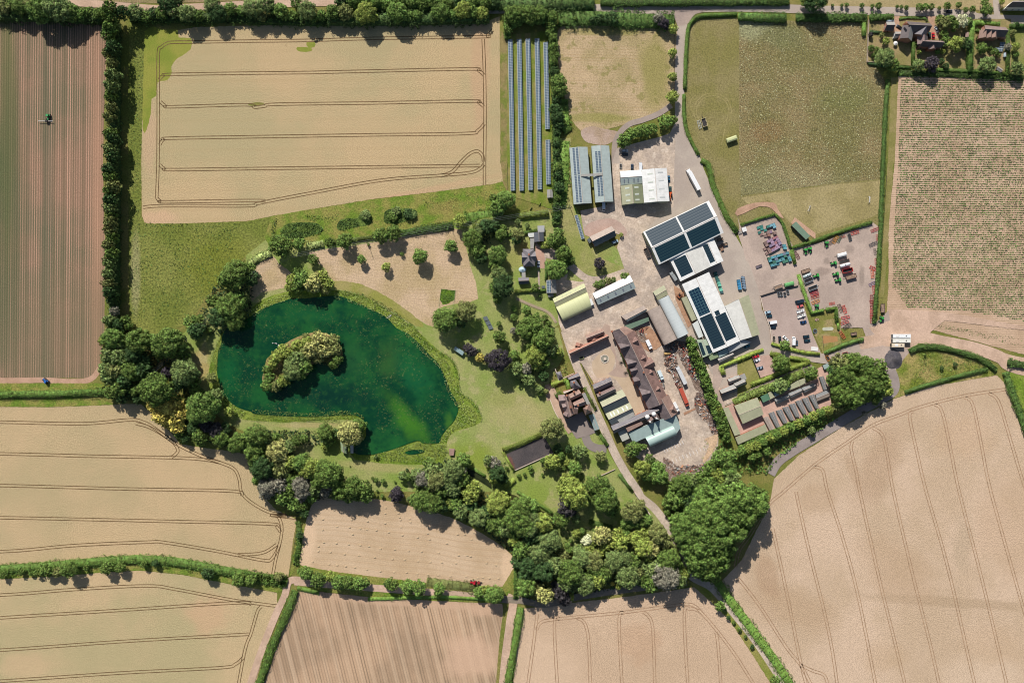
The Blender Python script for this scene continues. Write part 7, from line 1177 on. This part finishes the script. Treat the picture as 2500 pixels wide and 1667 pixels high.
T('D3 1870,930,40,b 1940,1030,18,d 1985,1070,15,g 2030,1125,18,g 2080,1185,15,g 2135,1265,18,d 2320,1540,40,b 1905,960,20,d', 'on the grass verge of the southern lane')
T('C2 540,1110,1,g 1250,1230,20,s', 'on the south lake edge')
T('B1 1210,1500,50,g 1140,1545,60,d 1240,1550,40,g', 'at the foot of the tall belt', 1.3)
T('B2 1440,455,45,s 1400,500,40,g 1560,480,50,d 1600,490,36,s 1150,490,50,s 1420,520,35,g', 'in the reedy hollows of the ditch meadow', .55)


PLAN.sort(key=lambda t: -t[0]); nt = 0; REST = []
for pl in PLAN:
    if pl[2] >= 2.3:
        nt += 1
        if nt > 298: REST.append(pl); continue
    p, me, hs, rk, big, sm = grow(pl); _, q, rad, c, where, hk, kind = pl
    r = empty('shrub' if sm else 'tree', (p.x, p.y, 0), random.uniform(0, 6.28))
    o = bpy.data.objects.new('crown', me); link(o, r); o.scale = (rk, rk * random.uniform(.92, 1.08), rk * hs); o.color = fcol(c)
    t = bpy.data.objects.new('trunk', TRUNK); link(t, r); t.scale = (rk, rk, rk * hs)
    size = 'large' if rad > 5.8 else ('medium' if rad > 3.6 else 'small')
    TREES.append((r, '%s %s %s %s' % (size, FN[c], 'shrub' if sm else 'tree', where), 'shrub' if sm else 'tree', q, where))
VS = []; CS = []
for pl in REST:
    p, me, hs, rk, big, sm = grow(pl, 0); a = np.empty(len(me.vertices) * 3, np.float32); me.vertices.foreach_get('co', a); a = a.reshape(-1, 3); an = random.uniform(0, 6.28); ca, sa = math.cos(an), math.sin(an)
    VS.append(np.stack([(a[:, 0] * ca - a[:, 1] * sa) * rk + p.x, (a[:, 0] * sa + a[:, 1] * ca) * rk + p.y, a[:, 2] * rk * hs], 1)); CS.append(np.tile(np.array(fcol(pl[3]), np.float32), (len(a) // 4, 1)))
V_ = np.concatenate(VS); K_ = np.concatenate(CS); nf = len(V_) // 4
me = bpy.data.meshes.new('smaller_trees'); me.vertices.add(len(V_)); me.vertices.foreach_set('co', V_.ravel()); me.loops.add(len(V_)); me.loops.foreach_set('vertex_index', np.arange(len(V_), dtype=np.int32)); me.polygons.add(nf); me.polygons.foreach_set('loop_start', np.arange(0, 4 * nf, 4, dtype=np.int32))
at_ = me.attributes.new('kind_tint', 'FLOAT_COLOR', 'FACE'); at_.data.foreach_set('color', K_.ravel()); me.materials.append(foliage_mat('mixed_foliage', attr='kind_tint')); me.update(calc_edges=True)
tag(link(bpy.data.objects.new('smaller_trees', me)), 'smaller trees filling the woods and belts', None, None, 'stuff')
# ---- ordinal words make look-alikes findable
BIG = ordn + ['twenty-first', 'twenty-second', 'twenty-third', 'twenty-fourth', 'twenty-fifth', 'twenty-sixth', 'twenty-seventh', 'twenty-eighth', 'twenty-ninth', 'thirtieth'] + ['thirty-' + x for x in ordn[:9]] + ['fortieth'] + ['forty-' + x for x in ordn[:9]]
by = {}
for t in TREES: by.setdefault(t[1], []).append(t)
for base, l in by.items():
    xs = [t[3][0] for t in l]; ys = [t[3][1] for t in l]; hz = (max(xs) - min(xs)) >= (max(ys) - min(ys)); l.sort(key=lambda t: t[3][0] if hz else t[3][1])
    for i, (r, b_, cat, q, wh) in enumerate(l):
        lab = b_ if len(l) == 1 else '%s, %s from %s' % (b_, BIG[i], 'left' if hz else 'top')
        tag(r, lab, cat, 'trees ' + wh)
# ---- hedges
FCX = dict(FC); FC.update(h=(89, 112, 48), k=(118, 130, 56), m=(78, 100, 46), n=(52, 70, 38), u=(64, 82, 40), r=(134, 144, 84), e=(110, 124, 60), v=(80, 92, 50))
def hedge(q, w_, h, c, label, dens=5.5, wild=0.2, sm=0, lf=.2, kind=None, name='hedge', cat='hedge'):
    pts = L(q); pts = smooth(pts, sm) if sm else pts; ws = [W(p, h) for p in pts]; p0 = Vector((ws[0].x, ws[0].y, 0)); P_ = []; Q = []; cv = []; cf = []
    n = len(ws); acc = 0.0
    for i, p in enumerate(ws):
        t = ws[min(i + 1, n - 1)] - ws[max(i - 1, 0)]; t.normalize(); s = Vector((-t.y, t.x, 0)); b = Vector((p.x - p0.x, p.y - p0.y, 0)); hh = h * .9
        cv += [b + s * w_ * .42, b - s * w_ * .42, b - s * w_ * .36 + Vector((0, 0, hh)), b + s * w_ * .36 + Vector((0, 0, hh))]
    for i in range(n - 1):
        a, b = 4 * i, 4 * i + 4; cf += [(a + 1, b + 1, b + 2, a + 2), (a + 2, b + 2, b + 3, a + 3), (a + 3, b + 3, b, a)]
    cf += [(0, 1, 2, 3), (4 * n - 1, 4 * n - 2, 4 * n - 3, 4 * n - 4)]
    for i in range(n - 1):
        A, B_ = ws[i], ws[i + 1]; d = B_ - A; l = d.length
        if l < .05: continue
        t = np.array(d / l)[:2]; s = np.array([-t[1], t[0]]); k = int(l * (w_ + 2 * h) * dens); u = rng.uniform(0, l, k); v = rng.uniform(-(w_ / 2 + h), w_ / 2 + h, k)
        a0 = np.array([A.x - p0.x, A.y - p0.y])
        top = np.abs(v) < w_ / 2; y = np.clip(v, -w_ / 2, w_ / 2); z = np.where(top, h, h - (np.abs(v) - w_ / 2))
        bump = 1 + wild * (np.sin(u * .9 + i * 2) + np.sin(u * 2.3 + 1.7 * i)) * .6
        lf_ = 1 + .28 * (np.sin((u + acc) * .31 + n) * np.sin((u + acc) * .117 + 1)); acc += l; y = y * lf_; z = z * (.75 + .25 * lf_) if wild > .18 else z
        z = z * np.where(top, bump, 1) + rng.normal(0, .06 + wild * .5, k) * (h / 3); y = y * (1 + wild * .5 * np.sin(u * 1.3 + i)) + rng.normal(0, .05 + wild * .5, k)
        P_.append(np.stack([a0[0] + t[0] * u + s[0] * y, a0[1] + t[1] * u + s[1] * y, np.maximum(z, .05)], 1))
        nx = np.where(top, 0, np.sign(v)); nn = np.stack([s[0] * nx, s[1] * nx, np.where(top, 1.0, .35)], 1) + rng.normal(0, .28 + wild, (k, 3)); Q.append(nn)
    P_ = np.concatenate(P_); Q = np.concatenate(Q)
    o = quadcloud(name, P_, Q, rng.uniform(.7, 1.4, len(P_)) * lf, LEAF, None, (cv, cf)); o.location = p0; k = lin(FC[c]); o.color = tuple(x / E * 1.4 for x in k) + (1,)
    return tag(o, label, cat, None, kind)
Hd = hedge
Hd('A2 870,60 A3 0,28 500,30 985,28', 9, 4, 'u', 'thick roadside hedge on the north side of the village road', wild=.3, lf=.4, dens=3); Hd('A3 1045,22 1600,20 2352,15 A4 430,10', 4.5, 3, 'm', 'neat roadside hedge running to the gateway', wild=.15, lf=.3, dens=4)
Hd('A1 -200,110 500,130 1010,150', 10, 5, 'u', 'dense hedge above the ridged field', wild=.35, lf=.4, dens=3); Hd('A1 1240,160 1800,165 2352,160 A2 0,175 780,195', 8, 2.5, 'm', 'overgrown hedge above the northern wheat', wild=.4, lf=.4, dens=3); Hd('A2 780,170 1500,170 2330,150', 9, 4.5, 'u', 'thick dark hedge below the northern road', wild=.35, lf=.4, dens=3)
Hd('A1 1075,200 1075,800 1075,1568 B1 1075,700 1070,1568 C1 1080,200', 6, 6, 'u', 'tangled understorey of the tall belt beside the ridged field', wild=.35, lf=.4, dens=2.6)
Hd('A3 140,110 520,150', 10, 5, 'u', 'dense hedge at the north end of the solar park', wild=.3, lf=.4, dens=3); Hd('A3 640,175 900,165 1100,170 1400,190 1750,200', 11, 2.6, 'm', 'broad brambly hedge above the hay field', wild=.35, lf=.35, dens=4); Hd('A3 140,150 150,370', 4, 2.5, 'h', 'ragged hedge beside the wheat gateway', wild=.4, lf=.3)
Hd('A3 575,230 590,600 620,900 620,1300 625,1568 B3 625,300 622,580', 5, 3.5, 'm', 'long hedge between solar park and farm lawn', wild=.4, lf=.35, dens=4); Hd('A3 690,1350 690,1568 B3 690,120 660,420', 9, 1.2, 'h', 'bright green bramble strip beside the long solar park hedge', wild=.5, lf=.35, dens=4); Hd('A3 690,950 700,1200 740,1260', 7, 1.2, 'h', 'bright weeds at the hay field corner', wild=.5, lf=.35)
Hd('A3 2352,130 2150,140 1990,150 1920,200 1885,270 1868,450 1858,650 1852,850', 2.4, 2.0, 'h', 'trimmed hedge curving along the farm road bend', sm=3); Hd('A3 1845,900 1845,1100 1880,1280 1985,1480', 2.4, 1.8, 'h', 'trimmed hedge beside the pasture with the worn ring', sm=3); Hd('A3 2010,1530 2080,1568 B3 2120,200 2250,500 2350,650', 4, 2.0, 'h', 'trimmed hedge right of the white lorry yard')
Hd('A4 15,128 200,138 405,140', 5.5, 3, 'm', 'thick hedge above the root crop, left length', wild=.2, lf=.3); Hd('A4 490,138 780,138 1070,140', 5.5, 3, 'm', 'thick hedge above the root crop, right length', wild=.2, lf=.3); Hd('A4 1095,135 1285,138', 4.5, 3, 'm', 'hedge in front of the small village garage', lf=.3); Hd('A4 1045,180 1045,290', 3, 2, 'h', 'short hedge at the root crop corner', wild=.3)
Hd('A4 1940,170 1925,350 1920,580', 3.8, 4, 'h', 'tall clipped bright hedge between two village gardens'); Hd('A4 1450,345 1450,530', 2.6, 2.5, 'h', 'clipped bright hedge in the middle of the hamlet'); Hd('A4 2228,235 2225,620', 2.6, 2.2, 'h', 'clipped hedge at the right of the hamlet gardens'); Hd('A4 1955,180 2160,198', 3.2, 3, 'h', 'hedge in front of the three-gabled house'); Hd('A4 2250,208 2400,210', 3.2, 3, 'm', 'hedge at the right edge by the village road')
Hd('A4 1290,545 1430,552', 2, 1.5, 'm', 'low hedge under the parasol garden'); Hd('A4 1640,570 1960,582 2230,605', 2.4, 2, 'h', 'clipped hedge along the bottom of the hamlet'); Hd('A4 1320,598 1640,600 2000,618 2352,640', 4.5, 1.2, 'm', 'weedy bank below the hamlet', wild=.4, lf=.3); Hd('A4 1330,158 1400,145 1545,150 1560,172', 1.6, 1.3, 'm', 'low dark hedge before the L-shaped house'); Hd('A4 1080,515 1250,545', 2.2, 1.6, 'n', 'dark hedge at the bottom left of the hamlet'); Hd('A4 1090,258 1190,268', 2, 1.5, 'n', 'small dark hedge beside the village garage'); Hd('A4 1960,248 2000,250', 2, 1.8, 'h', 'stub of hedge in the right village garden')
Hd('A4 1240,650 1225,850 1212,1100 1200,1344 B4 1195,150 1182,500 1160,900 1140,1130 1130,1310', 2.6, 2, 'm', 'long straight boundary hedge beside the potato field', wild=.25, lf=.25)
Hd('B4 30,500 180,450 312,412', 1.8, 1.8, 'h', 'clipped hedge at the top of the crate yard'); Hd('B4 316,414 370,480 405,570 440,690', 2, 1.8, 'h', 'clipped hedge at the right of the crate yard', sm=3); Hd('B4 448,705 478,822', 2.6, 2, 'h', 'short stout hedge at the crate yard corner'); Hd('B4 450,688 620,635 800,570 960,520 1110,478', 2.2, 2, 'h', 'clipped hedge above the parked tractors')
Hd('B4 505,905 550,1050 580,1130 612,1222 715,1200', 2.4, 2, 'h', 'L-shaped clipped hedge beside the red ploughs'); Hd('B4 732,1195 815,1182 822,1300', 2.6, 2, 'h', 'small hook of hedge above the silt pond'); Hd('M2 1465,1010 1472,1140', 1.6, 1.6, 'h', 'short bright hedge right of the trough')
Hd('C4 285,128 420,170 570,205 680,215', 2.4, 2, 'k', 'clipped hedge below the car park'); Hd('C4 718,208 850,150 950,115 1040,92', 2.6, 2, 'm', 'hedge between the silt pond and the yard entrance', wild=.25); Hd('N5 1165,1530 1500,1390 1900,1220 2200,1115', 2.6, 2, 'k', 'long clipped hedge south of the white sheds'); Hd('M3 165,275 215,430', 3.4, 2, 'k', 'stub of clipped hedge beside the bungalow garden')
Hd('M3 730,610 1000,520 1400,350 1700,235 1850,190 1780,145 1490,95', 2.8, 2, 'k', 'clipped hedge forming a pointed corner by the alley', sm=3); Hd('M3 1108,25 1300,45', 2.8, 2, 'k', 'short hedge above the small car court'); Hd('M3 410,960 700,830 1100,670 1500,490 1750,385', 5, 3, 'e', 'broad hedge along the north side of the kennels', wild=.2, lf=.3)
Hd('N3 430,570 900,350 1300,170 1880,10', 4.5, 5, 'h', 'tall shaggy hedge along the south side of the kennels', wild=.35, lf=.35)
Hd('C4 1420,192 1500,160 1650,155 1800,190 2000,250 2130,345', 3.4, 2.5, 'm', 'thick hedge round the top of the weedy triangle', wild=.2, lf=.3, sm=2); Hd('C4 1380,530 1500,488 1800,400 2060,338', 2.4, 2, 'm', 'hedge above the south-eastern wheat', wild=.2, lf=.25); Hd('C4 2210,365 2260,520 2352,770 P 2560,1180', 4.5, 2.5, 'm', 'hedge running off the right edge of the wheat', wild=.25, lf=.3); Hd('C4 2230,285 P 2560,900', 5, 2.5, 'm', 'hedge stub at the right edge by the field track', lf=.3)
Hd('B2 0,1000 60,935 150,880 240,850', 4.5, 2, 'r', 'silvery hedge at the west end of the ditch', sm=3, wild=.2, lf=.3); Hd('B2 580,785 740,760', 5, 2, 'r', 'silvery shrub mass on the ditch edge', lf=.3); Hd('B2 830,745 1230,700', 3, 1.6, 'e', 'low hedge on the ditch edge', wild=.3); Hd('B2 1480,665 1700,625 1980,585', 5, 2, 'm', 'thick hedge at the top of the hay meadow', lf=.3, wild=.25); Hd('B2 2090,520 2352,490 B3 60,470', 8, 1.6, 'h', 'brambly strip beside the ditch meadow', wild=.4, lf=.3)
Hd('B2 2180,600 2240,555 2352,530 B3 150,500 400,480 545,468', 4.2, 2.6, 'k', 'yellowish clipped hedge north of the farmhouse garden'); Hd('B3 60,700 300,660 440,638', 2.4, 2, 'h', 'hedge beside the farmhouse garage'); Hd('B3 220,1218 450,1202', 2.4, 2, 'k', 'hedge south of the farmhouse'); Hd('K6 895,760 888,1130', 2, 2, 'm', 'narrow hedge by the farmhouse drive'); Hd('K6 845,400 900,400 910,520', 5, 3, 'h', 'squat clipped hedge beside the slate garage', wild=.2) if 0 else Hd('K6 872,395 872,520', 7, 3, 'k', 'squat clipped hedge beside the slate garage'); Hd('B3 460,1210 520,1205', 2, 1.6, 'h', 'stub of hedge by the solar garage'); Hd('B3 640,1380 C3 690,180', 2, 1.4, 'h', 'scruffy hedge beside the yellow barn') if 0 else None
Hd('C1 -300,640 0,635 500,632 1000,610', 4.2, 2.6, 'h', 'long low hedge below the ridged field', wild=.15, lf=.28)
Hd('C3 105,1172 300,1100 480,1018', 2.8, 2.4, 'k', 'clipped hedge along the north of the old hard court'); Hd('C3 108,1185 215,1372', 1.8, 1.6, 'k', 'clipped hedge at the west end of the old hard court'); Hd('C3 570,548 720,490', 3, 2, 'k', 'clipped hedge behind the manor terrace'); Hd('C3 725,500 745,600', 3.4, 2.2, 'h', 'bushy hedge beside the grey hipped wing'); Hd('C3 620,665 670,625', 4, 2, 'h', 'rounded bush hedge at the manor terrace'); Hd('C3 885,570 940,680 1000,790', 2.4, 1.2, 'e', 'mixed border between manor and lane', wild=.5, lf=.25)
Hd('C3 130,1530 220,1450', 3.6, 2, 'k', 'clipped hedge block by the southern lawn'); Hd('C3 1220,1400 1350,1568', 2.4, 1.4, 'm', 'border along the lane below the brick wall', wild=.4); Hd('C3 1195,100 1290,340 1340,460', 2, 1.4, 'e', 'planted border along the courtyard front of the long range', wild=.5, lf=.25); Hd('C3 1040,1020 1110,1130', 3, 1.4, 'h', 'bushy border beside the manor drive', wild=.4)
Hd('C2 2150,1335 2290,1420', 2.2, 1.4, 'h', 'small hedge beside the dark stream'); Hd('D3 210,0 360,90 500,180', 2.2, 1.4, 'h', 'narrow hedge beside the green stream'); Hd('D3 800,250 990,298', 3.6, 2.4, 'h', 'clipped hedge above the glade')
Hd('D1 -300,650 0,640 400,612 800,577 1100,556 1400,572 1700,625 2350,752', 6.5, 2, 'h', 'long hedge between the two western wheat fields', wild=.3, lf=.3, dens=4); Hd('D2 -30,695 330,735', 7, 2, 'h', 'hedge end beside the field track junction', wild=.3, lf=.3)
Hd('D2 400,815 330,1000 200,1290 110,1568 30,1760', 5.2, 2.6, 'h', 'thick hedge on the left of the ridged potato field', wild=.2, lf=.3, dens=4); Hd('D3 238,955 200,1200 165,1400 135,1568 115,1760', 5, 2.6, 'h', 'thick hedge on the left of the southern wheat', wild=.2, lf=.3, dens=4); Hd('D2 430,240 440,420 405,600', 4, 1.2, 'h', 'weedy strip left of the stubble', wild=.5, lf=.3)
Hd('D3 1860,745 1950,880 2100,1080 2300,1350 2400,1500 2500,1660', 6.5, 1.8, 'h', 'bright broad hedge right of the southern lane', wild=.3, lf=.3, dens=4); Hd('D3 200,540 200,880', 3, 1.5, 'h', 'grassy bank right of the stubble', wild=.4, lf=.3)
Hd('D2 420,790 600,830', 3, 1, 'h', 'low weeds above the ridged potato field', wild=.5); Hd('D2 1480,740 1900,790', 7, .6, 'o', 'pale tall weeds below the stubble', wild=.4, lf=.3); Hd('D2 1000,880 1600,860 2100,890', 2.5, .9, 'h', 'weedy strip above the ridged potato field', wild=.4)
for q, l in (('B3 375,425 378,427', 'small round bush west of the other on the grass below the solar park'), ('B3 462,382 466,384', 'larger round bush on the grass below the solar park')): hedge(q, 3.2, 1.2, 'o', l, name='round_bush', cat='bush')
# ---- undergrowth, reeds, crops that nobody could count
def scrub(name, q, n_m2, h, c, label=None, lf=.4, up=.6, cat=None, jit=.25, rows=None, sm=0):
    poly = L(q); poly = smooth(poly, sm, True) if sm else poly; xs = [p[0] for p in poly]; ys = [p[1] for p in poly]
    n = int((max(xs) - min(xs)) * (max(ys) - min(ys)) * S * S * n_m2); X = rng.uniform(min(xs), max(xs), n); Y = rng.uniform(min(ys), max(ys), n)
    if rows:
        per, off, dash = rows; Y = min(ys) + off + np.round((Y - min(ys)) / per) * per; X = np.round(X / dash) * dash + rng.normal(0, .5, n); Y = Y + (X - min(xs)) * .006 + rng.normal(0, .35, n)
    ins = np.zeros(n, bool); j = len(poly) - 1
    for i in range(len(poly)):
        xi, yi = poly[i]; xj, yj = poly[j]; c_ = ((yi > Y) != (yj > Y)) & (X < (xj - xi) * (Y - yi) / ((yj - yi) or 1e-9) + xi); ins ^= c_; j = i
    X, Y = X[ins], Y[ins]; n = len(X)
    cl = .5 + .5 * np.sin(X * .11 + 1.3 * np.sin(Y * .07)) * np.sin(Y * .13 + 1.1 * np.sin(X * .09)); Z = h * (.35 + .65 * cl) * rng.uniform(.5, 1, n)
    P_ = np.stack([(X - 1250) * S * (1 - Z / H), (833.5 - Y) * S * (1 - Z / H), Z + .03], 1); Q = rng.normal(0, jit + .2, (n, 3)) + [0, 0, up]
    o = quadcloud(name, P_, Q, rng.uniform(.6, 1.4, n) * lf, LEAF); k = lin(FC[c]); o.color = tuple(x / E * 1.3 for x in k) + (1,)
    return tag(o, label, cat, None, 'stuff')
for q, c, h in (('C1 1000,50 1200,20 1400,60 1780,60 1800,350 1700,400 1950,600 1900,900 2180,1050 2330,1180 1900,1080 1750,1020 1650,900 1500,830 1400,700 1100,700 970,560 950,300', 'n', 3), ('C2 0,980 600,980 840,1060 760,1110 500,1120 430,1190 560,1260 900,1330 950,1500 1150,1560 D2 1050,30 700,40 480,100 440,220 300,90 120,20 C2 60,1400 0,1200', 'n', 3),
                ('C2 1500,1400 1700,1330 1950,1250 2120,1290 2170,1500 2300,1568 1800,1568 1560,1450', 'n', 2.5), ('D2 1380,30 1600,0 2000,30 2350,300 D3 80,60 380,180 520,230 580,440 620,520 900,470 1380,480 1500,440 1600,640 1560,760 1300,760 700,840 400,900 220,860 200,560 150,480 0,330 D2 2180,500 2000,350 1700,180', 'n', 3),
                ('D3 1480,230 1700,60 1900,-40 2250,0 2250,120 2100,280 1980,460 1900,620 1820,720 1700,650 1600,560 1540,400', 'm', 3), ('K4 720,230 1000,230 1000,560 1250,1000 1420,1568 1150,1568 1000,1200 860,900 760,560', 'm', 2.5), ('K5 640,0 850,0 1098,560 1098,1150 900,1000 900,760 760,400', 'm', 2.5),
                ('K5 560,1568 480,1500 640,1400 760,1200 880,1000 1098,1000 1098,1568', 'h', 2), ('C3 1700,1568 1720,1480 1900,1400 2100,1250 2352,1200 2352,1568', 'h', 2), ('D3 1420,0 1800,-80 1850,60 1600,180 1470,220', 'h', 2), ('C4 760,260 940,220 1140,300 1260,460 1240,540 1040,640 840,670 760,500', 'n', 3),
                ('C4 0,1060 300,920 800,690 860,740 560,900 330,1080 250,1200 0,1200', 'h', 1.6), ('B1 2100,1080 2352,960 B2 60,1080 80,1250 40,1450 0,1568 C1 2100,60 1880,60 1850,0 B1 1900,1450', 'n', 2.5), ('B3 0,590 180,640 200,700 0,720', 'n', 2), ('C3 330,0 600,0 600,220 420,420 300,560 180,420 260,380 420,320 380,180', 'n', 2), ('B2 2100,640 2352,520 2352,760 2200,900', 'n', 2.5)):
    scrub('undergrowth', q, .9, h, c, 'tangled undergrowth filling the wood', .75, .7)
for q, c, h, l in (('C2 160,480 200,300 430,130 700,50 900,150 925,250 850,380 640,330 500,480 230,580', 'o', 1.8, 'rough growth on the island'), ('B2 0,940 100,880 240,850 240,800 100,860 0,900', 'r', 1.2, 'silvery weeds'), ('C2 0,985 250,985 700,985 840,1040 600,1060 200,1010 0,1010', 'h', 1.4, 'brambles beside the south path'),
                  ('D3 560,300 740,300 1000,300 1180,400 900,480 620,520 560,430', 'h', .8, 'low garden growth in the glade'), ('C3 20,1240 130,1280 170,1400 120,1500 0,1540', 'm', 1.5, 'shrubbery west of the hard court'), ('C3 500,1240 640,1160 760,1150 870,1300 880,1480 640,1568 600,1400', 'e', .7, 'garden borders'), ('C3 530,470 620,380 720,330 730,460 620,520', 'e', 1.2, 'ruined yard weeds'), ('K5 620,880 760,820 900,800 880,1000 660,1300 560,1360', 'l', .5, 'pale weeds in rubble')):
    scrub('undergrowth', q, 1.1, h, c, l, .5, .7)
LK = lambda s, d: s
def fringe(q, w_, h, c, label, n_m2=3.2, sm=4):
    pts = smooth(L(q), sm); a = offset(pts, w_ / S / 2); b = offset(pts, -w_ / S / 2); s = 'P ' + ' '.join('%.1f,%.1f' % p for p in a + b[::-1]); return scrub('reeds', s, n_m2, h, c, label, .3, .45)
fringe('B2 850,1240 1000,1275 1200,1350 1360,1430 1500,1540 C2 1620,110 1720,200 1800,270 1880,340 1935,450 1960,560 2010,660 2050,730', 6.5, 1.8, 'r', 'pale reeds along the east lake bank'); fringe('B2 860,1215 1050,1240 1250,1320 1430,1430 1600,1560 C2 1740,160 1880,240 2000,340 2030,500 2050,620 2170,710 2240,820 2240,900', 2.6, 1.2, 'h', 'bright grasses behind the east bank reeds')
scrub('reeds', 'C2 2000,690 2080,720 2170,760 2220,840 2190,920 2100,940 1990,970 1920,1060 1910,1150 1870,1180 1850,1080 1930,960 2010,880 2040,780', 3.2, 2, 'r', 'reed bed in the eastern bulge of the lake', .3, .45); scrub('reeds', 'C2 1150,1250 1260,1200 1440,1150 1640,1100 1700,1090 1860,1110 1940,1180 1920,1270 1700,1200 1600,1165 1520,1190 1560,1215 1700,1210 1850,1240 1800,1290 1500,1290 1250,1260', 3.2, 2, 's', 'broad silvery reed bed at the south end of the lake', .3, .45)
fringe('C2 60,815 300,835 600,850 750,840 950,828 1070,850 1110,890', 5, 1.8, 'e', 'reeds on the north side of the peninsula'); fringe('C2 0,870 400,885 900,890', 2.2, .9, 'h', 'bright grasses on the peninsula'); fringe('B2 60,1440 180,1350 300,1300 430,1270', 4.5, 1.6, 'r', 'reeds on the north-west lake bank'); fringe('C1 2115,120 2070,220 2045,350 2060,430', 5, 1.6, 'e', 'reeds on the west lake bank'); fringe('C1 2090,560 2140,680 2220,770 2340,830', 5, 1.6, 'r', 'reeds on the south-west lake bank')
for q, c in (('B2 330,640 400,570 560,560 680,570 740,620 720,660 620,680 520,720 400,720 330,690', 'n'), ('B2 870,600 920,530 1060,520 1080,580 1040,610 910,640', 'n'), ('B2 1320,520 1340,450 1440,440 1620,440 1640,510 1560,540 1460,570 1340,570', 'n')): scrub('reeds', q, 4, 1.6, 'm', 'dark rushes in a damp hollow', .35, .3)
scrub('reeds', 'B2 250,560 300,520 290,640 280,700 240,700', 3, 1.2, 'n', 'dark rushes beside the meadow corner', .35, .3); scrub('weeds', 'B2 560,480 750,500 900,470 850,560 600,540', 1.6, .8, 'h', 'bright weeds in the ditch meadow', .35); scrub('weeds', 'B2 1700,330 2100,280 2352,260 2352,380 2000,450 1700,420', .7, .6, 'e', 'scattered weeds in the ditch meadow', .35)
scrub('weeds', 'C4 1470,210 1600,200 1850,240 2050,310 1900,370 1500,470 1400,480 1500,330', 1.4, .8, 'e', 'tall weeds in the triangle', .4); scrub('weeds', 'B2 1880,1290 1930,1240 1975,1260 1950,1320 1900,1350', 2.5, 1, 'g', 'weeds in the fenced green plot', .35); scrub('meadow_plants', 'A1 1245,250 1370,350 1350,1568 B1 1340,560 2300,570 2150,1100 1850,1500 1245,1500', .45, .4, 'm', 'coarse tufts in the meadow', .38, .6)
FC['z'] = (176, 174, 134)
scrub('root_crop', 'A4 15,170 1060,190 1060,520 1140,560 1220,680 1190,1344 B4 1180,125 850,155 300,225 30,265 A4 15,1344', .55, .45, 'z', 'pale ragged leaves of the root crop', .3, .55)
scrub('potato_plants', 'A4 1345,640 P 2560,200 P 2560,760 B4 2352,1290 1900,1210 1400,1180 1270,1000 1290,500 1320,0 A4 1330,1000', 3.2, .42, 'm', 'short rows of potato plants', .42, .9, rows=(5.37, 0, 2.9))
scrub('potato_plants', 'C4 1500,-30 2352,160 2352,140 1600,-60 ', 1.4, .38, 'm', 'slanting headland rows of potato plants', .27, .8); scrub('potato_plants', 'C4 1620,0 2352,110 2352,90 1650,-30', 1.4, .38, 'm', 'slanting headland rows of potato plants', .27, .8)
